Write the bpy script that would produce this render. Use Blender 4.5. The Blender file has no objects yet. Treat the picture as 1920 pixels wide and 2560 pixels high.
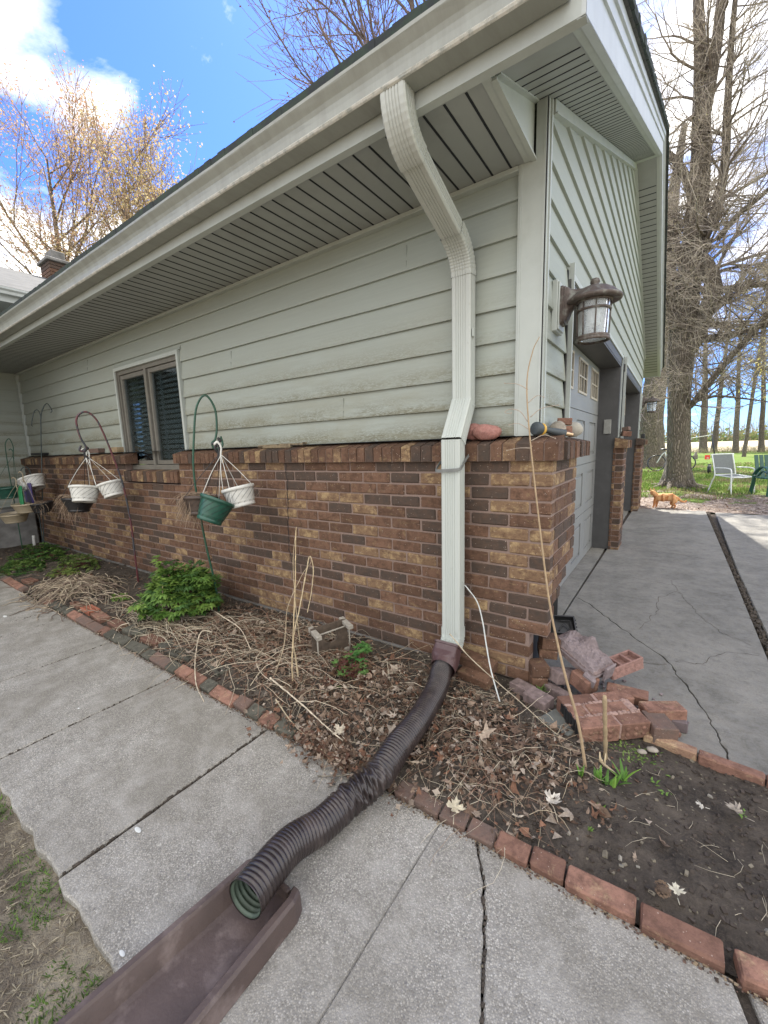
import bpy, math, random
from mathutils import Vector, Matrix, noise
R = math.radians
rnd = random.Random(7)
scene = bpy.context.scene
COL = scene.collection

# ------------------------------------------------------------------ camera
cam_d = bpy.data.cameras.new('camera'); cam = bpy.data.objects.new('camera', cam_d); COL.objects.link(cam)
cam_d.sensor_fit = 'HORIZONTAL'; cam_d.sensor_width = 36.0; cam_d.lens = 36.0 * 1025.766 / 1920.0
cam_d.clip_start = 0.03; cam_d.clip_end = 3000
YAW, PITCH, ROLL = 0.61248, -0.15418, -0.03087
fwd = Vector((-math.sin(YAW) * math.cos(PITCH), math.cos(YAW) * math.cos(PITCH), math.sin(PITCH)))
rt0 = Vector((math.cos(YAW), math.sin(YAW), 0)); up0 = rt0.cross(fwd)
rt = rt0 * math.cos(ROLL) + up0 * math.sin(ROLL); upv = -rt0 * math.sin(ROLL) + up0 * math.cos(ROLL)
cam.matrix_world = Matrix(((rt.x, upv.x, -fwd.x, 0.4505), (rt.y, upv.y, -fwd.y, -2.0132), (rt.z, upv.z, -fwd.z, 1.2525), (0, 0, 0, 1)))
scene.camera = cam

# ------------------------------------------------------------------ sky, sun, exposure
SUN_TO = Vector((-0.35, 0.62, 1.02)).normalized()
sun_el = math.asin(SUN_TO.z); sun_az = math.atan2(SUN_TO.x, SUN_TO.y)
sl = bpy.data.lights.new('sun', 'SUN'); sl.energy = 4.3; sl.angle = R(0.53); sl.color = (1.0, 0.95, 0.87)
so = bpy.data.objects.new('sun', sl); COL.objects.link(so); so.rotation_euler = SUN_TO.to_track_quat('Z', 'Y').to_euler()
so.location = (0, 0, 40)
vs = scene.view_settings; vs.view_transform = 'Standard'; vs.look = 'None'; vs.exposure = 1.80; vs.gamma = 1; vs.use_curve_mapping = False

class NT:
    """tiny node helper"""
    def __init__(s, tree): s.t = tree; s.n = tree.nodes; s.l = tree.links
    def new(s, typ, **k):
        nd = s.n.new(typ)
        for a, b in k.items():
            if a.startswith('_'): setattr(nd, a[1:], b)
        return nd
    def link(s, a, b): s.l.new(a, b)
    def val(s, sock, v):
        if isinstance(v, bpy.types.NodeSocket): s.l.new(v, sock)
        elif isinstance(v, (int, float)): 
            try: sock.default_value = v
            except TypeError: sock.default_value = (v, v, v, 1)[:len(sock.default_value)]
        else:
            v = tuple(v)
            n = len(sock.default_value)
            if len(v) == 3 and n == 4: v = v + (1,)
            sock.default_value = v
    def math(s, op, a, b=0.5, c=None, clamp=False):
        m = s.new('ShaderNodeMath', _operation=op); m.use_clamp = clamp
        s.val(m.inputs[0], a); s.val(m.inputs[1], b)
        if c is not None: s.val(m.inputs[2], c)
        return m.outputs[0]
    def vmath(s, op, a, b=None):
        m = s.new('ShaderNodeVectorMath', _operation=op); s.val(m.inputs[0], a)
        if b is not None: s.val(m.inputs[1], b)
        return m.outputs['Value'] if op in ('DOT_PRODUCT', 'LENGTH', 'DISTANCE') else m.outputs[0]
    def mix(s, f, a, b, mode='MIX'):
        m = s.new('ShaderNodeMix', _data_type='RGBA', _blend_type=mode); m.clamp_factor = True
        s.val(m.inputs[0], f); s.val(m.inputs[6], a); s.val(m.inputs[7], b); return m.outputs[2]
    def ramp(s, f, stops, interp='LINEAR'):
        r = s.new('ShaderNodeValToRGB'); cr = r.color_ramp; cr.interpolation = interp
        while len(cr.elements) < len(stops): cr.elements.new(0.5)
        for e, (p, c) in zip(cr.elements, stops):
            e.position = p; e.color = (c, c, c, 1) if isinstance(c, (int, float)) else tuple(c) + (1,) if len(c) == 3 else c
        s.val(r.inputs[0], f); return r.outputs[0]
    def noise(s, vec, scale, detail=3, rough=0.55, dist=0.0):
        n = s.new('ShaderNodeTexNoise'); s.val(n.inputs['Vector'], vec); s.val(n.inputs['Scale'], scale)
        s.val(n.inputs['Detail'], detail); s.val(n.inputs['Roughness'], rough); s.val(n.inputs['Distortion'], dist); return n.outputs['Fac']
    def noisec(s, vec, scale, detail=2):
        n = s.new('ShaderNodeTexNoise'); s.val(n.inputs['Vector'], vec); s.val(n.inputs['Scale'], scale); s.val(n.inputs['Detail'], detail); return n.outputs['Color']
    def voro(s, vec, scale, feat='F1', out='Distance', rand=1.0):
        n = s.new('ShaderNodeTexVoronoi', _feature=feat); s.val(n.inputs['Vector'], vec); s.val(n.inputs['Scale'], scale)
        s.val(n.inputs['Randomness'], rand); return n.outputs[out]
    def pos(s): return s.new('ShaderNodeNewGeometry').outputs['Position']
    def scale(s, vec, sc):
        m = s.new('ShaderNodeVectorMath', _operation='MULTIPLY'); s.val(m.inputs[0], vec); s.val(m.inputs[1], sc); return m.outputs[0]
    def attr(s, name, out='Color'): return s.new('ShaderNodeAttribute', _attribute_name=name).outputs[out]
    def sep(s, v):
        m = s.new('ShaderNodeSeparateXYZ'); s.val(m.inputs[0], v); return m.outputs
    def bump(s, h, strength=0.3, dist=0.01, normal=None):
        b = s.new('ShaderNodeBump'); s.val(b.inputs['Height'], h); s.val(b.inputs['Strength'], strength); s.val(b.inputs['Distance'], dist)
        if normal is not None: s.val(b.inputs['Normal'], normal)
        return b.outputs[0]

wd = bpy.data.worlds.new('World'); scene.world = wd; wd.use_nodes = True
N = NT(wd.node_tree); wd.node_tree.nodes.clear()
out = N.new('ShaderNodeOutputWorld'); bg = N.new('ShaderNodeBackground'); N.link(bg.outputs[0], out.inputs[0])
sky = N.new('ShaderNodeTexSky', _sky_type='NISHITA', _sun_disc=False, _sun_elevation=sun_el, _sun_rotation=sun_az, _air_density=1.0, _dust_density=0.4, _ozone_density=1.6, _altitude=200)
dirv = N.new('ShaderNodeTexCoord').outputs['Generated']
sx, sy, sz = N.sep(dirv)
zz = N.math('MAXIMUM', N.math('ADD', sz, 0.12), 0.05)
pl = N.new('ShaderNodeCombineXYZ'); N.val(pl.inputs[0], N.math('DIVIDE', sx, zz)); N.val(pl.inputs[1], N.math('DIVIDE', sy, zz)); N.val(pl.inputs[2], 0.0)
pv = pl.outputs[0]
n1 = N.noise(pv, 2.6, 10, 0.60, 0.25)
n2 = N.noise(N.vmath('ADD', pv, (3.1, 8.7, 0)), 0.55, 3, 0.5)
cov = None
# cloud masses: (direction, angular radius cos-range, strength)
def blob(d, r, k):
    global cov
    d = Vector(d).normalized()
    ang = N.math('SUBTRACT', 1.0, N.vmath('DOT_PRODUCT', dirv, tuple(d)))
    e = N.math('MULTIPLY', N.math('SUBTRACT', 1.0, N.math('DIVIDE', ang, 1 - math.cos(R(r))), clamp=False), k)
    e = N.math('MAXIMUM', e, 0.0)
    cov = e if cov is None else N.math('MAXIMUM', cov, e)
blob((-0.775, 0.225, 0.625), 9.5, 0.58); blob((-0.765, 0.33, 0.56), 6.0, 0.40)
blob((-0.92, 0.28, 0.28), 14, 0.62); blob((-0.80, 0.42, 0.36), 10, 0.50)
blob((-0.60, 0.47, 0.655), 2.2, 0.15); blob((-0.665, 0.57, 0.49), 1.9, 0.25); blob((0.1, -0.75, 0.65), 75, 0.95); blob((0.9, 0.1, 0.45), 52, 0.9)  # last two: cloud cover out of view, added as neutral fill light
blob((0.02, 0.88, 0.48), 24, 0.52); blob((-0.05, 0.9, 0.22), 20, 0.30); blob((0.35, 0.9, 0.3), 22, 0.40)
cov = N.math('SUBTRACT', N.math('MULTIPLY', cov, 1.12), 0.09)
cov = N.math('ADD', cov, N.math('MULTIPLY', N.math('SUBTRACT', n2, 0.52), 0.40))
dens = N.math('ADD', cov, N.math('MULTIPLY', N.math('SUBTRACT', n1, 0.5), 1.5))
mask = N.ramp(dens, [(0.20, 0), (0.33, 0.35), (0.52, 1.0)])
shade = N.ramp(N.noise(pv, 2.6, 5, 0.6), [(0.3, (0.60, 0.66, 0.76)), (0.6, (1.0, 1.0, 1.0))])
skyc = N.mix(1.0, sky.outputs[0], (0.37, 0.58, 1.06), 'MULTIPLY')
cl = N.mix(1.0, shade, (9.65, 9.33, 8.95), 'MULTIPLY')
N.link(N.mix(mask, skyc, cl), bg.inputs[0]); bg.inputs[1].default_value = 0.085

# ------------------------------------------------------------------ mesh helpers
class MB:
    def __init__(s): s.v = []; s.f = []; s.c = []; s.m = []; s.sm = []
    def face(s, idx, c=(0.5, 0.5, 0.5), m=0, smooth=False): s.f.append(tuple(idx)); s.c.append(c); s.m.append(m); s.sm.append(smooth)
    def add(s, vs_, fs, c=(0.5, 0.5, 0.5), m=0, smooth=False):
        b = len(s.v); s.v += [tuple(p) for p in vs_]
        for f in fs: s.face([b + i for i in f], c, m, smooth)
        return b
    def quad(s, a, b, c_, d, c=(0.5,) * 3, m=0): s.add([a, b, c_, d], [(0, 1, 2, 3)], c, m)
    def box(s, x0, x1, y0, y1, z0, z1, c=(0.5,) * 3, m=0, ch=0.0, M=None, jit=0.0):
        """box, chamfered when ch > 0, optionally moved by matrix M"""
        if x1 < x0: x0, x1 = x1, x0
        if y1 < y0: y0, y1 = y1, y0
        if z1 < z0: z0, z1 = z1, z0
        if ch <= 0:
            vs_ = [(x, y, z) for z in (z0, z1) for y in (y0, y1) for x in (x0, x1)]
            fs = [(0, 2, 3, 1), (4, 5, 7, 6), (0, 1, 5, 4), (2, 6, 7, 3), (0, 4, 6, 2), (1, 3, 7, 5)]
        else:
            ch = min(ch, (x1 - x0) * .45, (y1 - y0) * .45, (z1 - z0) * .45)
            vs_ = []; I = {}
            X = (x0, x1); Y = (y0, y1); Z = (z0, z1)
            for i in (0, 1):
                for j in (0, 1):
                    for k in (0, 1):
                        sx_ = ch if i == 0 else -ch; sy_ = ch if j == 0 else -ch; sz_ = ch if k == 0 else -ch
                        I[i, j, k, 0] = len(vs_); vs_.append((X[i], Y[j] + sy_, Z[k] + sz_))
                        I[i, j, k, 1] = len(vs_); vs_.append((X[i] + sx_, Y[j], Z[k] + sz_))
                        I[i, j, k, 2] = len(vs_); vs_.append((X[i] + sx_, Y[j] + sy_, Z[k]))
            g = lambda i, j, k, a: I[i, j, k, a]
            fs = [(g(0,0,0,0), g(0,0,1,0), g(0,1,1,0), g(0,1,0,0)), (g(1,0,0,0), g(1,1,0,0), g(1,1,1,0), g(1,0,1,0)),
                  (g(0,0,0,1), g(1,0,0,1), g(1,0,1,1), g(0,0,1,1)), (g(0,1,0,1), g(0,1,1,1), g(1,1,1,1), g(1,1,0,1)),
                  (g(0,0,0,2), g(0,1,0,2), g(1,1,0,2), g(1,0,0,2)), (g(0,0,1,2), g(1,0,1,2), g(1,1,1,2), g(0,1,1,2))]
            for j in (0, 1):
                for k in (0, 1):
                    fs.append((g(0,j,k,1), g(1,j,k,1), g(1,j,k,2), g(0,j,k,2)))
            for i in (0, 1):
                for k in (0, 1):
                    fs.append((g(i,0,k,0), g(i,1,k,0), g(i,1,k,2), g(i,0,k,2)))
                for j in (0, 1):
                    fs.append((g(i,j,0,0), g(i,j,1,0), g(i,j,1,1), g(i,j,0,1)))
            for i in (0, 1):
                for j in (0, 1):
                    for k in (0, 1): fs.append((g(i,j,k,0), g(i,j,k,1), g(i,j,k,2)))
            if jit:
                vs_ = [(a + rnd.uniform(-jit, jit), b + rnd.uniform(-jit, jit), d + rnd.uniform(-jit, jit)) for a, b, d in vs_]
        if M is not None: vs_ = [tuple(M @ Vector(p)) for p in vs_]
        s.add(vs_, fs, c, m)
    def tube(s, pts, rad, n=8, c=(0.5,) * 3, m=0, cap=True, smooth=True, closed=False):
        pts = [Vector(p) for p in pts]
        if not hasattr(rad, '__len__'): rad = [rad] * len(pts)
        b = len(s.v); k = len(pts)
        t0 = (pts[1] - pts[0]).normalized()
        ref = Vector((0, 0, 1)) if abs(t0.z) < 0.9 else Vector((1, 0, 0))
        u = t0.cross(ref).normalized()
        for i, p in enumerate(pts):
            t = ((pts[i + 1] if i + 1 < k else p) - (pts[i - 1] if i else p))
            t = t.normalized() if t.length > 1e-9 else t0
            u = (u - t * u.dot(t)); u = u.normalized() if u.length > 1e-6 else t.orthogonal().normalized()
            w = t.cross(u)
            for j in range(n):
                a = 2 * math.pi * j / n
                s.v.append(tuple(p + (u * math.cos(a) + w * math.sin(a)) * rad[i]))
        for i in range(k - 1):
            for j in range(n):
                j2 = (j + 1) % n
                s.face((b + i * n + j, b + i * n + j2, b + (i + 1) * n + j2, b + (i + 1) * n + j), c, m, smooth)
        if cap:
            s.face([b + j for j in range(n)][::-1], c, m); s.face([b + (k - 1) * n + j for j in range(n)], c, m)
    def lathe(s, prof, n=24, c=(0.5,) * 3, m=0, M=None, smooth=True, cap=False):
        """prof = [(r, z)...] around Z"""
        b = len(s.v)
        for r_, z_ in prof:
            for j in range(n):
                a = 2 * math.pi * j / n; p = Vector((r_ * math.cos(a), r_ * math.sin(a), z_))
                s.v.append(tuple(M @ p if M is not None else p))
        for i in range(len(prof) - 1):
            for j in range(n):
                j2 = (j + 1) % n
                s.face((b + i * n + j, b + i * n + j2, b + (i + 1) * n + j2, b + (i + 1) * n + j), c, m, smooth)
        if cap:
            s.face([b + j for j in range(n)][::-1], c, m); s.face([b + (len(prof) - 1) * n + j for j in range(n)], c, m)
    def prism(s, poly, d, c=(0.5,) * 3, m=0):
        """extrude a planar polygon (3D points) along vector d"""
        k = len(poly); d = Vector(d)
        vs_ = [Vector(p) for p in poly] + [Vector(p) + d for p in poly]
        s.add(vs_, [tuple(range(k))[::-1], tuple(range(k, 2 * k))] + [(i, (i + 1) % k, k + (i + 1) % k, k + i) for i in range(k)], c, m)
    def build(s, name, mat, parent=None, label=None):
        me = bpy.data.meshes.new(name); me.from_pydata(s.v, [], s.f)
        mats = mat if isinstance(mat, (list, tuple)) else [mat]
        for x in mats: me.materials.append(x)
        at = me.attributes.new('col', 'FLOAT_COLOR', 'FACE')
        buf = []
        for c in s.c: buf += [c[0], c[1], c[2], 1.0]
        at.data.foreach_set('color', buf)
        me.polygons.foreach_set('material_index', s.m); me.polygons.foreach_set('use_smooth', s.sm)
        me.update()
        o = bpy.data.objects.new(name, me); COL.objects.link(o)
        if parent is not None:
            o.parent = parent; o.matrix_parent_inverse = Matrix.Translation(parent.location).inverted() if parent.location.length > 0 else Matrix()
        if label: o['label'] = label
        return o
def thing(name, label, cat, loc=(0, 0, 0), group=None):
    o = bpy.data.objects.new(name, None); COL.objects.link(o); o.location = loc; o.empty_display_size = 0.1
    o['label'] = label; o['category'] = cat
    if group: o['group'] = group
    return o
def tag(o, label, cat, group=None, kind=None):
    o['label'] = label; o['category'] = cat
    if group: o['group'] = group
    if kind: o['kind'] = kind
    return o
def struct(o): o['kind'] = 'structure'; return o
def bez(pts, n=10):
    """Catmull-Rom through points"""
    P = [Vector(p) for p in pts]; P = [P[0] * 2 - P[1]] + P + [P[-1] * 2 - P[-2]]; o = []
    for i in range(1, len(P) - 2):
        for k in range(n):
            t = k / n; a, b, c, d = P[i - 1], P[i], P[i + 1], P[i + 2]
            o.append(0.5 * ((2 * b) + (c - a) * t + (2 * a - 5 * b + 4 * c - d) * t * t + (3 * b - a - 3 * c + d) * t ** 3))
    o.append(P[-2]); return o
def shd(c, a, b, g):
    k = g.uniform(a, b); return tuple(q * k for q in c)
def rot(ax, deg): return Matrix.Rotation(R(deg), 4, ax)
def tr(x, y, z): return Matrix.Translation((x, y, z))
def fbm(x, y, z=0.0, o=4): return noise.fractal(Vector((x, y, z)), 1.0, 2.0, o)
# ------------------------------------------------------------------ materials
def mk(name):
    m = bpy.data.materials.new(name); m.use_nodes = True; t = m.node_tree; t.nodes.clear()
    n = NT(t); o = n.new('ShaderNodeOutputMaterial'); p = n.new('ShaderNodeBsdfPrincipled'); n.link(p.outputs[0], o.inputs[0]); return m, n, p
def simple(name, col, rough=0.6, metal=0.0, var=0.12, vs=30, bump=0.0, bs=120, spec=0.5, dirt=None):
    m, n, p = mk(name); P = n.pos()
    f = n.ramp(n.noise(P, vs, 4), [(0.3, 1 - var), (0.7, 1 + var)])
    c = n.mix(1.0, col, f, 'MULTIPLY')
    if dirt:  # dirt colour, amount, scale
        c = n.mix(n.ramp(n.noise(P, dirt[2], 6, 0.65), [(0.5, 0), (0.72, dirt[1])]), c, dirt[0])
    n.val(p.inputs['Base Color'], c); n.val(p.inputs['Roughness'], rough); n.val(p.inputs['Metallic'], metal); n.val(p.inputs['Specular IOR Level'], spec)
    if bump: n.val(p.inputs['Normal'], n.bump(n.noise(P, bs, 4), bump, 0.004))
    return m
def attrmat(name, rough=0.8, var=0.25, vs=60, bump=0.0, bs=200, trans=0.0, spec=0.3):
    """base colour from the per-face 'col' attribute"""
    m, n, p = mk(name); P = n.pos()
    f = n.ramp(n.noise(P, vs, 3), [(0.25, 1 - var), (0.75, 1 + var)])
    c = n.mix(1.0, n.attr('col'), f, 'MULTIPLY')
    n.val(p.inputs['Base Color'], c); n.val(p.inputs['Roughness'], rough); n.val(p.inputs['Specular IOR Level'], spec)
    if bump: n.val(p.inputs['Normal'], n.bump(n.noise(P, bs, 3), bump, 0.003))
    if trans:
        tb = n.new('ShaderNodeBsdfTranslucent'); n.link(c, tb.inputs[0]); mx = n.new('ShaderNodeMixShader'); mx.inputs[0].default_value = trans
        o = [x for x in m.node_tree.nodes if x.type == 'OUTPUT_MATERIAL'][0]
        n.link(p.outputs[0], mx.inputs[1]); n.link(tb.outputs[0], mx.inputs[2]); n.link(mx.outputs[0], o.inputs[0])
    return m
M = {}
# fired clay brick: col.r = random, col.g = kind (0 red brown, 0.5 dark, 1 buff), col.b = random
def brickmat(name, red=(0.142, 0.080, 0.052), dark=(0.066, 0.050, 0.040), buff=(0.37, 0.262, 0.140), k=1.0, dusty=0.0):
    m, n, p = mk(name); P = n.pos(); A = n.sep(n.attr('col'))
    off = n.vmath('ADD', P, n.scale(n.attr('col'), (37.0, 0.0, 23.0)))
    n1 = n.noise(off, 22, 5, 0.7); n2 = n.noise(off, 90, 4, 0.7); n3 = n.noise(off, 9, 3, 0.6)
    base = n.mix(n.ramp(A[0], [(0, 0), (1, 1)]), tuple(c * 0.72 for c in red), tuple(c * 1.25 for c in red))
    base = n.mix(n.ramp(n1, [(0.45, 0), (0.62, 0.75)]), base, tuple(c * 0.5 for c in red))
    blo = n.noise(n.scale(off, (1.0, 1.0, 1.6)), 15, 6, 0.75, 0.4)
    base = n.mix(n.ramp(blo, [(0.56, 0), (0.66, 0.55)]), base, tuple(c * 0.75 for c in buff))
    dk = n.mix(n.ramp(n1, [(0.4, 0), (0.65, 0.7)]), dark, tuple(a * 0.55 + b * 0.45 for a, b in zip(red, dark)))
    bf = n.mix(n.ramp(n.math('ADD', n1, n.math('MULTIPLY', n3, 0.6)), [(0.66, 0), (0.84, 0.8)]), buff, tuple(c * 1.05 for c in red)); bf = n.mix(n.ramp(blo, [(0.40, 0.85), (0.50, 0)]), bf, tuple(c * 0.8 for c in red))
    bf = n.mix(n.ramp(n2, [(0.45, 0), (0.75, 0.55)]), bf, tuple(c * 0.5 for c in buff))
    c = n.mix(n.math('GREATER_THAN', A[1], 0.25), base, dk)
    c = n.mix(n.math('GREATER_THAN', A[1], 0.75), c, bf)
    # lime specks and pits
    sp = n.voro(off, 95, 'F1'); spk = n.math('MULTIPLY', n.math('LESS_THAN', sp, 0.17), n.math('GREATER_THAN', n.noise(off, 40, 2), 0.56))
    c = n.mix(n.math('MULTIPLY', spk, 0.35 if dusty else 0.6), c, (0.62, 0.52, 0.44))
    c = n.mix(n.ramp(n2, [(0.3, 0.35), (0.5, 0)]), c, tuple(x * 0.4 for x in red))
    c = n.mix(1.0, c, (k, k, k), 'MULTIPLY')
    n.val(p.inputs['Base Color'], c); n.val(p.inputs['Roughness'], 0.88); n.val(p.inputs['Specular IOR Level'], 0.25)
    if dusty:
        c = n.mix(n.ramp(n.noise(P, 14, 6, 0.75), [(0.42, 0), (0.66, dusty)]), c, (0.115, 0.092, 0.070)); c = n.mix(n.ramp(n.noise(off, 55, 5, 0.8), [(0.52, 0), (0.66, dusty)]), c, (0.30, 0.22, 0.18))
    h = n.math('ADD', n.math('MULTIPLY', n2, 0.6), n.math('MULTIPLY', n1, 1.0))
    n.val(p.inputs['Normal'], n.bump(h, 0.75, 0.006)); return m
M['brick'] = brickmat('brick')
M['brick_red'] = brickmat('red_brick', (0.225, 0.122, 0.088), (0.125, 0.092, 0.076), (0.50, 0.37, 0.22), 1.0, 0.55)
m, n, p = mk('mortar'); P = n.pos(); f = n.noise(P, 180, 4, 0.7)
n.val(p.inputs['Base Color'], n.mix(f, (0.150, 0.104, 0.084), (0.30, 0.218, 0.18))); n.val(p.inputs['Roughness'], 0.95)
n.val(p.inputs['Normal'], n.bump(f, 0.8, 0.004)); M['mortar'] = m
m, n, p = mk('lumpy_mortar'); P = n.pos(); f = n.noise(P, 60, 6, 0.75)
n.val(p.inputs['Base Color'], n.mix(f, (0.13, 0.105, 0.105), (0.38, 0.31, 0.31))); n.val(p.inputs['Roughness'], 0.95)
n.val(p.inputs['Normal'], n.bump(f, 1.0, 0.012)); M['lump'] = m
# lap siding, sage grey with mildew along the butt edges of the lower courses
m, n, p = mk('siding'); P = n.pos(); S = n.sep(P)
course = n.math('FRACT', n.math('DIVIDE', n.math('SUBTRACT', S[2], 1.29), 0.154))
grain = n.noise(n.scale(P, (3.0, 3.0, 90.0)), 1.0, 5, 0.65)
c = n.mix(n.ramp(grain, [(0.35, 0), (0.7, 1)]), (0.295, 0.325, 0.292), (0.325, 0.355, 0.320))
c = n.mix(n.ramp(n.noise(P, 1.1, 3), [(0.35, 0), (0.7, 0.5)]), c, (0.305, 0.318, 0.270))
low = n.ramp(S[2], [(0.0, 0.0), (1.0, 1.0)])  # plain z, used below
zf = n.math('MULTIPLY', n.math('SUBTRACT', 2.05, S[2]), 1.5, clamp=True)
mild = n.math('MULTIPLY', n.ramp(course, [(0.0, 1.0), (0.25, 0.9), (0.80, 0.0)]), zf)
patch = n.ramp(n.noise(n.scale(P, (2.2, 2.2, 11.0)), 1.0, 5, 0.72), [(0.36, 0), (0.55, 1)])
fine = n.ramp(n.noise(n.scale(P, (45.0, 45.0, 150.0)), 1.0, 5, 0.8), [(0.40, 0), (0.54, 1)])
c = n.mix(n.math('MULTIPLY', n.math('MULTIPLY', mild, patch), n.math('MULTIPLY', fine, 1.25), clamp=True), c, (0.165, 0.160, 0.112))
c = n.mix(n.math('MULTIPLY', n.ramp(n.noise(n.scale(P, (1.2, 1.2, 5.0)), 2.2, 5, 0.6), [(0.42, 0), (0.66, 0.55)]), zf), c, (0.235, 0.23, 0.165))
n.val(p.inputs['Base Color'], c); n.val(p.inputs['Roughness'], 0.62); n.val(p.inputs['Specular IOR Level'], 0.35)
n.val(p.inputs['Normal'], n.bump(grain, 0.22, 0.002)); M['siding'] = m
M['trim'] = simple('painted_trim', (0.40, 0.43, 0.40), 0.5, var=0.05, vs=6, dirt=((0.25, 0.26, 0.22), 0.25, 9))
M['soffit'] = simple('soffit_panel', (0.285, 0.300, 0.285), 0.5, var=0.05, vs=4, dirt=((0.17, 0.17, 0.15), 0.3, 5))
M['fascia'] = simple('fascia_metal', (0.40, 0.43, 0.41), 0.42, var=0.06, vs=5, dirt=((0.24, 0.24, 0.20), 0.3, 7))
M['rakem'] = simple('rake_metal', (0.46, 0.49, 0.49), 0.42, var=0.06, vs=5, dirt=((0.30, 0.32, 0.30), 0.3, 7))
m, n, p = mk('gutter_metal'); P = n.pos(); S = n.sep(P)
c = n.mix(n.ramp(n.noise(n.scale(P, (14.0, 3, 3.0)), 1.0, 5, 0.7), [(0.4, 0), (0.75, 1)]), (0.275, 0.288, 0.26), (0.22, 0.225, 0.20))
edge = n.math('MULTIPLY', n.math('MULTIPLY', n.math('LESS_THAN', S[2], 2.549), n.math('LESS_THAN', S[1], -0.5865)), n.ramp(n.noise(P, 30, 6, 0.8), [(0.38, 0), (0.55, 1)]))
c = n.mix(n.math('MULTIPLY', edge, 0.8), c, (0.52, 0.50, 0.44))
c = n.mix(n.math('MULTIPLY', n.math('GREATER_THAN', S[2], 2.652), n.ramp(n.noise(P, 26, 6, 0.8), [(0.45, 0), (0.6, 0.8)])), c, (0.55, 0.53, 0.48))
n.val(p.inputs['Base Color'], c); n.val(p.inputs['Roughness'], 0.45); n.val(p.inputs['Normal'], n.bump(n.noise(P, 70, 4, 0.7), 0.15, 0.002)); M['gutter'] = m
M['groove'] = simple('vent_slot_shadow', (0.012, 0.014, 0.018), 0.9)
m, n, p = mk('downspout_metal'); P = n.pos(); S = n.sep(P)
c = n.mix(n.ramp(n.noise(n.scale(P, (9, 9, 1.2)), 1.0, 5, 0.7), [(0.35, 0), (0.7, 1)]), (0.43, 0.465, 0.43), (0.48, 0.51, 0.475))
c = n.mix(n.ramp(S[2], [(0.0, 0.0), (1.0, 0.0)]), c, c)
upper_grey = n.ramp(n.math('MULTIPLY', S[2], 0.25), [(0.40, 0), (0.52, 1.0)])  # greyer towards the upper end of the pipe
c = n.mix(n.math('MULTIPLY', upper_grey, 0.75), c, (0.365, 0.375, 0.34))
c = n.mix(n.ramp(n.noise(P, 35, 6, 0.8), [(0.60, 0), (0.72, 0.5)]), c, (0.27, 0.27, 0.22))
n.val(p.inputs['Base Color'], c); n.val(p.inputs['Roughness'], 0.4); n.val(p.inputs['Normal'], n.bump(n.noise(P, 40, 3), 0.12, 0.002)); M['spout'] = m
m, n, p = mk('shingles'); P = n.pos(); S = n.sep(P)
g = n.noise(P, 260, 4, 0.8); row = n.math('FRACT', n.math('MULTIPLY', S[2], 1.0 / 0.055))
tabs = n.noise(n.scale(P, (1.0, 6.0, 18.0)), 1.0, 3, 0.5)
c = n.mix(g, (0.030, 0.030, 0.029), (0.095, 0.095, 0.09)); c = n.mix(n.ramp(tabs, [(0.4, 0.0), (0.6, 0.5)]), c, (0.11, 0.11, 0.105))
c = n.mix(n.ramp(row, [(0, 0.9), (0.14, 0.0)]), c, (0.02, 0.02, 0.02)); n.val(p.inputs['Base Color'], c); n.val(p.inputs['Roughness'], 0.95); M['shingle'] = m
m, n, p = mk('shingle_edge'); P = n.pos()
c = n.mix(n.ramp(n.noise(P, 22, 5, 0.7), [(0.40, 0), (0.6, 1)]), (0.026, 0.030, 0.034), (0.032, 0.048, 0.036)); n.val(p.inputs['Base Color'], c); n.val(p.inputs['Roughness'], 1.0); M['shedge'] = m
# exposed aggregate walkway
m, n, p = mk('aggregate_concrete'); P = n.pos(); S = n.sep(P)
vc = n.voro(P, 230, 'F1', 'Color'); vd = n.voro(P, 230, 'F1'); v2 = n.sep(vc)
c = n.ramp(v2[0], [(0.0, (0.15, 0.138, 0.118)), (0.35, (0.29, 0.27, 0.235)), (0.7, (0.43, 0.405, 0.35)), (0.95, (0.46, 0.435, 0.385)), (1.0, (0.58, 0.555, 0.50))])
c = n.mix(n.ramp(vd, [(0.32, 0), (0.62, 0.85)]), c, (0.225, 0.215, 0.195))
big = n.voro(P, 75, 'F1'); bigc = n.sep(n.voro(P, 75, 'F1', 'Color'))
pebble = n.math('MULTIPLY', n.math('LESS_THAN', big, 0.26), n.math('GREATER_THAN', bigc[0], 0.78))
pcol = n.ramp(bigc[1], [(0.0, (0.10, 0.10, 0.115)), (0.5, (0.20, 0.185, 0.165)), (0.8, (0.48, 0.45, 0.38)), (1.0, (0.60, 0.57, 0.50))])
c = n.mix(n.math('MULTIPLY', pebble, 0.75), c, pcol)
c = n.mix(n.ramp(n.noise(P, 2.3, 5, 0.6), [(0.36, 0.0), (0.62, 0.62)]), c, (0.185, 0.17, 0.14))
c = n.mix(n.ramp(n.noise(P, 9, 5, 0.6), [(0.45, 0.0), (0.75, 0.4)]), c, (0.50, 0.48, 0.44))
n.val(p.inputs['Base Color'], c); n.val(p.inputs['Roughness'], 0.9); n.val(p.inputs['Specular IOR Level'], 0.25)
n.val(p.inputs['Normal'], n.bump(n.math('SUBTRACT', n.noise(P, 160, 3, 0.7), n.math('MULTIPLY', vd, 0.8)), 0.55, 0.003)); M['walk'] = m
m, n, p = mk('driveway_concrete'); P = n.pos()
c = n.mix(n.ramp(n.noise(P, 130, 6, 0.85), [(0.32, 0), (0.68, 1)]), (0.105, 0.098, 0.084), (0.300, 0.280, 0.238))
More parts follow.
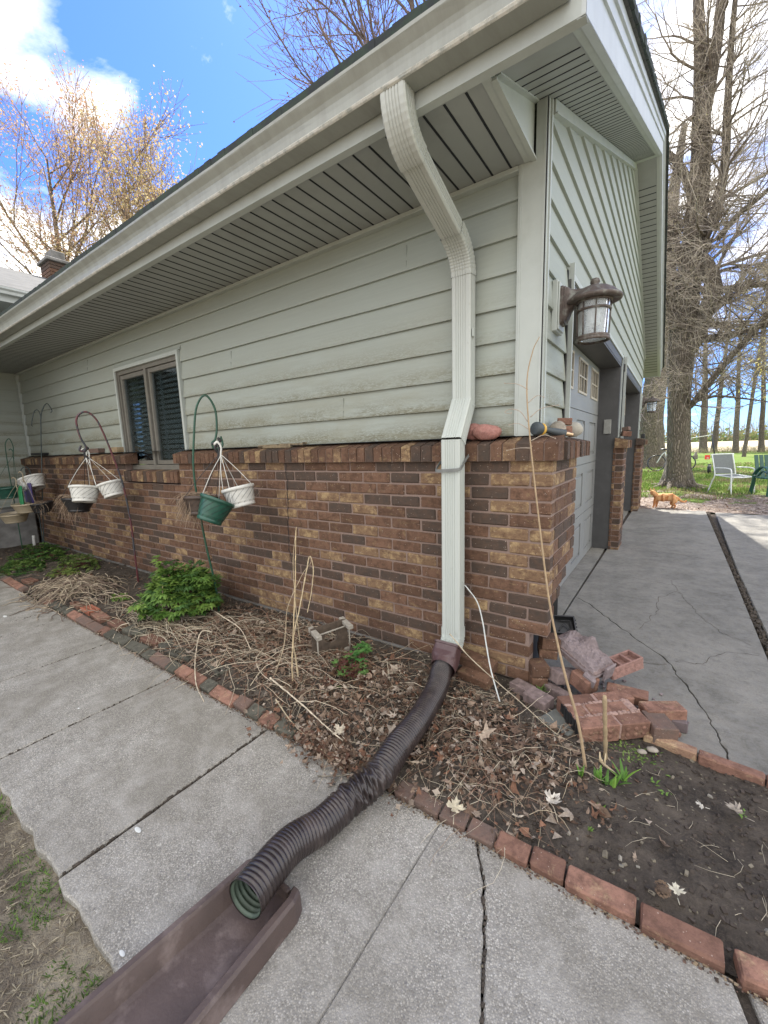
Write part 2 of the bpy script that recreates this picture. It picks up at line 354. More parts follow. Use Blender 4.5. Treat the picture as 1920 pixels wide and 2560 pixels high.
c = n.mix(n.ramp(n.noise(P, 1.7, 6, 0.65), [(0.42, 0), (0.57, 0.80)]), c, (0.092, 0.086, 0.070)); c = n.mix(n.ramp(n.noise(P, 5.5, 7, 0.8), [(0.44, 0), (0.60, 0.6)]), c, (0.245, 0.232, 0.20)); c = n.mix(n.ramp(n.noise(P, 13, 7, 0.85), [(0.50, 0), (0.60, 0.55)]), c, (0.085, 0.080, 0.068))
c = n.mix(n.ramp(n.noise(n.scale(P, (1, 1.8, 1)), 6.0, 6, 0.7), [(0.52, 0), (0.75, 0.35)]), c, (0.27, 0.265, 0.25))
c = n.mix(n.ramp(n.noise(P, 28, 6, 0.8), [(0.40, 0), (0.62, 0.55)]), c, (0.20, 0.195, 0.18)); c = n.mix(n.ramp(n.noise(P, 500, 2, 0.5), [(0.66, 0), (0.72, 0.6)]), c, (0.42, 0.41, 0.39))
sc_ = n.noise(n.scale(P, (3.0, 55.0, 1.0)), 1.0, 4, 0.7, 0.6)
c = n.mix(n.ramp(sc_, [(0.62, 0), (0.80, 0.10)]), c, (0.30, 0.29, 0.27))
c = n.mix(n.ramp(n.noise(P, 45, 4, 0.8), [(0.62, 0), (0.72, 0.6)]), c, (0.12, 0.12, 0.115))
n.val(p.inputs['Base Color'], c); n.val(p.inputs['Roughness'], 0.85); n.val(p.inputs['Normal'], n.bump(n.noise(P, 120, 5, 0.75), 0.5, 0.004)); M['drive'] = m
M['found'] = simple('foundation_concrete', (0.17, 0.165, 0.155), 0.9, var=0.3, vs=8, bump=0.5, bs=70, dirt=((0.08, 0.075, 0.065), 0.7, 6))
m, n, p = mk('garden_soil'); P = n.pos()
a = n.noise(P, 7, 8, 0.75); b = n.noise(P, 70, 5, 0.8)
c = n.mix(n.ramp(a, [(0.35, 0), (0.7, 1)]), (0.040, 0.034, 0.029), (0.135, 0.112, 0.090)); c = n.mix(n.ramp(b, [(0.5, 0), (0.75, 0.65)]), c, (0.15, 0.125, 0.10))
chip = n.voro(n.scale(P, (1, 1.0, 1)), 60, 'F1'); cc = n.sep(n.voro(P, 60, 'F1', 'Color'))
c = n.mix(n.math('MULTIPLY', n.math('LESS_THAN', chip, 0.22), n.math('MULTIPLY', n.math('GREATER_THAN', cc[0], 0.84), 0.7)), c, (0.27, 0.24, 0.17))
n.val(p.inputs['Base Color'], c); n.val(p.inputs['Roughness'], 0.97); n.val(p.inputs['Specular IOR Level'], 0.15)
n.val(p.inputs['Normal'], n.bump(n.math('ADD', a, n.math('MULTIPLY', b, 0.5)), 1.0, 0.02)); M['soil'] = m
m, n, p = mk('lawn'); P = n.pos(); S = n.sep(P)
a = n.noise(P, 0.55, 5, 0.6); b = n.noise(P, 14, 5, 0.8)
c = n.mix(b, (0.055, 0.095, 0.018), (0.13, 0.19, 0.04)); c = n.mix(n.ramp(a, [(0.5, 0), (0.72, 0.5)]), c, (0.20, 0.18, 0.085))
c = n.mix(n.ramp(n.noise(P, 30, 4, 0.8), [(0.58, 0), (0.68, 0.6)]), c, (0.24, 0.18, 0.12))
near = n.math('LESS_THAN', S[1], -1.0)
c2 = n.mix(n.ramp(n.noise(P, 8, 6, 0.75), [(0.42, 0), (0.62, 1)]), (0.12, 0.10, 0.075), (0.27, 0.235, 0.17)); c = n.mix(near, c, c2)
n.val(p.inputs['Base Color'], c); n.val(p.inputs['Roughness'], 1.0); n.val(p.inputs['Specular IOR Level'], 0.1); n.val(p.inputs['Normal'], n.bump(b, 0.8, 0.03)); M['lawn'] = m
m, n, p = mk('leafy_dirt'); P = n.pos(); cc = n.sep(n.voro(P, 30, 'F1', 'Color'))
c = n.ramp(cc[0], [(0.0, (0.10, 0.075, 0.055)), (0.5, (0.20, 0.155, 0.12)), (0.8, (0.34, 0.27, 0.22)), (1, (0.42, 0.36, 0.31))])
c = n.mix(n.ramp(n.noise(P, 2.0, 5, 0.7), [(0.45, 0), (0.62, 0.7)]), c, (0.12, 0.085, 0.065))
n.val(p.inputs['Base Color'], c); n.val(p.inputs['Roughness'], 1.0); n.val(p.inputs['Normal'], n.bump(n.noise(P, 30, 5, 0.8), 1.0, 0.03)); M['dirt'] = m
M['field'] = simple('stubble_field', (0.36, 0.30, 0.19), 1.0, var=0.25, vs=2.0)
M['leaf'] = attrmat('dead_leaves', 0.85, 0.35, 90, 0.4, 300, trans=0.12)
M['stem'] = attrmat('dry_stems', 0.8, 0.2, 60)
M['green'] = attrmat('green_leaves', 0.55, 0.25, 40, trans=0.25)
M['bud'] = attrmat('buds', 0.8, 0.2, 10, trans=0.3)
m, n, p = mk('bark'); P = n.pos()
wv = n.vmath('ADD', n.scale(P, (26.0, 26.0, 5.0)), n.scale(n.noisec(P, 3.0), (2.2, 2.2, 2.2))); r_ = n.voro(wv, 1.0, 'DISTANCE_TO_EDGE'); f = n.noise(n.scale(P, (18, 18, 5)), 1.0, 6, 0.75, 0.5)
h = n.math('ADD', n.ramp(r_, [(0.0, 0.15), (0.34, 1.0)]), n.math('MULTIPLY', f, 0.6))
c = n.mix(n.ramp(h, [(0.25, 0), (1.0, 1)]), (0.045, 0.037, 0.030), (0.25, 0.21, 0.165)); n.val(p.inputs['Base Color'], c); n.val(p.inputs['Roughness'], 0.95)
n.val(p.inputs['Normal'], n.bump(h, 1.0, 0.05)); M['bark'] = m
M['twig'] = attrmat('twigs', 0.9, 0.25, 8)
M['frame'] = simple('window_frame_taupe', (0.155, 0.145, 0.122), 0.5, var=0.12, vs=20)
m, n, p = mk('window_glass'); o = [x for x in m.node_tree.nodes if x.type == 'OUTPUT_MATERIAL'][0]
tb = n.new('ShaderNodeBsdfTransparent'); gl = n.new('ShaderNodeBsdfGlossy'); gl.inputs['Roughness'].default_value = 0.02; gl.inputs[0].default_value = (0.85, 0.9, 0.95, 1)
lw = n.new('ShaderNodeLayerWeight'); lw.inputs[0].default_value = 0.30; mx = n.new('ShaderNodeMixShader'); n.link(n.math('ADD', n.math('MULTIPLY', lw.outputs['Fresnel'], 0.9), 0.03), mx.inputs[0])
tb.inputs[0].default_value = (0.75, 0.8, 0.8, 1); n.link(tb.outputs[0], mx.inputs[1]); n.link(gl.outputs[0], mx.inputs[2]); n.link(mx.outputs[0], o.inputs[0]); M['glass'] = m
m, n, p = mk('ribbed_glass'); n.val(p.inputs['Base Color'], (0.8, 0.84, 0.86)); p.inputs['Transmission Weight'].default_value = 0.75; p.inputs['Roughness'].default_value = 0.22; p.inputs['IOR'].default_value = 1.25
n.val(p.inputs['Normal'], n.bump(n.noise(n.scale(n.pos(), (90, 90, 12)), 1.0, 2), 0.6, 0.004)); M['lglass'] = m
M['blind'] = simple('window_blind', (0.72, 0.78, 0.82), 0.6)
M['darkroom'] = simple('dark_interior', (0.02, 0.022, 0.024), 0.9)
M['door'] = simple('garage_door_grey', (0.205, 0.208, 0.20), 0.5, var=0.05, vs=5, bump=0.1, bs=200, dirt=((0.15, 0.155, 0.15), 0.4, 4))
M['dtrim'] = simple('dark_grey_casing', (0.060, 0.059, 0.058), 0.5, var=0.1, vs=8, dirt=((0.11, 0.11, 0.11), 0.3, 12))
M['cream'] = simple('cream_grille', (0.40, 0.36, 0.28), 0.55)
M['lantern'] = simple('weathered_lantern_metal', (0.10, 0.078, 0.068), 0.65, 0.3, var=0.25, vs=40, bump=0.4, bs=150, dirt=((0.27, 0.28, 0.25), 0.85, 28))
M['blackiron'] = simple('black_iron', (0.03, 0.032, 0.035), 0.5, 0.3)
M['bulb'] = simple('frosted_bulb', (0.8, 0.8, 0.78), 0.3)
M['brownpl'] = simple('dark_brown_plastic', (0.028, 0.021, 0.020), 0.28, var=0.18, vs=18, bump=0.15, bs=90, dirt=((0.10, 0.078, 0.068), 0.55, 14))
M['pipein'] = simple('algae_lined_plastic', (0.05, 0.07, 0.05), 0.6, var=0.4, vs=30)
M['splash'] = simple('maroon_brown_plastic', (0.078, 0.054, 0.046), 0.6, var=0.15, vs=14, bump=0.3, bs=120, dirt=((0.20, 0.155, 0.14), 0.8, 9))
M['hookg'] = simple('green_painted_steel', (0.015, 0.07, 0.04), 0.4, var=0.2)
M['hookd'] = simple('dark_painted_steel', (0.03, 0.045, 0.045), 0.45, var=0.3, vs=30)
m, n, p = mk('red_and_grey_wrapped_rod'); P = n.pos(); c = n.mix(n.ramp(n.noise(n.scale(P, (30, 30, 6)), 1.0, 3), [(0.46, 0), (0.52, 1)]), (0.035, 0.040, 0.048), (0.095, 0.022, 0.026))
n.val(p.inputs['Base Color'], c); n.val(p.inputs['Roughness'], 0.45); M['hookr'] = m
M['whitepl'] = simple('white_plastic', (0.62, 0.62, 0.58), 0.4, var=0.06, dirt=((0.42, 0.40, 0.34), 0.5, 18))
M['greenpl'] = simple('dark_green_plastic', (0.016, 0.075, 0.052), 0.35, var=0.15, dirt=((0.05, 0.10, 0.07), 0.4, 18))
M['tanpl'] = simple('tan_plastic', (0.30, 0.25, 0.17), 0.45, var=0.1)
M['blackpl'] = simple('black_plastic', (0.015, 0.015, 0.016), 0.4)
M['purple'] = simple('purple_plastic', (0.06, 0.045, 0.16), 0.4); M['bright'] = simple('bright_green_cloth', (0.02, 0.22, 0.08), 0.6)
M['stone'] = simple('pink_granite', (0.30, 0.14, 0.115), 0.85, var=0.25, vs=120, bump=0.5, bs=150, dirt=((0.42, 0.25, 0.22), 0.5, 70))
M['gstone'] = simple('grey_stone', (0.26, 0.23, 0.19), 0.9, var=0.3, vs=30, bump=0.5, bs=90)
M['nozzle'] = simple('nozzle_rubber', (0.045, 0.055, 0.06), 0.55); M['yellow'] = simple('yellow_ring', (0.55, 0.33, 0.05), 0.5); M['brass'] = simple('brass', (0.55, 0.40, 0.25), 0.35, 0.9)
m, n, p = mk('weathered_wood'); P = n.pos(); g = n.noise(n.scale(P, (25, 25, 25)), 2.0, 5, 0.7)
n.val(p.inputs['Base Color'], n.mix(g, (0.16, 0.135, 0.105), (0.44, 0.41, 0.35))); n.val(p.inputs['Roughness'], 0.9); n.val(p.inputs['Normal'], n.bump(g, 0.6, 0.004)); M['wood'] = m
M['dwood'] = simple('dark_old_board', (0.085, 0.062, 0.044), 0.8, var=0.35, vs=30, bump=0.3, bs=60)
M['vinyl'] = simple('white_vinyl_strip', (0.52, 0.54, 0.52), 0.5)
M['sling'] = simple('grey_mesh_sling', (0.15, 0.165, 0.165), 0.8); M['whitem'] = simple('white_painted_tube', (0.72, 0.74, 0.74), 0.4)
M['redpl'] = simple('red_sign_plastic', (0.65, 0.035, 0.03), 0.5)
m, n, p = mk('ginger_fur'); P = n.pos(); f = n.noise(n.scale(P, (1.0, 1.0, 0.5)), 45, 4, 0.7); st = n.noise(n.scale(P, (1, 1, 0.25)), 22, 3, 0.5)
c = n.mix(n.ramp(st, [(0.44, 0), (0.54, 1)]), (0.40, 0.155, 0.05), (0.60, 0.33, 0.15)); c = n.mix(n.ramp(f, [(0.45, 0), (0.8, 0.4)]), c, (0.72, 0.48, 0.28))
n.val(p.inputs['Base Color'], c); n.val(p.inputs['Roughness'], 0.95); n.val(p.inputs['Normal'], n.bump(f, 0.8, 0.01)); M['fur'] = m
# ------------------------------------------------------------------ the house (one thing, its parts as children)
house = thing('house', 'one-storey house wing with pale green lap siding over brown brick, seen from its garage corner', 'house')
BC = 0.0677; BL = 0.2032; J = 0.010
def brick_col(u, z, seed=0):
    b = fbm(u * 1.7 + seed, z * 1.3, 3.0, 3)
    r_ = rnd.random()
    pb = 0.24 + 0.25 * b; pd = 0.30 - 0.15 * b
    g = 1.0 if r_ < pb else (0.5 if r_ < pb + pd else 0.0)
    return (rnd.random(), g, rnd.random())
def rowspans(a, b, start):
    """brick spans covering a..b (a<b) measured from 0 with the first brick `start` long"""
    x = 0.0; nx = start; o = []
    while x < b:
        l, r_ = x, min(nx, b)
        if r_ - l > 0.03 and r_ > a: o.append((max(l, a), r_))
        x = nx; nx += BL
    return o
fb = MB(); fm = MB()
for k in range(17):
    zt = 1.18 - k * BC; zb = zt - BC
    start = BL if k % 2 == 0 else BL / 2
    a0 = 0.085 if k >= 13 else 0.0
    segs = [(a0, 7.62)] if zb < 0.985 - 0.02 and zt < 1.0 else [(a0, 3.235), (4.29, 7.62)]
    for (sa, sb) in segs:
        for (l, r_) in rowspans(sa, sb, start):
            if r_ - l < 0.035: continue
            dy = rnd.uniform(-0.0015, 0.0015)
            fb.box(-r_ + J / 2, -l - (J / 2 if l > a0 + 1e-6 else 0), dy, 0.075, zb + J / 2, zt - J / 2, brick_col(l, zb), ch=rnd.uniform(.0025, .007), jit=rnd.uniform(.001, .0026))
        fm.box(-sb, -sa - 0.004, 0.0065, 0.085, zb, zt)
o_fb = fb.build('front_brick_wall', M['brick'], house); o_fb['label'] = 'brown, black and buff brick wall under the siding'
fm.build('front_mortar', M['mortar'], o_fb)
# garage side brick pier, broken away towards the bottom
def pier(y0, y1, ext=None, name='brick_pier', first_k=17, headers=True, label=None):
    pb = MB(); pm = MB()
    for k in range(first_k + 1):
        zt = 1.18 - k * BC; zb = zt - BC
        if zb < -0.02: zb = -0.02
        e = ext(k) if ext else y1
        if e <= y0 + 0.02: continue
        start = BL if k % 2 == 1 else BL / 2
        for (l, r_) in rowspans(0, e - y0, start):
            pb.box(-0.075, rnd.uniform(-0.0015, 0.0015), y0 + l + (J / 2 if l > 0 else 0), y0 + r_ - (J / 2 if r_ < e - y0 - 1e-6 else 0), zb + J / 2, zt - J / 2, brick_col(l + y0, zb, 9), ch=0.004, jit=0.0012)
        pm.box(-0.085, -0.0065, y0 + 0.004, e - 0.004, zb, zt)
    o = pb.build(name, M['brick'], house, label); pm.build('mortar', M['mortar'], o); return o
cut = {9: 0.40, 10: 0.25, 11: 0.12, 12: 0.05}
pier(0.0762, 0.59, lambda k: 0.59 if k <= 8 else cut.get(k, 0.0), label='near brick pier of the garage, its lower corner broken away')
pier(3.33, 3.74, label='middle brick pier between the two garage doors'); pier(6.50, 7.30, label='far brick pier beyond the second garage door')
# side faces of the two far piers (facing the camera)
for yy in (3.33, 6.50):
    sb_ = MB(); sm_ = MB()
    for k in range(18):
        zt = 1.18 - k * BC; zb = max(zt - BC, -0.02)
        sb_.box(-0.105, -0.078, yy - 0.001, yy + 0.06, zb + J / 2, zt - J / 2, brick_col(k, zb, 5), ch=0.003)
    sb_.build('pier_side_brick', M['brick'], house)
# sloped rowlock cap
def cap_front(xa, xb, zf=1.258, zb_=1.290, z0=1.172, yf=-0.032, name='rowlock_cap'):
    cb = MB(); mm = MB(); x = xb
    while x > xa + 0.02:
        w = 0.0645 + rnd.uniform(-0.002, 0.002); l = max(x - w, xa)
        d = rnd.uniform(-0.003, 0.003)
        poly = [(x - 0.004, yf + d, z0 + 0.002), (x - 0.004, yf + d - 0.001, zf - 0.004 + d * .5), (x - 0.004, yf + d + 0.004, zf + d * .5), (x - 0.004, 0.088, zb_), (x - 0.004, 0.088, z0 + 0.002)]
        cb.prism(poly, (-(x - l) + 0.008, 0, 0), brick_col(x, 1.2, 4)); x = l
    mm.prism([(xb - 0.009, yf + 0.007, z0), (xb - 0.006, yf + 0.007, zf - 0.006), (xb - 0.006, 0.088, zb_ - 0.006), (xb - 0.006, 0.088, z0)], (-(xb - xa) + 0.012, 0, 0))
    o = cb.build(name, M['brick'], house); mm.build('mortar', M['mortar'], o); return o
cap_front(-3.26, 0.032); cap_front(-7.66, -4.18); cap_front(-4.29, -3.235, 1.098, 1.112, 0.993, -0.02, 'window_sill_brick')
# the short bits of wall between the ends of the cap and the sill
def cap_side(ya, yb, xf=0.045, name='rowlock_cap'):
    cb = MB(); mm = MB(); y = ya
    while y < yb - 0.02:
        w = 0.0645 + rnd.uniform(-0.003, 0.003); r_ = min(y + w, yb); d = rnd.uniform(-0.005, 0.005)
        cb.prism([(xf + d, y + 0.004, 1.174), (xf + d, y + 0.004, 1.254), (xf - 0.004 + d, y + 0.004, 1.258), (-0.088, y + 0.004, 1.289), (-0.088, y + 0.004, 1.174)], (0, r_ - y - 0.008, 0), brick_col(y, 1.2, 14)); y = r_
    mm.prism([(xf - 0.008, ya + 0.008, 1.176), (xf - 0.008, ya + 0.008, 1.25), (-0.086, ya + 0.008, 1.283), (-0.086, ya + 0.008, 1.176)], (0, yb - ya - 0.016, 0))
    o = cb.build(name, M['brick'], house); mm.build('mortar', M['mortar'], o); return o
cap_side(0.09, 0.70); cap_side(3.27, 3.79); cap_side(6.44, 7.34)
# concrete foundation strip under the brick
f = MB(); f.box(-7.7, -0.30, -0.012, 0.11, -0.12, 0.0275); f.build('foundation_strip', M['found'], house)
# framed walls behind the brick (block the light, carry the siding)
w = MB()
w.box(-4.39, -0.12, 0.105, 0.20, 0, 1.10); w.box(-7.6, -4.39, 0.105, 0.20, 0, 2.6); w.box(-3.22, -0.12, 0.105, 0.20, 1.10, 2.6); w.box(-4.39, -3.22, 0.105, 0.20, 2.13, 2.6)
w.prism([(-0.105, 0.11, 0.28), (-0.105, 0.60, 0.28), (-0.105, 0.60, 2.6), (-0.105, 0.11, 2.6)], (-0.1, 0, 0))
w.prism([(-0.105, 0.11, 0.0), (-0.105, 0.42, 0.0), (-0.105, 0.55, 0.28), (-0.105, 0.11, 0.28)], (-0.1, 0, 0))
w.box(-0.20, -0.105, 3.36, 3.70, 0, 2.12); w.box(-0.20, -0.105, 6.55, 7.25, 0, 2.6)
w.prism([(-0.105, 0.2, 2.20), (-0.105, 7.25, 2.20), (-0.105, 7.25, 2.55), (-0.105, 3.70, 4.15), (-0.105, 0.2, 2.62)], (-0.1, 0, 0))
w.box(-8.0, -0.2, 7.15, 7.25, 0, 2.6); w.box(-0.35, -0.20, 0.11, 0.2, 0, 2.6)
w.build('sheathing', M['darkroom'], house)
# ---- lap siding, front
EX = 0.154
s = MB()
def lapx(x0, x1, z, z1=None, y=0.1):
    z1 = z1 or z + EX
    k = max(2, int((x1 - x0) / 0.16)); b = len(s.v)
    for i in range(k + 1):
        x = x1 + (x0 - x1) * i / k; dz = 0.0022 * fbm(x * 1.3, z * 7, 2.0, 3); dy = 0.0016 * fbm(x * 2.1, z * 5, 7.0, 3)
        s.v += [(x, y + 0.012, z + dz), (x, y - 0.020 + dy, z + dz), (x, y - 0.0205 + dy, z + 0.010 + dz), (x, y - 0.012 + dy * .8, z + (z1 - z) * .5), (x, y - 0.002, z1 + 0.006), (x, y + 0.012, z1 + 0.006)]
    for i in range(k):
        for j in range(5): s.face((b + i * 6 + j, b + (i + 1) * 6 + j, b + (i + 1) * 6 + j + 1, b + i * 6 + j + 1))
    s.face([b + j for j in range(6)][::-1]); s.face([b + k * 6 + j for j in range(6)])
for k in range(8):
    z = 1.294 + k * EX; z1 = min(z + EX, 2.497)
    if z < 2.15:
        if z1 > 2.17: lapx(-4.46, -3.16, 2.166, z1)
        lapx(-7.53, -4.445, z, z1); lapx(-3.175, -0.205, z, z1)
    else: lapx(-7.53, -0.205, z, z1)
for (x, k) in ((-1.32, 1), (-2.45, 4), (-5.6, 2), (-6.4, 5), (-0.82, 6), (-5.1, 6)): s.box(x - .0009, x + .0009, 0.0785, 0.09, 1.294 + k * EX + .002, 1.294 + k * EX + .05); s.box(x - .0009, x + .0009, 0.086, 0.096, 1.294 + k * EX + .05, 1.294 + (k + 1) * EX - .02)
o_s = s.build('lap_siding', M['siding'], house); o_s['label'] = 'pale green lap siding streaked with mildew'
s = MB()
# ---- lap siding, garage gable end (same courses)
def lapy(y0, y1, z, z1, x=-0.1):
    p = [(x - 0.012, y0, z), (x + 0.017, y0, z), (x + 0.0175, y0, z + 0.010), (x + 0.002, y0, z1 + 0.004), (x - 0.012, y0, z1 + 0.004)]
    s.prism(p, (0, y1 - y0, 0))
def sof(y): return 2.49 + 0.414 * (y + 0.5) if y < 3.75 else 2.49 + 0.414 * (8.0 - y)
for k in range(20):
    z = 1.294 + k * EX; z1 = z + EX
    if z > 4.2: break
    lo = max(0.15, (z - 2.49) / 0.414 - 0.5 + 0.01); hi = min(7.27, 8.0 - (z - 2.49) / 0.414 - 0.01)
    if hi - lo < 0.1: continue
    if z1 < 2.2: lapy(lo, 0.628, z, z1); lapy(3.43, 3.61, z, z1); lapy(6.62, hi, z, z1)
    elif z < 2.17: lapy(lo, 0.628, z, z1); lapy(6.62, hi, z, z1); 
    else: lapy(lo, hi, z, z1)
s.box(-0.112, -0.09, 0.6, 6.64, 2.205, 2.222); o_g = s.build('gable_siding', M['siding'], house)
# ---- corner boards and channels
t = MB(); t.box(-0.205, -0.085, 0.068, 0.10, 1.292, 2.508); t.box(-0.130, -0.085, 0.069, 0.10, 2.508, 2.74); t.box(-0.0975, -0.085, 0.0665, 0.14, 1.2915, 2.745); t.box(-0.196, -0.188, 0.0655, 0.07, 1.30, 2.50)
t.box(-0.093, -0.078, 0.125, 0.145, 1.292, 2.75)
t.box(-0.087, -0.0815, 0.086, 0.092, 1.292, 2.74)
t.build('corner_board', M['trim'], house)
t = MB(); t.box(-7.57, -7.53, 0.06, 0.10, 1.29, 2.498); t.build('corner_channel', M['trim'], house)
t = MB(); t.box(-7.6, -0.205, 0.060, 0.098, 2.478, 2.4985); t.box(-7.6, -0.205, 0.052, 0.062, 2.474, 2.480); t.build('soffit_channel', M['trim'], house)
t = MB(); t.box(-7.53, -0.2, 0.03, 0.104, 1.2915, 1.2945); t.build('starter_strip', M['darkroom'], house)
def slope_box(mb, y0, y1, za, zb_, x0, x1, base=sof, m=0):
    """box following the rake between y0 and y1, za..zb above the soffit line"""
    mb.prism([(x0, y0, base(y0) + za), (x0, y1, base(y1) + za), (x0, y1, base(y1) + zb_), (x0, y0, base(y0) + zb_)], (x1 - x0, 0, 0), m=m)
t = MB(); slope_box(t, 0.15, 3.75, -0.055, -0.004, -0.10, -0.07); slope_box(t, 3.7501, 7.27, -0.055, -0.004, -0.10, -0.07)
slope_box(t, 0.15, 3.75, -0.063, -0.055, -0.10, -0.062); slope_box(t, 3.7501, 7.27, -0.063, -0.055, -0.10, -0.062); t.build('rake_trim', M['trim'], house)
# ---- soffit: flat panels with vent slots, raked panels, boxed return
t = MB(); t.box(-8.3, -0.142, -0.498, 0.104, 2.5, 2.52); o_sf = t.build('soffit', M['soffit'], house)
g = MB(); x = -0.235 - 0.0018
while x > -7.9:
    g.box(x - 0.0045, x + 0.0045, -0.445, 0.085, 2.4982, 2.5005); x -= 0.0867
g.build('vent_slots', M['groove'], o_sf)
g = MB()
for i in range(46):
    x = -0.235 - 0.0018 - 0.0867 * 2 * i + 0.04335
g.box(-8.3, -0.142, -0.498, -0.462, 2.4965, 2.5005); g.box(-0.175, -0.142, -0.46, 0.06, 2.4965, 2.5005)
g.build('soffit_edge_strip', M['trim'], o_sf)
t = MB(); slope_box(t, -0.498, 3.75, 0.0, 0.02, -0.14, 0.15); slope_box(t, 3.7501, 8.0, 0.0, 0.02, -0.14, 0.15)
o_rs = t.build('rake_soffit', M['soffit'], house); done2 = False
g = MB(); y = -0.27
while y < 7.9:
    if y > 3.75 and not done2: g.build('vent_slots', M['groove'], o_rs); g = MB(); done2 = True
    if abs(y - 3.75) > 0.25:
        a, b = y - 0.004, y + 0.004
        g.prism([(-0.142 if y < 0.1 else -0.09, a, sof(a) - 0.0016), (-0.142 if y < 0.1 else -0.09, b, sof(b) - 0.0016), (0.105, b, sof(b) - 0.0016), (0.105, a, sof(a) - 0.0016)], (0, 0, 0.002))
    y += 0.0835
g.build('vent_slots', M['groove'], o_rs)
g = MB()
for (a, b) in ((-0.498, 3.75), (3.7501, 8.0)): slope_box(g, a, b, -0.0035, 0.001, 0.112, 0.15)
g.prism([(-0.09, 3.55, sof(3.55) - .004), (0.15, 3.55, sof(3.55) - .004), (0.15, 3.75, sof(3.75) - .004), (-0.09, 3.75, sof(3.75) - .004)], (0, 0, 0.003))
g.build('soffit_edge_strip', M['trim'], o_rs)
t = MB(); t.prism([(-0.143, -0.43, 2.515), (-0.143, 0.07, 2.503), (-0.143, 0.07, 2.745), (-0.143, -0.40, 2.545)], (0.003, 0, 0))
slope_box(t, -0.42, 0.07, -0.006, 0.0, -0.143, -0.118); t.box(-0.146, -0.126, -0.44, 0.07, 2.4935, 2.5035); t.build('eave_return', M['trim'], house)
# ---- fascias
t = MB(); t.box(-9.5, 0.163, -0.503, -0.4985, 2.484, 2.70); t.box(-9.5, 0.163, -0.5055, -0.503, 2.484, 2.4875); t.box(-9.5, 0.163, -0.500, -0.47, 2.4835, 2.4865)
t.build('front_fascia', M['fascia'], house)
t = MB()
for (a, b) in ((-0.5035, 3.75), (3.7501, 8.02)):
    slope_box(t, a, b, -0.006, 0.115, 0.150, 0.163); slope_box(t, a, b, 0.115, 0.165, 0.150, 0.172); slope_box(t, a, b, 0.165, 0.205, 0.150, 0.182)
    slope_box(t, a, b, -0.007, -0.0035, 0.138, 0.163)
t.build('rake_fascia', M['rakem'], house)
t = MB(); t.box(-0.3, 0.163, 8.0, 8.02, 2.484, 2.70); t.build('rear_fascia', M['fascia'], house)
# ---- roof
t = MB()
for (a, b) in ((-0.575, 3.75), (3.7501, 8.1)):
    slope_box(t, a, b, 0.207, 0.243, -9.5, 0.195)
o_rf = t.build('roof', M['shingle'], house)
t = MB()
def ragged(a, b):
    y = a
    while y < b:
        y2 = min(y + rnd.uniform(0.03, 0.09), b); d = rnd.uniform(0.0, 0.006)
        slope_box(t, y, y2, 0.2065 + rnd.uniform(0, .004), 0.246 + d, 0.196, 0.205 + d)
        y = y2
ragged(-0.58, 3.75); ragged(3.7501, 8.1)
x = 0.19
while x > -9.4:
    x2 = x - rnd.uniform(0.03, 0.10); d = rnd.uniform(0.0, 0.006)
    t.box(x2, x, -0.604 - d * .5, -0.576, 2.667 + rnd.uniform(0, .002), 2.699 + d * 0.35); x = x2
t.build('shingle_edge', M['shedge'], o_rf)
# ---- gutter
t = MB()
prof = [(-0.508, 2.672), (-0.508, 2.538), (-0.515, 2.534), (-0.588, 2.534), (-0.593, 2.538), (-0.596, 2.545), (-0.594, 2.552), (-0.594, 2.575), (-0.597, 2.592), (-0.605, 2.607), (-0.617, 2.620), (-0.626, 2.630), (-0.629, 2.634), (-0.630, 2.645), (-0.622, 2.648), (-0.618, 2.642)]
nx = 120; xs = [0.12 - (9.6) * i / nx for i in range(nx + 1)]
b0 = len(t.v)
for i, x in enumerate(xs):
    for (y, z) in prof:
        t.v.append((x, y + rnd.uniform(-.0006, .0006), z + 0.0035 * fbm(x * 0.7, 4.0) + rnd.uniform(-.0005, .0005)))
k = len(prof)
for i in range(nx):
    for j in range(k - 1): t.face((b0 + i * k + j, b0 + (i + 1) * k + j, b0 + (i + 1) * k + j + 1, b0 + i * k + j + 1), smooth=False)
t.face([b0 + j for j in range(k)][::-1])
o_gu = t.build('gutter', M['gutter'], house)
# ---- downspout: fluted rectangular tube swept in the wall-normal plane
XC, DW, DD = -0.4625, 0.103, 0.070
def flute_profile(nf, w, d):
    pts = []; q = 0.0028
    def side(p0, p1, nrm, nf_):
        L_ = math.hypot(p1[0] - p0[0], p1[1] - p0[1]); seq = [(0, 0)]
        for i in range(nf_):
            c0 = 0.16 + 0.68 * (i + 0.5) / nf_; h_ = 0.22 * 0.68 / nf_
            seq += [(c0 - h_, 0), (c0 - h_ * .4, -q), (c0 + h_ * .4, -q), (c0 + h_, 0)]
        for (tt, e) in seq: pts.append((p0[0] + (p1[0] - p0[0]) * tt + nrm[0] * e, p0[1] + (p1[1] - p0[1]) * tt + nrm[1] * e))
    a, b, c_ = w / 2, d / 2, 0.006
    side((-a + c_, -b), (a - c_, -b), (0, -1), 5); pts.append((a - c_, -b)); 
    side((a, -b + c_), (a, b - c_), (1, 0), 3); pts.append((a, b - c_))
    side((a - c_, b), (-a + c_, b), (0, 1), 5); pts.append((-a + c_, b))
    side((-a, b - c_), (-a, -b + c_), (-1, 0), 3); pts.append((-a, -b + c_))
    return pts
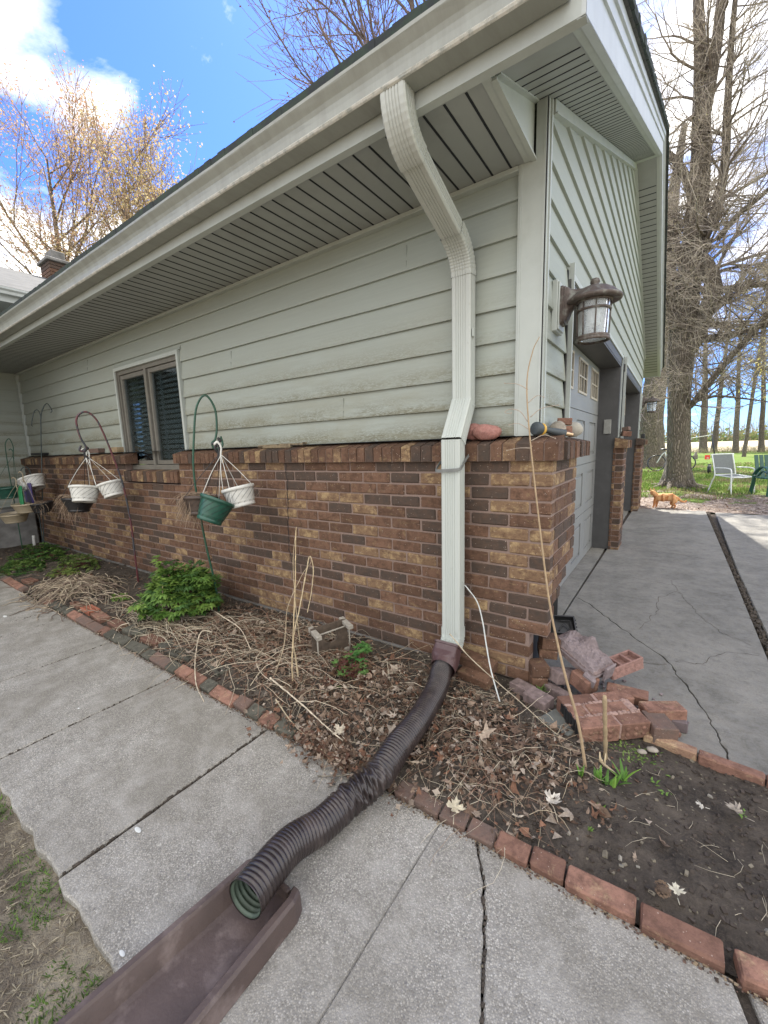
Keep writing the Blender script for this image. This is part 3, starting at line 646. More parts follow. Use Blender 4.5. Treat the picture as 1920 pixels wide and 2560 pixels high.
def sweep_yz(mb, path, w=DW, d=DD, scale=None, xcs=None):
    pf = flute_profile(5, w, d); k = len(pf); b = len(mb.v)
    for i, (y, z) in enumerate(path):
        a0 = path[max(i - 1, 0)]; a1 = path[min(i + 1, len(path) - 1)]
        ty, tz = a1[0] - a0[0], a1[1] - a0[1]; L_ = math.hypot(ty, tz); ty /= L_; tz /= L_
        ny, nz = tz, -ty      # normal whose +v side is away from the camera
        if nz * 0 + ny > 0 and tz < 0: ny, nz = -ny, -nz
        sc_ = scale[i] if scale else 1.0; xc = xcs[i] if xcs else XC
        for (u, v) in pf: mb.v.append((xc + u * sc_, y + ny * v * sc_, z + nz * v * sc_))
    for i in range(len(path) - 1):
        for j in range(k):
            j2 = (j + 1) % k; mb.face((b + i * k + j, b + i * k + j2, b + (i + 1) * k + j2, b + (i + 1) * k + j))
def arc(p0, p1, p2, n=12):
    return [((1 - t) ** 2 * p0[0] + 2 * t * (1 - t) * p1[0] + t * t * p2[0], (1 - t) ** 2 * p0[1] + 2 * t * (1 - t) * p1[1] + t * t * p2[1]) for t in [i / n for i in range(n + 1)]]
def crimp(n, a=0.97, b=1.015, e=3): return [1.0 if i < e or i > n - e else (a if i % 2 else b) for i in range(n + 1)]
ds = MB()
# upper elbow (outlet -> slant), slanted pipe, lower elbow, wall pipe, offset pieces, shoe
pA = arc((-0.548, 2.60), (-0.566, 2.425), (-0.435, 2.375), 26); sweep_yz(ds, pA, DW + .006, DD + .006, crimp(26, 0.988, 1.006))
pB = [(-0.44, 2.378), (-0.075, 2.245)]; 
o_ds = None
xs_ = [XC - 0.012, XC]
sweep_yz(ds, [(-0.445, 2.381), (-0.30, 2.325), (-0.15, 2.268), (-0.085, 2.243)], DW, DD)
pC = arc((-0.095, 2.247), (0.032, 2.20), (0.040, 2.085), 24); sweep_yz(ds, pC, DW + .006, DD + .006, crimp(24, 0.972, 1.012))
sweep_yz(ds, [(0.040, 2.10), (0.040, 1.8), (0.040, 1.468)], DW, DD)
sweep_yz(ds, [(0.038, 1.476), (-0.088, 1.276)], DW + .006, DD + .004)
sweep_yz(ds, [(-0.090, 1.285), (-0.090, 1.255), (-0.094, 0.7), (-0.098, 0.288)], DW, DD)
pE = [(-0.098, 0.292), (-0.098, 0.262)] + arc((-0.098, 0.25), (-0.100, 0.205), (-0.165, 0.165), 18)
sweep_yz(ds, pE, DW + .006, DD + .006, [1, 1] + crimp(18, 0.960, 1.012, 2))
o_ds = ds.build('downspout', M['spout'], house); o_ds['label'] = 'pale green fluted rectangular downspout at the garage corner'
for p_ in o_ds.data.polygons: p_.use_smooth = False
st_ = MB(); hw = DW / 2 + 0.006
path = [(XC + hw + .002, -0.02, 1.20), (XC + hw + .002, -0.075, 1.17), (XC + hw + .001, -0.105, 1.145), (XC + hw - .01, -0.137, 1.128), (XC - hw - 0.004, -0.142, 1.122), (XC - hw - 0.020, -0.125, 1.128), (XC - hw - .023, -0.085, 1.155), (XC - hw - .014, -0.035, 1.185)]
pth = bez(path, 5)
for i in range(len(pth) - 1):
    a, b = pth[i], pth[i + 1]; n_ = Vector((-(b - a).y, (b - a).x, 0)); n_ = (n_.normalized() if n_.length > 1e-6 else Vector((0, 1, 0))) * 0.0012
    st_.add([a - n_, b - n_, b + n_, a + n_, a - n_ + Vector((0, 0, .016)), b - n_ + Vector((0, 0, .016)), b + n_ + Vector((0, 0, .016)), a + n_ + Vector((0, 0, .016))], [(0, 1, 5, 4), (2, 3, 7, 6), (0, 3, 2, 1), (4, 5, 6, 7)])
st_.build('strap', simple('grey_strap', (0.17, 0.175, 0.165), 0.6), o_ds)
for (x, y, z) in ((XC + hw + .001, 0.03, 1.455), (XC + hw + .001, -0.075, 1.262), (XC + hw + .001, 0.03, 1.79), (XC + hw, -0.10, 0.55)):
    sc2 = MB(); sc2.lathe([(0.0, 0.003), (0.004, 0.003), (0.005, 0.0)], 8, M=tr(x, y, z) @ rot('Y', 90)); sc2.build('screw', M['trim'], o_ds)
sc2 = MB(); sc2.box(XC + hw, XC + hw + 0.006, 0.015, 0.033, 1.79, 1.83); sc2.build('seam_tab', M['trim'], o_ds)
# ---- window
win = MB(); X0, X1, Z0, Z1 = -4.44, -3.178, 1.285, 2.163
win.box(X0, X0 + .030, 0.062, 0.102, Z0, Z1); win.box(X1 - .030, X1, 0.062, 0.102, Z0, Z1); win.box(X0 + .0301, X1 - .0301, 0.0625, 0.102, Z1 - .032, Z1 - .001)
o_w = win.build('window', M['trim'], house); o_w['label'] = 'two-sash casement window in a pale trim'
fr = MB(); a, b, zb_, zt_ = X0 + .030, X1 - .030, 1.112, 2.131
fr.box(a, a + .028, 0.085, 0.16, zb_, zt_); fr.box(b - .028, b, 0.085, 0.16, zb_, zt_); fr.box(a + .0281, b - .0281, 0.0855, 0.16, zt_ - .04, zt_); fr.box(a + .0281, b - .0281, 0.075, 0.16, zb_, zb_ + .045)
xm = -3.822; fr.box(xm - .022, xm + .022, 0.080, 0.16, zb_ + .0455, zt_ - .0405)
fr.box(a, a + .012, 0.072, 0.0849, zb_, zt_); fr.box(b - .012, b, 0.072, 0.0849, zb_, zt_)
for (l, r_) in ((a + .028, xm - .022), (xm + .022, b - .028)):
    l += .004; r_ -= .004; u, v = zb_ + .049, zt_ - .044
    fr.box(l, l + .028, 0.098, 0.15, u, v, ch=.003); fr.box(r_ - .028, r_, 0.098, 0.15, u, v, ch=.003); fr.box(l + .0281, r_ - .0281, 0.0985, 0.15, u, u + .042, ch=.003); fr.box(l + .0281, r_ - .0281, 0.0985, 0.15, v - .042, v, ch=.003)
    fr.box(l + .0282, l + .034, .108, .14, u + .0422, v - .0422); fr.box(r_ - .034, r_ - .0282, .108, .14, u + .0422, v - .0422)
fr.build('window_frame', M['frame'], o_w)
for (l, r_) in ((a + .058, xm - .052), (xm + .052, b - .058)):
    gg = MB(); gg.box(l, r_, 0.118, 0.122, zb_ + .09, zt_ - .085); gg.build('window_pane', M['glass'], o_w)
bl = MB(); z = zb_ + 0.06
while z < zt_ - 0.05:
    bl.add([(a + .05, 0.150, z), (b - .05, 0.150, z), (b - .05, 0.172, z + 0.034), (a + .05, 0.172, z + 0.034)], [(0, 1, 2, 3)]); z += 0.048
bl.box(a + .17, a + .195, 0.142, .145, zb_ + .09, zt_ - .08, m=0); bl.box(xm + .14, xm + .17, 0.142, .145, zb_ + .09, zt_ - .08)
bl.build('window_blind', M['blind'], o_w)
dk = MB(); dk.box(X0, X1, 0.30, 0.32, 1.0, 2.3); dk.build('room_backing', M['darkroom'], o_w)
# ---- unseen porch roof, front wall and posts, added to darken the entrance
t = MB(); t.box(-9.5, -5.85, -3.6, -0.640, 2.49, 2.72); t.box(-7.6, -5.9, -3.62, -3.58, 0, 2.489); t.build('added_porch_roof', M['soffit'], house)
for (x, y) in ((-6.05, -3.5), (-7.5, -3.5)): t = MB(); t.box(x - .05, x + .05, y - .05, y + .05, 0, 2.488, ch=.006); t.build('added_porch_post', M['trim'], house)
# ---- settlement crack in the brickwork
t = MB(); zz = 1.165; xx = -1.80
while zz > 0.50:
    z2 = zz - rnd.uniform(.012, .03); x2 = -1.80 + .045 * (z2 - 1.17) + .012 * fbm(zz * 14, 3.3) + (.004 if int(zz / BC) % 2 else -.004); w_ = rnd.uniform(.001, .0026)
    t.prism([(xx - w_, -.0028, zz), (xx + w_, -.0028, zz), (x2 + w_, -.0028, z2), (x2 - w_, -.0028, z2)], (0, .003, 0)); xx, zz = x2, z2
t.build('wall_crack', M['groove'], o_fb)
# ---- garage doors
def garage_door(y0, y1, label):
    t = MB(); X = -0.28
    t.box(X - 0.04, X - 0.014, y0 - .05, y1 + .05, 0.008, 2.15)
    H = 0.5125; W = 0.43; n = 4; gap = (y1 - y0 - n * W) / n
    ys = [y0 + gap / 2 + i * (W + gap) for i in range(n)]
    for r_ in range(4):
        za, zb = 0.010 + r_ * H, 0.004 + (r_ + 1) * H
        ia, ib = (za + .085, zb - .085) if r_ < 3 else (1.695, 2.000)
        t.box(X - .013, X, y0, y1, za, ia); t.box(X - .013, X, y0, y1, ib, zb)
        yy = y0
        for y in ys:
            t.box(X - .0131, X - .0001, yy, y, ia, ib); yy = y + W
        t.box(X - .0131, X - .0001, yy, y1, ia, ib)
        if r_ < 3:
            for y in ys: t.box(X - .0135, X - .003, y + .035, y + W - .035, ia + .03, ib - .03, ch=.004)
    o = t.build('garage_door', M['door'], house, label)
    for y in ys:
        c = MB(); u, v = 1.695, 2.000
        c.box(X - .006, X + .008, y, y + .02, u, v); c.box(X - .006, X + .008, y + W - .02, y + W, u, v); c.box(X - .006, X + .0081, y + .0201, y + W - .0201, u, u + .02); c.box(X - .006, X + .0081, y + .0201, y + W - .0201, v - .02, v)
        for q in (1, 2): c.box(X - .008, X + .004, y + W * q / 3 - .006, y + W * q / 3 + .006, u + .02, v - .02)
        c.box(X - .008, X + .0042, y + .02, y + W - .02, (u + v) / 2 - .006, (u + v) / 2 + .006)
        cw = c.build('door_window', M['cream'], o)
        p = MB(); p.box(X - .012, X - .008, y + .01, y + W - .01, u + .01, v - .01); p.build('window_pane', glossdark, cw)
m, n, p = mk('dark_reflective_glass'); n.val(p.inputs['Base Color'], (0.02, 0.025, 0.03)); p.inputs['Roughness'].default_value = 0.04; n.val(p.inputs['Specular IOR Level'], 0.9); glossdark = m
garage_door(0.62, 3.34, 'near grey garage door with a row of small grilled windows'); garage_door(3.80, 6.52, 'second grey garage door, deeper along the wall')
for (y0, y1) in ((0.62, 3.34), (3.80, 6.52)):
    t = MB()
    t.box(-0.285, -0.075, y1, y1 + .012, 0.0, 2.075); t.box(-0.285, -0.082, y0 - .012, y0, 0.0, 2.075); t.box(-0.285, -0.0752, y0, y1, 2.060, 2.0745)
    t.box(-0.0995, -0.072, y1 + .0122, y1 + 0.075, 0.0, 2.15); t.box(-0.0995, -0.072, y0 - .012, y1 + 0.075, 2.0755, 2.150)
    for z in [0.15 + 0.2 * i for i in range(10)]: t.lathe([(0, .003), (.005, .002), (.005, 0)], 6, M=tr(-0.245, y1, z) @ rot('X', 90))
    o = t.build('door_casing', M['dtrim'], house)
    c = MB(); c.box(-0.10, -0.060, y1 + .0755, y1 + .098, 1.292, 2.2); c.box(-0.10, -0.0605, y0 + .022, y1 + .0975, 2.1505, 2.183); c.box(-0.10, -0.058, y0 + .0, y0 + .018, 1.285, 2.235); c.build('casing_trim', M['trim'], o)
    c = MB(); c.box(-.11, -.088, y0 - .012, y0 + .002, 1.29, 2.2); c.build('dark_gap', M['groove'], o)
# doorbell-sized keypad on the far jamb
t = MB(); t.box(-0.212, -0.138, 3.318, 3.3395, 1.335, 1.495, ch=.004); t.build('keypad', simple('grey_keypad', (0.24, 0.24, 0.22), 0.5), house)
# ---- far wing: wall, stoop, roof, chimney
t = MB()
for k in range(16): 
    z = 0.56 + k * EX
    t.prism([(-7.6 + .014, 0.13, z), (-7.6 + .014, 0.13, z + .01), (-7.597, 0.13, z + EX + .003), (-7.62, 0.13, z + EX + .003), (-7.62, 0.13, z)], (0, -3.4, 0))
t.prism([(-7.6, 0.3, 3.0), (-7.6, -3.3, 3.0), (-7.6, -3.3, 3.37), (-7.6, 0.3, 3.37)], (-.05, 0, 0))
t.build('wing_wall', M['siding'], house)
t = MB(); t.box(-9.0, -7.22, -2.9, -0.05, -0.1, 0.56, ch=.015); t.build('stoop', M['found'], house)
t = MB(); t.prism([(-6.96, 7, 3.53), (-10.5, 7, 4.97), (-14.0, 7, 3.53), (-14.0, 7, 3.49), (-10.5, 7, 4.93), (-6.96, 7, 3.49)], (0, -11.5, 0)); o_wr = t.build('wing_roof', M['shingle'], house)
t = MB(); t.box(-7.02, -7.0, -4.5, 7, 3.345, 3.49); t.box(-7.62, -7.02, -4.5, 7, 3.345, 3.36); t.box(-14, -7.63, -4.3, 7, 3.0, 3.36); t.build('wing_fascia', M['fascia'], house)
t = MB(); t.prism([(-7.0, 7, 3.50), (-7.0, 7, 3.425), (-6.92, 7, 3.425), (-6.915, 7, 3.46), (-6.89, 7, 3.48), (-6.89, 7, 3.505)], (0, -11.5, 0)); t.build('wing_gutter', M['fascia'], house)
t = MB()
for k in range(10):
    z = 4.6 + k * .07; t.box(-10.85, -10.35, 1.62, 2.02, z, z + .062, brick_col(k, z), ch=.004)
o_ch = t.build('chimney', M['brick'], o_wr); t = MB(); t.box(-10.9, -10.3, 1.57, 2.07, 5.30, 5.36, ch=.01); t.box(-10.78, -10.42, 1.70, 1.95, 5.36, 5.55, ch=.01); t.build('chimney_cap', M['found'], o_ch)
# ------------------------------------------------------------------ ground, walkway, driveway, bed
def sheet(name, x0, x1, y0, y1, nx, ny, hf, mat):
    me = bpy.data.meshes.new(name); vs_ = []; fs = []
    for j in range(ny + 1):
        for i in range(nx + 1):
            x = x0 + (x1 - x0) * i / nx; y = y0 + (y1 - y0) * j / ny; vs_.append((x, y, hf(x, y)))
    for j in range(ny):
        for i in range(nx):
            a = j * (nx + 1) + i; fs.append((a, a + 1, a + nx + 2, a + nx + 1))
    me.from_pydata(vs_, [], fs); me.materials.append(mat); me.polygons.foreach_set('use_smooth', [True] * len(fs)); me.update()
    o = bpy.data.objects.new(name, me); COL.objects.link(o); return struct(o)
g = MB(); g.quad((-900, -900, -0.06), (900, -900, -0.06), (900, 900, -0.06), (-900, 900, -0.06)); struct(g.build('ground', M['lawn']))
g = MB(); g.quad((-250, 50, -0.035), (400, 50, -0.035), (400, 190, -0.035), (-250, 190, -0.035)); struct(g.build('field', M['field']))
sheet('lawn', -3.0, 14.0, 7.2, 40.0, 60, 100, lambda x, y: -0.012 + 0.05 * fbm(x * .3, y * .3) * min(1, (y - 7.2) / 2) + 0.012 * fbm(x * 2, y * 2), M['lawn'])
sheet('front_lawn', -9.0, 1.0, -5.0, -1.70, 220, 80, lambda x, y: -0.022 + 0.018 * fbm(x * 3, y * 3) + 0.012 * fbm(x * 14, y * 14, 2), M['lawn'])
def dirt_h(x, y): return 0.006 + 0.018 * fbm(x * 1.5, y * 1.5) + 0.01 * fbm(x * 8, y * 8)
sheet('dirt_patch', -0.6, 6.5, 6.85, 10.4, 110, 60, lambda x, y: dirt_h(x, y) - 0.03 * max(0, (y - 9.4)) - 0.05 * max(0, 7.05 - y), M['dirt'])
def slab(mb, pts, z0, z1, ch=0.006, inner=None):
    """polygon slab (ccw) with a chamfered top edge"""
    n = len(pts); P = [Vector((p[0], p[1])) for p in pts]; ins = []
    for i in range(n):
        a, b, c = P[i - 1], P[i], P[(i + 1) % n]
        e1 = (b - a).normalized(); e2 = (c - b).normalized(); n_ = Vector((-(e1 + e2).y, (e1 + e2).x))
        n_ = n_.normalized() if n_.length > 1e-6 else Vector((-e1.y, e1.x)); ins.append(b + n_ * ch)
    vs_ = [(p.x, p.y, z0) for p in P] + [(p.x, p.y, z1 - ch) for p in P] + [(p.x, p.y, z1) for p in ins]
    fs = [(i, (i + 1) % n, n + (i + 1) % n, n + i) for i in range(n)] + [(n + i, n + (i + 1) % n, 2 * n + (i + 1) % n, 2 * n + i) for i in range(n)] + [tuple(range(2 * n, 3 * n))]
    mb.add(vs_, fs)
def rough_edge(p, q, amp, step=0.03, fr=9.0, sd=0.0):
    p = Vector(p); q = Vector(q); L_ = (q - p).length; k = max(1, int(L_ / step)); d = (q - p) / L_; nn = Vector((-d.y, d.x)); o = []
    for i in range(k):
        b = p + d * (L_ * i / k); o.append(b + nn * (amp * fbm(b.x * fr + sd, b.y * fr, 1.0, 5)) if i else b)
    return o
w = MB(); seams = [-9.0, -7.3, -6.3, -5.3, -4.245, -3.715, -3.417, -2.622, -1.812, -0.995]
GAP = [.003, .003, .003, .003, .003, .003, .0032, .005, .0035, .0055]
def quad_slab(x0, x1, y0, y1, a_left=0.0, skew=0.0, lawn=0.012):
    pts = rough_edge((x0, y0), (x1, y0), lawn, .02, 7) + rough_edge((x1, y0), (x1, y1), 0.0035, .03, 14, 5) + rough_edge((x1, y1), (x0, y1), 0.008, .03, 12) + rough_edge((x0, y1), (x0, y0), 0.0035, .03, 14, 9)
    slab(w, pts, -0.09, 0.0 + rnd.uniform(-.0015, .0015), 0.005)
for i in range(len(seams) - 1):
    quad_slab(seams[i] + GAP[i] , seams[i + 1] - GAP[i + 1], -1.728, -0.925)
quad_slab(-0.995 + .0055, -0.1150, -1.732, -0.925)
cr = [(0.011, -0.917), (0.018, -0.935), (0.048, -0.985), (0.081, -1.039), (0.092, -1.08), (0.117, -1.124), (0.140, -1.19), (0.171, -1.281), (0.195, -1.36), (0.26, -1.55), (0.40, -2.2), (0.5, -2.7)]
crp = []
for i in range(len(cr) - 1): crp += rough_edge(cr[i], cr[i + 1], 0.004, .012, 25, 3)
crp.append(Vector(cr[-1]))
L1 = [Vector((-0.1135, -2.7))] + [p + Vector((-0.0028 - .005 * abs(fbm(p.x * 14, p.y * 14, 8)), 0)) for p in crp[::-1]] + [Vector((-0.05, -0.915)), Vector((-0.1135, -0.935))]
slab(w, L1, -0.09, 0.001, 0.005)
R1 = [p + Vector((0.0022 + .004 * abs(fbm(p.x * 12, p.y * 12, 3)), -.003)) for p in crp] + [Vector((0.80, -2.7)), Vector((0.775, -1.25)), Vector((0.665, -1.01)), Vector((0.640, -0.925)), Vector((0.3, -0.925))]
slab(w, R1, -0.09, 0.0, 0.005)
slab(w, [Vector((0.672, -0.93)), Vector((0.70, -1.02)), Vector((0.80, -1.25)), Vector((0.82, -2.7)), Vector((3.0, -2.7)), Vector((3.0, -0.93))], -0.09, -0.006, 0.005)
struct(w.build('walkway', M['walk']))
# ---- driveway slabs separated by real cracks
d = MB()
c1 = [(-0.128, 1.50), (-0.06, 1.44), (0.014, 1.374), (0.10, 1.23), (0.21, 1.082), (0.30, 0.965), (0.357, 0.878), (0.43, 0.79), (0.496, 0.696), (0.539, 0.587), (0.59, 0.43), (0.623, 0.314), (0.668, 0.181), (0.69, 0.05), (0.707, -0.09)]
cp = []
for i in range(len(c1) - 1): cp += rough_edge(c1[i], c1[i + 1], 0.012, .02, 14, 7)
cp.append(Vector(c1[-1])); e = Vector((0.0022, 0.0018))
slab(d, [Vector((-0.128, -0.085))] + [Vector((0.40, -0.085)), Vector((0.70, -0.09))] + [p - e * (0.3 + 3.0 * abs(fbm(p.x * 9, p.y * 9, 2))) for p in cp[::-1]], -0.1, 0.0, 0.002)
far = rough_edge((0.975, 6.95), (-0.128, 7.05), 0.05, .05, 3)
slab(d, [Vector((0.712, -0.09)), Vector((0.962, -0.12)), Vector((0.978, 3.0)), Vector((0.985, 6.95))] + far + [p + e * (0.3 + 3.0 * abs(fbm(p.x * 11, p.y * 11, 6))) for p in cp], -0.1, 0.0, 0.002)
slab(d, [Vector((1.012, -0.12)), Vector((7.5, -0.12)), Vector((7.5, 6.3))] + rough_edge((7.5, 6.3), (1.03, 6.90), .06, .08, 2) + [Vector((1.028, 3.0))], -0.1, -0.004, 0.008)
slab(d, [Vector((-0.29, -0.02)), Vector((-0.142, -0.02)), Vector((-0.142, 7.2)), Vector((-0.29, 7.2))], -0.1, -0.002, 0.002)
struct(d.build('driveway', M['drive']))
# fine cracks as narrow grooves of dark dirt standing 1 mm proud in the hairlines
ck = MB()
def crack(pts, w0=0.004, z=0.0012, sd=0):
    q = []
    for i in range(len(pts) - 1): q += rough_edge(pts[i], pts[i + 1], 0.022, .015, 10, sd)
    q.append(Vector(pts[-1]))
    for i in range(len(q) - 1):
        ww = w0 * (0.5 + abs(fbm(q[i].x * 20, q[i].y * 20, 5))); t_ = (q[i + 1] - q[i]); n_ = Vector((-t_.y, t_.x)).normalized() * ww * .5
        ck.add([(q[i].x - n_.x, q[i].y - n_.y, z), (q[i].x + n_.x, q[i].y + n_.y, z), (q[i + 1].x + n_.x, q[i + 1].y + n_.y, z), (q[i + 1].x - n_.x, q[i + 1].y - n_.y, z)], [(3, 2, 1, 0)])
crack([(0.327, 0.612), (0.42, 0.60), (0.497, 0.646)], .005); crack([(0.511, 2.366), (0.554, 2.065), (0.429, 1.80), (0.44, 1.53), (0.346, 1.079)], .0035); crack([(0.564, 2.029), (0.61, 1.85), (0.67, 1.572), (0.779, 1.286)], .0035)
crack([(0.539, 0.703), (0.639, 0.744), (0.70, 0.86), (0.778, 0.975), (0.935, 1.028)], .0035); crack([(-0.14, 2.393), (0.402, 2.237), (0.95, 2.10)], .0035, sd=4); crack([(0.0, 3.656), (0.365, 3.505), (.96, 3.25)], .004, sd=8)
crack([(0.77, 1.3), (0.93, 1.15)], .003)
struct(ck.build('driveway_cracks', M['soil']))
# soil showing in the seams
sm = MB(); sm.quad((-9, -1.715, -0.020), (-0.13, -1.715, -0.020), (-0.13, -0.9, -0.020), (-9, -0.9, -0.020)); sm.quad((-0.13, -2.9, -0.020), (3, -2.9, -0.020), (3, -0.9, -0.020), (-0.13, -0.9, -0.020)); sm.quad((-0.29, -0.1, -0.030), (7.4, -0.1, -0.030), (7.4, 6.85, -0.030), (-0.29, 6.85, -0.030))

for i in range(900):
    sxm = rnd.choice([-0.995] * 3 + [-1.812, -2.622] * 2 + [-3.417, -3.715]); y = rnd.uniform(-1.72, -0.93)
    sm.box(sxm + rnd.gauss(0, .002) - .003, sxm + rnd.gauss(0, .002) + .003, y, y + rnd.uniform(.003, .010), -0.02, rnd.uniform(-.012, .0025), ch=.001)
for i in range(500):
    t_ = rnd.random(); q = crp[int(t_ * (len(crp) - 1))]; sm.box(q.x - .004, q.x + .004, q.y - .004, q.y + rnd.uniform(.004, .012), -.02, rnd.uniform(-.012, .002), ch=.001)
for i in range(1400):
    y = rnd.uniform(-0.1, 6.9); x = 0.995 + 0.004 * y / 2 + rnd.gauss(0, .010); s_ = rnd.uniform(.003, .010); sm.box(x - s_, x + s_, y, y + s_ * 2, -.02, rnd.uniform(-.01, .004), ch=.002)
struct(sm.build('soil_seams', M['soil']))
# ---- flower bed
def bed_h(x, y):
    h = 0.020 + 0.012 * fbm(x * 2.5, y * 2.5) + 0.007 * fbm(x * 11, y * 11, 2) + 0.004 * fbm(x * 34, y * 34, 4)
    m_ = math.exp(-((x + 0.85) / 0.95) ** 2 - ((y + 0.52) / 0.36) ** 2) * 0.035 + math.exp(-((x + 4.0) / 0.6) ** 2 - ((y + 0.65) / 0.25) ** 2) * 0.06
    m_ += math.exp(-((x + 1.8) / 0.5) ** 2 - ((y + 0.5) / 0.3) ** 2) * 0.03; m_ += math.exp(-((x + 0.05) / 0.35) ** 2 - ((y + 0.55) / 0.3) ** 2) * 0.02
    e = min(1.0, max(0.0, (y + 0.89) / 0.10))
    return (h + m_) * (0.35 + 0.65 * e) - (0.012 if x > 0.3 else 0.0)
def bed_y1(x): return 0.02 if x < -0.05 else (-0.06 if x > 0.1 else -0.02)
sheet('flower_bed', -7.3, 3.0, -0.915, 0.03, 900, 84, lambda x, y: bed_h(x, y) if (x < 0.02 or y < -0.10) else bed_h(x, y) * 0.3 - 0.04, M['soil'])
# ------------------------------------------------------------------ drain pipe, splash block
pipe = thing('drain_pipe', 'long dark brown corrugated drain pipe snaking from the downspout to the splash block', 'drain pipe')
ctr = bez([(-0.4625, -0.205, 0.135), (-0.450, -0.27, 0.112), (-0.418, -0.37, 0.104), (-0.385, -0.52, 0.102), (-0.365, -0.68, 0.102), (-0.352, -0.84, 0.104), (-0.350, -0.98, 0.088), (-0.382, -1.09, 0.070), (-0.398, -1.21, 0.068), (-0.412, -1.32, 0.088), (-0.398, -1.42, 0.108), (-0.383, -1.505, 0.112)], 90)
cum = [0.0]
for i in range(1, len(ctr)): cum.append(cum[-1] + (ctr[i] - ctr[i - 1]).length)
def corrugated(mb, r0, amp, ns=30, inward=0.0, s_from=0.0, s_to=9.0, step=0.0019):
    b = len(mb.v); S_ = s_from; rings = 0; j = 0; u = None; tot = min(cum[-1], s_to)
    while S_ <= tot:
        while j < len(cum) - 2 and cum[j + 1] < S_: j += 1
        t = (S_ - cum[j]) / max(1e-9, cum[j + 1] - cum[j]); p = ctr[j].lerp(ctr[j + 1], t); d = (ctr[min(j + 2, len(ctr) - 1)] - ctr[max(j - 2, 0)]).normalized()
        if u is None: u = d.cross(Vector((0, 0, 1))).normalized()
        u = (u - d * u.dot(d)).normalized(); w = d.cross(u)
        tight = 0.5 + 0.5 * math.sin(S_ * 9.0 + 1.2)             # stretched and squeezed stretches
        per = 0.0135 + 0.0 * tight
        ph = S_ / per * 2 * math.pi
        rib = abs(math.sin(ph / 2)) ** 0.7
        for k in range(ns):
            a = 2 * math.pi * k / ns; am = amp * (0.55 + 0.45 * tight)
            dent = 0.0
            if 0.72 < S_ < 0.98:  # crushed stretch where the pleats buckle
                e = math.sin((S_ - 0.72) / 0.26 * math.pi); dent = e * (0.0065 * math.sin(4 * a + ph * 0.5 + 2.5 * math.sin(S_ * 45)) + 0.009 * fbm(math.cos(a) * 1.8, math.sin(a) * 1.8 + S_ * 42, 2)) - e * 0.003
            r = r0 + am * rib + dent - inward + 0.0015 * math.sin(S_ * 24 + a)
            mb.v.append(tuple(p + (u * math.cos(a) + w * math.sin(a)) * r))
        rings += 1; S_ += step
    for i in range(rings - 1):
        for k in range(ns):
            k2 = (k + 1) % ns; q = (b + i * ns + k, b + i * ns + k2, b + (i + 1) * ns + k2, b + (i + 1) * ns + k)
            mb.face(q if inward == 0 else q[::-1], smooth=True)
    return b, rings
mb = MB(); b_, rg = corrugated(mb, 0.0475, 0.0070); po = mb.build('corrugated_pipe', M['brownpl'], pipe)
mb = MB(); b_, r2 = corrugated(mb, 0.0475, 0.0070, inward=0.003, s_from=cum[-1] - 0.30)
o = mb.build('pipe_lining', M['pipein'], pipe)
ad = MB()
def loft(mb, rings):
    n_ = len(rings[0]); b = len(mb.v)
    for r_ in rings: mb.v += [tuple(p) for p in r_]
    for i in range(len(rings) - 1):
        for j in range(n_): mb.face((b + i * n_ + j, b + i * n_ + (j + 1) % n_, b + (i + 1) * n_ + (j + 1) % n_, b + (i + 1) * n_ + j), smooth=False)
def ringshape(c, d, u, w_, h_, sq, n_=28):
    d = d.normalized(); u = (u - d * u.dot(d)).normalized(); v = d.cross(u); o = []
    for i in range(n_):
        a = 2 * math.pi * i / n_; e = 2.0 / sq
        ca, sa = math.cos(a), math.sin(a); o.append(c + u * (w_ * math.copysign(abs(ca) ** e, ca)) + v * (h_ * math.copysign(abs(sa) ** e, sa)))
    return o
X_ = Vector((1, 0, 0)); d0 = Vector((0, -0.62, -0.75)); d1 = Vector((0.1, -0.92, -0.36))
loft(ad, [ringshape(Vector((-0.4625, -0.150, 0.212)), d0, X_, 0.066, 0.048, 7), ringshape(Vector((-0.4625, -0.151, 0.211)), d0, X_, 0.069, 0.051, 7), ringshape(Vector((-0.4625, -0.157, 0.203)), d0, X_, 0.069, 0.051, 7), ringshape(Vector((-0.4625, -0.158, 0.202)), d0, X_, 0.064, 0.046, 7),
          ringshape(Vector((-0.4625, -0.176, 0.178)), d0, X_, 0.066, 0.050, 6), ringshape(Vector((-0.461, -0.200, 0.149)), d0.lerp(d1, .5), X_, 0.069, 0.060, 4), ringshape(Vector((-0.457, -0.222, 0.130)), d1, X_, 0.067, 0.066, 2.2), ringshape(Vector((-0.451, -0.245, 0.120)), d1, X_, 0.064, 0.064, 2)])
ad.build('adapter', simple('maroon_adapter_plastic', (0.075, 0.040, 0.042), 0.4, var=0.1, vs=12, dirt=((0.13, 0.09, 0.08), 0.5, 25)), pipe)
sb = MB()
def spl(y):
    t = (-1.385 - y) / 0.72; xl = -0.503 - 0.085 * t; xr = -0.300 + 0.0 * t; return xl, xr
rows = []
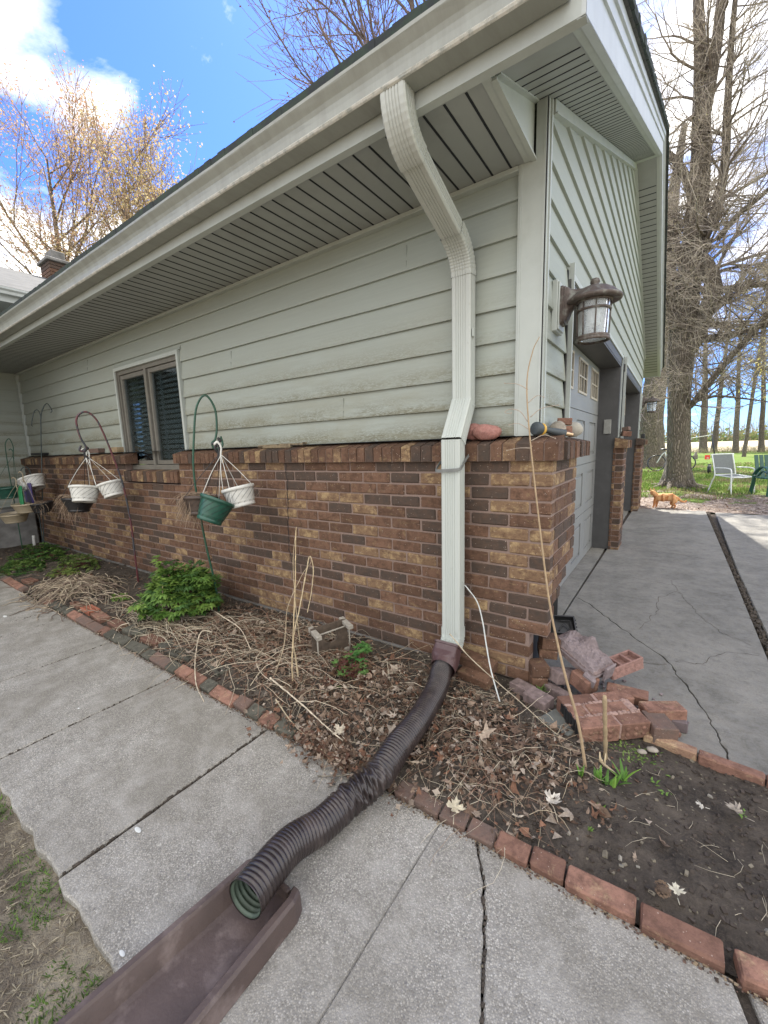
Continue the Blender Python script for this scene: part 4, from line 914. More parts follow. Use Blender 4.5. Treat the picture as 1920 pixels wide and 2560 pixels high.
for i in range(25):
    y = -1.385 - 0.72 * i / 24; xl, xr = spl(y); e = 0.0015 * fbm(y * 9, 2.0)
    wt = 0.021; ws = 0.034; fl = 0.020 - 0.008 * i / 24; ht = 0.070 - 0.012 * i / 24
    if i == 0: xl += 0.012; xr -= 0.012; ht -= .006
    rows.append([(xl, y, 0.0015), (xl + .001, y, ht - .006), (xl + .006, y, ht + e), (xl + wt, y, ht + e), (xl + wt + .005, y, ht - .006), (xl + ws + .012, y, fl + .003), (xl + ws + .024, y, fl + e), ((xl + xr) / 2, y, fl - .002), (xr - ws - .024, y, fl + e), (xr - ws - .012, y, fl + .003), (xr - wt - .005, y, ht - .006), (xr - wt, y, ht - e), (xr - .006, y, ht - e), (xr + .001, y, ht - .008), (xr + .004, y, 0.0015)])
b = len(sb.v)
for r_ in rows: sb.v += r_
k = len(rows[0])
for i in range(24):
    for j in range(k - 1): sb.face((b + i * k + j, b + (i + 1) * k + j, b + (i + 1) * k + j + 1, b + i * k + j + 1), smooth=False)
    sb.face((b + i * k, b + i * k + k - 1, b + (i + 1) * k + k - 1, b + (i + 1) * k))
sb.face([b + j for j in range(k)][::-1]); sb.face([b + 24 * k + j for j in range(k)])
xl, xr = spl(-1.385); sb.box(xl + .045, xr - .045, -1.402, -1.386, 0.01, 0.052, ch=.004)
tag(sb.build('splash_block', M['splash'], None), 'maroon brown plastic splash block under the open end of the drain pipe', 'splash block')

# ------------------------------------------------------------------ things on the wall cap
def pebble(name, c, r, mat, label, cat, seed=1, rotz=0, amp=.12, group=None):
    mb = MB(); nu, nv = 28, 18; Rm = rot('Z', rotz)
    for j in range(nv + 1):
        for i in range(nu):
            a = 2 * math.pi * i / nu; f = math.pi * j / nv; d = Vector((math.sin(f) * math.cos(a), math.sin(f) * math.sin(a), math.cos(f)))
            k_ = 1 + amp * fbm(d.x * 1.1 + seed * 7, d.y * 1.1, d.z * 1.1, 2) + amp * .15 * fbm(d.x * 6 + seed, d.y * 6, d.z * 6, 3)
            p = Rm @ Vector((d.x * r[0] * k_, d.y * r[1] * k_, d.z * r[2] * k_)); mb.v.append((p.x + c[0], p.y + c[1], max(p.z, -r[2] * .93) + c[2]))
    for j in range(nv):
        for i in range(nu): mb.face((j * nu + i, (j + 1) * nu + i, (j + 1) * nu + (i + 1) % nu, j * nu + (i + 1) % nu), smooth=True)
    return tag(mb.build(name, mat), label, cat, group)
pebble('stone', (-0.330, 0.022, 1.316), (0.082, 0.046, 0.041), M['stone'], 'front one of two smooth pink granite stones on the brick cap beside the downspout', 'stone', 3, -6, group='pink stones on the wall cap')
pebble('stone', (-0.405, 0.052, 1.322), (0.062, 0.034, 0.044), M['stone'], 'pink granite stone half hidden between the downspout and the front stone', 'stone', 5, 10, group='pink stones on the wall cap')
pebble('stone', (-0.040, 0.250, 1.325), (0.040, 0.035, 0.038), M['gstone'], 'grey stone behind the hose nozzle, left of the brick stub', 'stone', 7, 10)
pebble('stone', (0.005, 0.43, 1.320), (0.045, 0.045, 0.042), simple('pale_stone', (0.36, 0.34, 0.29), 0.9, bump=.4, bs=60), 'pale rounded stone at the back right end of the near wall cap', 'stone', 9, 30)
noz = thing('hose_nozzle', 'grey shower-head hose nozzle with a yellow ring lying on the corner of the brick cap', 'hose nozzle')
A = Vector((-0.070, 0.035, 1.318)); Bp = Vector((0.040, 0.120, 1.292)); dr = (Bp - A).normalized(); q = dr.to_track_quat('Z', 'Y').to_matrix().to_4x4(); T = Matrix.Translation(A) @ q; L_ = (Bp - A).length
Hn = Matrix.Translation(A) @ (Vector((-0.45, -0.85, 0.12)).normalized().to_track_quat('Z', 'Y').to_matrix().to_4x4())
mb = MB(); mb.lathe([(0, 0.040), (0.026, 0.040), (0.030, 0.036), (0.032, 0.030), (0.032, 0.014), (0.027, 0.002), (0.021, -0.008)], 28, M=Hn)
for r_, n_ in ((0.022, 14), (0.015, 10), (0.007, 5)):
    for i in range(n_):
        a = 2 * math.pi * i / n_; mb.lathe([(0.0, 0.0412), (0.0016, 0.0410), (0.0022, 0.0398)], 6, M=Hn @ tr(r_ * math.cos(a), r_ * math.sin(a), 0))
mb.build('spray_head', M['nozzle'], noz)
mb = MB(); mb.lathe([(0.0235, 0.0), (0.0300, -0.0005), (0.029, -0.012), (0.022, -0.014)], 28, M=Hn); mb.build('yellow_ring', M['yellow'], noz)
mb = MB(); mb.tube(bez([A + Vector((0.004, 0.010, 0.0)), A + dr * .035 + Vector((0, 0, 0.002)), A + dr * .08, A + dr * (L_ - .02)], 6), [0.019, .018, .017, .016, .0155, .015, .0145, .014, .0145, .015, .016, .017, .0175, .018, .018, .018, .018, .018, .0185][:19], 16); mb.build('handle', M['nozzle'], noz)
mb = MB(); mb.lathe([(0.009, L_ - .02), (0.0105, L_ - .018), (0.0105, L_ - .004), (0.0085, L_ + .004), (0.008, L_ + .012), (0.0095, L_ + .013), (0.0095, L_ + .018), (0.006, L_ + .018), (0.006, L_)], 16, M=T); mb.build('hose_end', M['brass'], noz)
def chunk(name, bricks, label, cat, mat=None, group=None, holes=False):
    """bricks: list of (Matrix, lx, ly, lz)"""
    mb = MB(); mm = MB()
    for (Mx, lx, ly, lz) in bricks:
        mb.box(-lx / 2, lx / 2, -ly / 2, ly / 2, -lz / 2, lz / 2, (rnd.random(), 0.0 if rnd.random() < .8 else .5, rnd.random()), ch=.004, M=Mx, jit=.0015)
    return tag(mb.build(name, mat or M['brick_red']), label, cat, group)
chunk('brick_stub', [(tr(-0.020, 0.300, 1.312) @ rot('Z', 20), 0.075, 0.055, 0.050), (tr(-0.018, 0.305, 1.360) @ rot('Z', 12) @ rot('Y', 4), 0.070, 0.052, 0.036)], 'broken brick stub standing behind the hose nozzle on the near cap', 'brick')
chunk('brick_stub', [(tr(0.0, 3.50, 1.33) @ rot('Z', 12) @ rot('Y', 6), 0.09, 0.16, 0.055), (tr(0.0, 3.48, 1.385) @ rot('Z', -10) @ rot('Y', -9), 0.07, 0.09, 0.045)], 'loose red bricks heaped on the middle garage pier', 'brick')
chunk('brick_stub', [(tr(-5.02, 0.03, 1.325) @ rot('Z', 8), 0.19, 0.075, 0.05)], 'loose red brick lying on the wall cap left of the window', 'brick')
chunk('brick_stub', [(tr(-4.50, 0.035, 1.325) @ rot('Z', -5), 0.17, 0.075, 0.055)], 'tan brick half hidden behind the red rod hook on the wall cap', 'brick', simple('tan_brick', (0.26, 0.19, 0.11), .9, var=.3, bump=.4))
chunk('plant_saucer', [(tr(-6.9, 0.02, 1.32) @ rot('Z', 8), 0.30, 0.09, 0.03)], 'dark flat tray on the far left end of the wall cap', 'tray', M['blackpl'])
mb = MB()
for (x, l, dz) in ((-2.05, .22, 0), (-1.80, .26, .004), (-1.93, .30, -.006)): mb.box(x - l / 2, x + l / 2, 0.045 + dz * 3, 0.078, 1.282 + dz, 1.304 + dz, ch=.003, jit=.003)
mb.box(-1.672, -1.664, .04, .08, 1.285, 1.312, ch=.002)
tag(mb.build('rotten_board', simple('rotten_wood', (0.20, 0.155, 0.095), 0.95, var=.45, vs=30, bump=.6, bs=60)), 'narrow weathered strip of rotten wood lying on the cap under the siding', 'board')
# solar cap light at the far pier
mb = MB(); mb.box(-0.03, 0.03, 6.70, 6.76, 1.285, 1.36, ch=.006); tag(mb.build('small_box', M['blackpl']), 'small black box on top of the far brick pier', 'box')

# ------------------------------------------------------------------ wall lanterns
def lantern(x, y, z, label):
    t = thing('wall_lantern', label, 'wall lamp', (x, y, z), 'lanterns beside the garage doors')
    def B(m_, name, mat, par=None):
        o = m_.build(name, mat); o.parent = par or t; return o
    mb = MB(); mb.box(-0.005, 0.022, -0.062, 0.072, -0.105, 0.135, ch=.003); mb.box(0.0221, 0.030, -0.055, 0.065, -0.098, 0.128, ch=.003); B(mb, 'mounting_plate', M['trim'])
    mb = MB(); sq = Vector((1, 0, 0)); rings = []
    for (xx, w_, h_, s_, zo) in ((0.030, .050, .092, 6, .02), (0.040, .050, .092, 6, .02), (0.043, .046, .088, 6, .02), (0.050, .046, .088, 6, .02), (0.053, .042, .082, 5, .022), (0.062, .040, .076, 4, .026), (0.075, .032, .056, 3, .036), (0.095, .026, .040, 2.4, .048), (0.125, .021, .028, 2.2, .058), (0.150, .017, .022, 2, .066), (0.166, .016, .018, 2, .078), (0.178, .013, .013, 2, .094)):
        rings.append(ringshape(Vector((xx, 0.005, zo)), Vector((1, 0, 0)) if xx < .15 else Vector((1, 0, .5)), Vector((0, 1, 0)), w_, h_, s_, 24))
    loft(mb, rings); B(mb, 'arm', M['lantern'])
    cx = 0.178; mb = MB(); C_ = tr(cx, 0.005, 0.0)
    mb.lathe([(0.0, 0.116), (0.014, 0.115), (0.021, 0.108), (0.022, 0.100), (0.016, 0.094), (0.020, 0.088), (0.034, 0.082), (0.062, 0.073), (0.088, 0.058), (0.106, 0.040), (0.116, 0.031), (0.122, 0.027), (0.124, 0.020), (0.121, 0.014), (0.110, 0.011), (0.080, 0.016), (0.0, 0.020)], 40, M=C_)
    for i in range(5):
        a = 1.3 * i; mb.lathe([(0, .014), (.010, .010), (.012, 0), (.008, -.008)], 8, M=tr(cx + .008 * math.cos(a), .005 + .008 * math.sin(a), .106))
    B(mb, 'hood', M['lantern'])
    mb = MB(); H0, H1, H2 = 0.014, -0.028, -0.165; r0, r1, r2 = 0.076, 0.073, 0.070
    for (z_, r_, hh) in ((0.012, .077, .006), (H1, .0745, .0045), (H2 + .012, .0705, .006), (H2, .073, .007)): mb.lathe([(r_ - .004, z_ - hh), (r_ + .003, z_ - hh), (r_ + .0045, z_), (r_ + .003, z_ + hh), (r_ - .004, z_ + hh)], 36, M=C_)
    for i in range(8):
        a = 2 * math.pi * (i + .35) / 8; mb.tube([(cx + r0 * math.cos(a), .005 + r0 * math.sin(a), H0), (cx + r2 * math.cos(a), .005 + r2 * math.sin(a), H2)], .0034, 6)
    B(mb, 'cage', M['lantern'])
    mb = MB(); mb.lathe([(r0 - .006, H0), (r2 - .006, H2 + .004)], 36, M=C_); mb.lathe([(r2 - .008, H2 + .004), (r0 - .008, H0)], 36, M=C_); B(mb, 'glass_shade', M['lglass'])
    mb = MB(); mb.lathe([(0, -.105), (.012, -.104), (.025, -.092), (.031, -.075), (.031, -.03), (.022, -.012), (.016, .01), (.016, .02)], 20, M=C_); mb.lathe([(.0, -.1052), (.031, -.094), (.033, -.090), (.032, -.086)], 20, M=C_); B(mb, 'bulb', M['bulb'])
    return t
lantern(-0.088, 0.335, 1.915, 'large weathered lantern on the corner siding above the near brick cap')
lantern(-0.088, 7.00, 1.915, 'distant lantern of the same kind past the second garage door')

# ------------------------------------------------------------------ hooks and hanging pots
def rod(name, path, r, mat, label, cat, n=8, extra=(), group=None):
    mb = MB(); mb.tube(bez(path, 6), r, 8)
    for e in extra: mb.tube(bez(e, 6), r * .85, 8)
    return tag(mb.build(name, mat), label, cat, group)
G = 'shepherd hooks holding hanging pots'
rod('shepherd_hook', [(-2.35, -0.285, -0.05), (-2.357, -0.292, 0.255), (-2.375, -0.321, 0.55), (-2.387, -0.34, 0.822), (-2.394, -0.351, 1.13), (-2.379, -0.327, 1.405), (-2.361, -0.298, 1.589), (-2.327, -0.245, 1.667), (-2.298, -0.199, 1.579), (-2.296, -0.196, 1.447), (-2.305, -0.211, 1.358), (-2.318, -0.231, 1.331), (-2.314, -0.225, 1.292), (-2.294, -0.193, 1.290), (-2.280, -0.172, 1.315), (-2.285, -0.179, 1.375)], .0075, M['hookg'], 'bright green shepherd hook rising behind the leafy green bush', 'plant hook', group=G)
rod('shepherd_hook', [(-3.789, -0.224, -0.05), (-3.789, -0.225, 0.287), (-3.789, -0.224, 0.594), (-3.798, -0.245, 0.968), (-3.818, -0.294, 1.26), (-3.843, -0.354, 1.527), (-3.861, -0.397, 1.623), (-3.881, -0.446, 1.656), (-3.902, -0.496, 1.621), (-3.909, -0.514, 1.554), (-3.904, -0.501, 1.432), (-3.893, -0.474, 1.35), (-3.899, -0.488, 1.310), (-3.912, -0.518, 1.318), (-3.906, -0.505, 1.360)], .0085, M['hookr'], 'leaning dark red and grey shepherd hook in front of the window', 'plant hook', group=G)
rod('shepherd_hook', [(-6.305, -0.268, -0.05), (-6.295, -0.23, 0.388), (-6.279, -0.17, 0.993), (-6.261, -0.101, 1.665), (-6.255, -0.078, 1.821), (-6.245, -0.041, 1.92), (-6.236, -0.006, 1.956), (-6.23, 0.019, 1.913), (-6.227, 0.031, 1.864), (-6.23, 0.015, 1.844)], .006, M['hookd'], 'tall thin double-armed dark shepherd hook with empty arms', 'plant hook', extra=([(-6.2615, -0.10, 1.69), (-6.258, -0.089, 1.802), (-6.261, -0.1, 1.859), (-6.266, -0.12, 1.874), (-6.274, -0.151, 1.829), (-6.283, -0.186, 1.693), (-6.281, -0.179, 1.664)],), group=G)
rod('shepherd_hook', [(-6.27, -0.262, -0.05), (-6.268, -0.268, 0.148), (-6.267, -0.264, 0.498), (-6.271, -0.28, 1.041), (-6.274, -0.291, 1.131), (-6.28, -0.317, 1.157), (-6.288, -0.348, 1.144), (-6.293, -0.37, 1.106)], .006, M['hookd'], 'short leaning dark shepherd hook at the far pots, lower than the double-armed one', 'plant hook', group=G)
rod('shepherd_hook', [(-6.89, -0.34, -0.05), (-6.898, -0.343, 0.923), (-6.898, -0.341, 1.328), (-6.896, -0.331, 1.471), (-6.886, -0.286, 1.532), (-6.88, -0.261, 1.429), (-6.883, -0.274, 1.326)], .006, M['hookg'], 'farthest green shepherd hook at the left edge, before the shaded wall', 'plant hook', group=G)
rod('stake', [(-7.10, -0.157, -0.03), (-7.09, -0.15, 0.16)], .02, M['whitepl'], 'short white plastic stake in the far corner of the bed', 'stake')
# swivel hook bodies (black plastic clip)
def clip(x, y, z, par=None):
    mb = MB(); mb.tube(bez([(x - .006, y - .010, z + .07), (x + .004, y + .004, z + .055), (x - .010, y - .016, z + .03), (x - .016, y - .028, z), (x - .008, y - .012, z - .03), (x, y, z - .045)], 5), .009, 8); return mb
POTG = 'hanging pots along the brick wall'
def pot(cx, cy, cz, rt_, rb, h, mat, label, tilt=0, tdir=0, top=None, hang=None, rim=.008, ribs=True, soil=True, name='hanging_pot', group=POTG, hmat=None, cat='hanging pot'):
    """tapered pot, centre of the rim at (cx, cy, cz)"""
    t = thing(name, label, cat, (cx, cy, cz), group)
    T_ = Matrix.Rotation(R(tilt), 4, Vector((math.cos(R(tdir)), math.sin(R(tdir)), 0)))
    mb = MB(); n_ = 36
    prof = [(rb * .2, -h + .006), (rb - .012, -h + .004), (rb - .004, -h), (rb, -h + .006), (rb + .002, -h + .018), (rb - .001, -h + .024)]
    for i in range(9):
        f = i / 8; prof.append((rb + (rt_ - .006 - rb) * (f ** .9), -h + .026 + (h - .050) * f))
    prof += [(rt_, -.022), (rt_ + .003, -.018), (rt_ + .003, -.004), (rt_ - .001, 0), (rt_ - .005, -.004), (rb + .2 * (rt_ - rb), -h * .75)]
    mb.lathe(prof, n_, M=T_)
    o = mb.build('pot', mat); o.parent = t
    if ribs:
        mb = MB()
        for i in range(14):
            a0 = 2 * math.pi * i / 14; pth_ = []
            for k_ in range(9):
                f = k_ / 8; r_ = rb + (rt_ - .006 - rb) * (f ** .9) + .0008; a = a0 + 1.1 * f; pth_.append(T_ @ Vector((r_ * math.cos(a), r_ * math.sin(a), -h + .026 + (h - .050) * f)))
            mb.tube(pth_, .0012, 4, cap=False)
        o2 = mb.build('swirl_rib', M['nozzle'] if mat is M['whitepl'] else M['blackpl']); o2.parent = o; o2['kind'] = 'stuff'
    if soil:
        mb = MB(); mb.lathe([(0, -h * .25), (rt_ * .5, -h * .22), (rt_ * .9, -h * .28)], 20, M=T_); o3 = mb.build('potting_soil', M['soil']); o3.parent = t
    if hang:
        hp = Vector(hang) - Vector((cx, cy, cz))
        for k_ in range(3):
            a = 2 * math.pi * k_ / 3 + .4; e = T_ @ Vector((rt_ * math.cos(a), rt_ * math.sin(a), -.004)); mid = (e + hp) * .5 + (e * .06)
            mb = MB(); mb.tube(bez([e, mid, hp], 5), .0022, 6); o4 = mb.build('hanger_wire', hmat or M['whitepl']); o4.parent = t
        mb = MB(); mb.tube(bez([hp + Vector((0, 0, -.05)), hp, hp + Vector((.004, .004, .05)), hp + Vector((-.008, -.012, .085)), hp + Vector((-.02, -.03, .07))], 5), .006, 8); o5 = mb.build('hanger_hook', hmat or M['whitepl']); o5.parent = t
    return t
pot(-4.250, -0.400, 0.972, .130, .098, .155, M['whitepl'], 'white swirl-ribbed pot hanging level below the red and grey hook', 13, 215, hang=(-4.235, -0.36, 1.25))
pot(-4.085, -0.245, 1.000, .115, .088, .145, M['whitepl'], 'white pot tilted to the right just behind the level white pot', 17, 290, hang=(-4.225, -0.34, 1.245))
pot(-4.440, -0.405, 0.850, .140, .090, .140, M['blackpl'], 'dark hanging pot full of dead stems under the white pots', 6, 200, hang=(-4.25, -0.37, 1.25), hmat=M['blackiron'])
pot(-2.030, -0.410, 0.950, .112, .080, .165, M['greenpl'], 'glossy dark green pot hanging tilted in front of the brick wall', 27, 163, hang=(-2.062, -0.340, 1.24))
pot(-2.000, -0.275, 1.020, .108, .085, .140, M['whitepl'], 'white pot behind the tilted dark green pot', 13, 290, hang=(-2.062, -0.340, 1.245))
pot(-2.235, -0.405, 0.955, .115, .080, .130, simple('brown_plastic', (0.06, 0.04, 0.03), .5), 'small brown pot of dead stems behind the green hanging pot', 10, 210, hang=(-2.075, -0.350, 1.24), hmat=M['blackiron'])
pot(-6.092, -0.415, 0.715, .145, .105, .115, M['tanpl'], 'upper of two shallow tan bowls at the far left', 2, 0, hang=(-6.12, -0.40, 1.02), ribs=False, hmat=M['tanpl'])
pot(-6.300, -0.500, 0.590, .150, .108, .115, M['tanpl'], 'lower shallow tan bowl at the far left', 4, 30, hang=(-6.22, -0.45, 0.95), ribs=False, hmat=M['tanpl'])
pot(-6.285, -0.285, 1.010, .150, .110, .150, M['whitepl'], 'far left white pot tipped on its short hook', 24, 290)
pot(-6.80, -0.40, 0.895, .150, .105, .150, M['greenpl'], 'dark green pot hanging near the shaded wing wall', 3, 0, hang=(-6.885, -0.275, 1.31), hmat=M['hookg'])
pot(-5.985, -0.30, 0.715, .125, .090, .125, M['blackpl'], 'black pot right beside the upper tan bowl', 5, 0)
for (x, y, z, lb) in ((-4.222, -0.345, 1.285, 'black swivel clip of the white hanging pots'), (-2.085, -0.325, 1.285, 'black swivel clip of the green hanging pot')):
    tag(clip(x, y, z).build('swivel_clip', M['blackpl']), lb, 'clip')
# connecting arms from the hook tips to the clips
rod('hanging_chain', [(-2.300, -0.200, 1.295), (-2.20, -0.26, 1.30), (-2.09, -0.325, 1.345)], .004, M['hookg'], 'short green link between the green hook and its pots', 'link')
rod('hanging_chain', [(-3.905, -0.50, 1.315), (-4.06, -0.43, 1.33), (-4.225, -0.35, 1.345)], .004, M['hookd'], 'short dark link between the red hook and its pots', 'link')
mb = MB()
for i in range(3): mb.box(-6.22 + .05 * i, -6.13 + .07 * i, -.43 - .02 * i, -.42 - .02 * i, .70, .93 - .03 * i, M=None, ch=.004)
tag(mb.build('seed_tray', M['bright']), 'bright green plastic tray among the far left pots', 'tray')
mb = MB(); mb.box(-6.33, -6.06, -.36, -.34, .70, .96, ch=.01); mb.box(-6.32, -6.10, -.338, -.33, .72, .90, ch=.003); tag(mb.build('purple_bag', M['purple']), 'dark purple bag behind the far left bowls', 'bag')

# ------------------------------------------------------------------ edging bricks
EG = 'bricks edging the flower bed'
def ebrick(cx, cy, cz, lx, ly, lz, rz=0, rx=0, ry=0, col=None, label='', mat=None, group=EG, slots=0):
    c = col or (rnd.random(), 0.0, rnd.random()); Mx = tr(cx, cy, cz) @ rot('Z', rz) @ rot('Y', ry) @ rot('X', rx); mb = MB()
    if not slots: mb.box(-lx / 2, lx / 2, -ly / 2, ly / 2, -lz / 2, lz / 2, c, ch=.005, M=Mx, jit=.0018)
    else:
        w_ = .016; mb.box(-lx / 2, lx / 2, -ly / 2, ly / 2, -lz / 2, lz / 2 - .022, c, ch=.003, M=Mx)
        mb.box(-lx / 2, lx / 2, -ly / 2, -ly / 2 + w_, lz / 2 - .0221, lz / 2, c, ch=.002, M=Mx); mb.box(-lx / 2, lx / 2, ly / 2 - w_, ly / 2, lz / 2 - .0221, lz / 2, c, ch=.002, M=Mx)
        mb.box(-lx / 2, lx / 2, -w_ * .4, w_ * .4, lz / 2 - .0222, lz / 2 - .0002, c, ch=.002, M=Mx)
        for i in range(slots + 1):
            x = -lx / 2 + (lx) * i / slots; x0 = min(max(x - w_ * .4, -lx / 2), lx / 2 - w_ * .8); mb.box(x0, x0 + w_ * .8, -ly / 2 + .001, ly / 2 - .001, lz / 2 - .0223, lz / 2 - .0004, c, ch=.002, M=Mx)
    return tag(mb.build('edging_brick', mat or M['brick_red']), label, 'brick', group)
near = [(-0.305, -0.235, 'dark brick emerging right of the drain pipe in the edging row', .5), (-0.230, -0.128, 'brown edging brick with a pale leaf lying on its left end', .5), (-0.123, -0.030, 'dull purple brown edging brick right of the leaf', .5),
        (-0.026, 0.068, 'grey brown edging brick before the crack in the walkway', .5), (0.072, 0.172, 'dusky pink edging brick at the walkway crack', 0), (0.176, 0.271, 'short edging brick with a buff yellow left end', 0),
        (0.276, 0.449, 'long red edging brick with stamped marks in the near curve', 0), (0.455, 0.630, 'long red edging brick with white scratches in the near curve', 0), (0.650, 0.840, 'red edging brick at the right border of the photo, turned outwards', 0), (0.85, 1.04, 'edging brick beyond the right border', 0)]
for i, (a, b, lb, kd) in enumerate(near[:9]):
    rz = 8 if i == 8 else (2.5 if i >= 6 else rnd.uniform(-1.5, 1.5))
    ebrick((a + b) / 2, -0.902 + (0.018 if i == 8 else 0.0) + rnd.uniform(-.003, .003), 0.004 + rnd.uniform(-.002, .002) - (.010 if i < 4 else 0), b - a - .003, .060, .056, rz=rz, rx=10 if i >= 4 else 6, col=(rnd.random(), kd, rnd.random()), label=lb)
mb = MB(); mb.box(.178, .212, -.9345, -.858, .0335, .0365, ch=.001, M=None)
x = -5.75; kinds = {0.0: 'weathered red', 0.5: 'dark brown', 1.0: 'mossy grey green'}; eb = []
mossm = brickmat('mossy_brick', (0.10, 0.095, 0.075), (0.075, 0.075, 0.065), (0.14, 0.145, 0.10))
while x < -0.56:
    l = rnd.choice([.098, .098, .125, .195]); kd = rnd.choice([0.0, 0.0, 0.5, 0.5, 1.0, 1.0])
    if not (-4.55 < x < -4.1):
        eb.append(ebrick(x + l / 2, -0.900 + .010 * fbm(x * 1.1, 1) + rnd.uniform(-.004, .004), 0.010 + rnd.uniform(-.006, .004), l - .004, .064, .056, rz=rnd.uniform(-2, 2), rx=rnd.uniform(12, 22), ry=rnd.uniform(-2, 2), col=(rnd.random(), kd if kd < 1 else 0, rnd.random()), label=kinds[kd], mat=mossm if kd == 1.0 else None))
    x += l + .002
ORD = 'first second third fourth fifth sixth seventh eighth ninth tenth eleventh twelfth thirteenth fourteenth fifteenth sixteenth seventeenth eighteenth nineteenth twentieth twenty-first twenty-second twenty-third twenty-fourth twenty-fifth twenty-sixth twenty-seventh twenty-eighth twenty-ninth thirtieth thirty-first thirty-second thirty-third thirty-fourth thirty-fifth thirty-sixth thirty-seventh thirty-eighth thirty-ninth fortieth forty-first forty-second forty-third forty-fourth forty-fifth'.split()
for i, o in enumerate(eb[::-1]): o['label'] = '%s edging brick, %s in the row counting left from the drain pipe' % (o['label'], ORD[i])
for (x, y, rz, s_, lb, mt) in ((-4.80, -0.80, 4, 5, 'farthest slotted brick lying flat behind the edging row', None), (-3.55, -0.800, -3, 5, 'slotted brick with cored holes beside the orange one', None), (-3.33, -0.800, -2, 4, 'orange slotted brick lying behind the edging row', simple('orange_brick', (0.33, 0.12, 0.07), .9, var=.2, bump=.4)),
                           (-1.93, -0.80, 6, 4, 'mossy cored brick behind the hooked white stalk', mossm), (-1.62, -0.77, -14, 3, 'square mossy cored block left of the leaf litter', mossm)):
    ebrick(x, y, .022, .19, .085, .055, rz=rz, slots=s_, label=lb, mat=mt, group='cored bricks lying behind the edging')
for (x, y, l, rz, ry, lb, mt) in ((-3.10, -0.815, .19, -3, 2, 'solid red brick of the second row, left one of the pair', None), (-2.82, -0.81, .19, -5, -1, 'solid red brick of the second row, right one of the pair', None), (-2.58, -0.80, .19, 4, 1, 'muddy brick of the second row under the straw', mossm), (-2.32, -0.80, .18, 3, 0, 'orange red brick of the second row half under dirt', None), (-2.12, -0.795, .16, -6, 0, 'earth covered brick of the second row', mossm)):
    ebrick(x, y, .020, l, .08, .055, rz=rz, ry=ry, label=lb, mat=mt, group='solid bricks of the second edging row')
# right side edging along the driveway: bricks on edge, mostly sunk in the soil
for (a, b, lb) in ((0.425, 0.605, 'sunken edging brick with a buff top beside the driveway'), (0.608, 0.80, 'sunken red edging brick along the driveway'), (0.803, 1.0, 'sunken edging brick along the driveway at the right border')):
    ebrick((a + b) / 2, -0.128 - 0.05 * ((a - .42) / .4), 0.012, b - a, .045, .055, rz=-6, col=(rnd.random(), 1.0 if a < .5 else 0, rnd.random()), label=lb, group='bricks edging the driveway')

# ------------------------------------------------------------------ broken masonry at the corner
def core_face(mb, c, lx, lz, Mx):
    """rows of mortar plugs standing in the core holes of an exposed bed face (y- face)"""
    for i in range(3):
        for j in range(2): mb.lathe([(0, .004), (.007, .0035), (.0095, 0)], 10, (c[0], 0, c[2]), M=Mx @ tr(-lx * .3 + lx * .3 * i, 0, -lz * .25 + lz * .45 * j) @ rot('X', 90))
slabA = thing('broken_masonry', 'tilted slab of three mortared red brick courses at the edge of the driveway', 'masonry')
Ax = Vector((0.215, 0.19, 0.0)).normalized(); P0 = Vector((0.085, -0.163, 0.108)); ex = Vector((0.213, 0.180, 0.004)).normalized(); ey = Vector((0.134, -0.190, -0.016)); ey = (ey - ex * ey.dot(ex)).normalized(); ez = ex.cross(ey).normalized()
if ez.z < 0: ez = -ez
def frame(o_, a, b, c): 
    m_ = Matrix.Identity(4)
    for i in range(3): m_[i][0] = a[i]; m_[i][1] = b[i]; m_[i][2] = c[i]; m_[i][3] = o_[i]
    return m_
Fm = frame(P0, ex, ey, ez); bm_ = MB(); mm = MB()
rows_ = [[(0.0, .155), (.168, .335)], [(-0.0, .078), (.088, .262)], [(0.0, .165), (.175, .30)]]
for r_, row in enumerate(rows_):
    for (a, b) in row:
        c = (rnd.random(), 0.0, rnd.random()); y0 = r_ * .0735; bm_.box(a, b, y0, y0 + .062, -.075 if r_ < 2 else -.078, 0 + rnd.uniform(-.002, .002), c, ch=.004, M=Fm, jit=.0018)
core_face(bm_, (0.3, 0, 0.3), .14, .06, Fm @ tr(.08, .2095, -.038) @ rot('Z', 180)); core_face(bm_, (0.6, 0, 0.3), .12, .06, Fm @ tr(.235, .2095, -.038) @ rot('Z', 180))
mm.box(.003, .30, .005, .205, -.070, -.004, M=Fm)
tb_ = MB()
for i in range(7): tb_.box(-.0045, .004, .045 + i * .022, .066 + i * .022, -.045 - .01 * (i % 3), -.004 + .006 * (i % 2), ch=.002, M=Fm, jit=.002)
tb_.build('tar_smear', M['blackpl'], slabA)
for i in range(90):
    r_ = rnd.choice([0, 1]); a = rnd.uniform(.0, .29); mm.box(a, a + rnd.uniform(.006, .02), .060 + .0735 * r_, .060 + .0735 * r_ + rnd.uniform(.010, .018), -.01, rnd.uniform(-.001, .006), ch=.003, M=Fm, jit=.001)
o = bm_.build('brick_course', M['brick_red'], slabA); mm.build('mortar', simple('pinkish_mortar', (0.30, 0.20, 0.165), .95, var=.25, vs=60, bump=.8, bs=120), slabA)
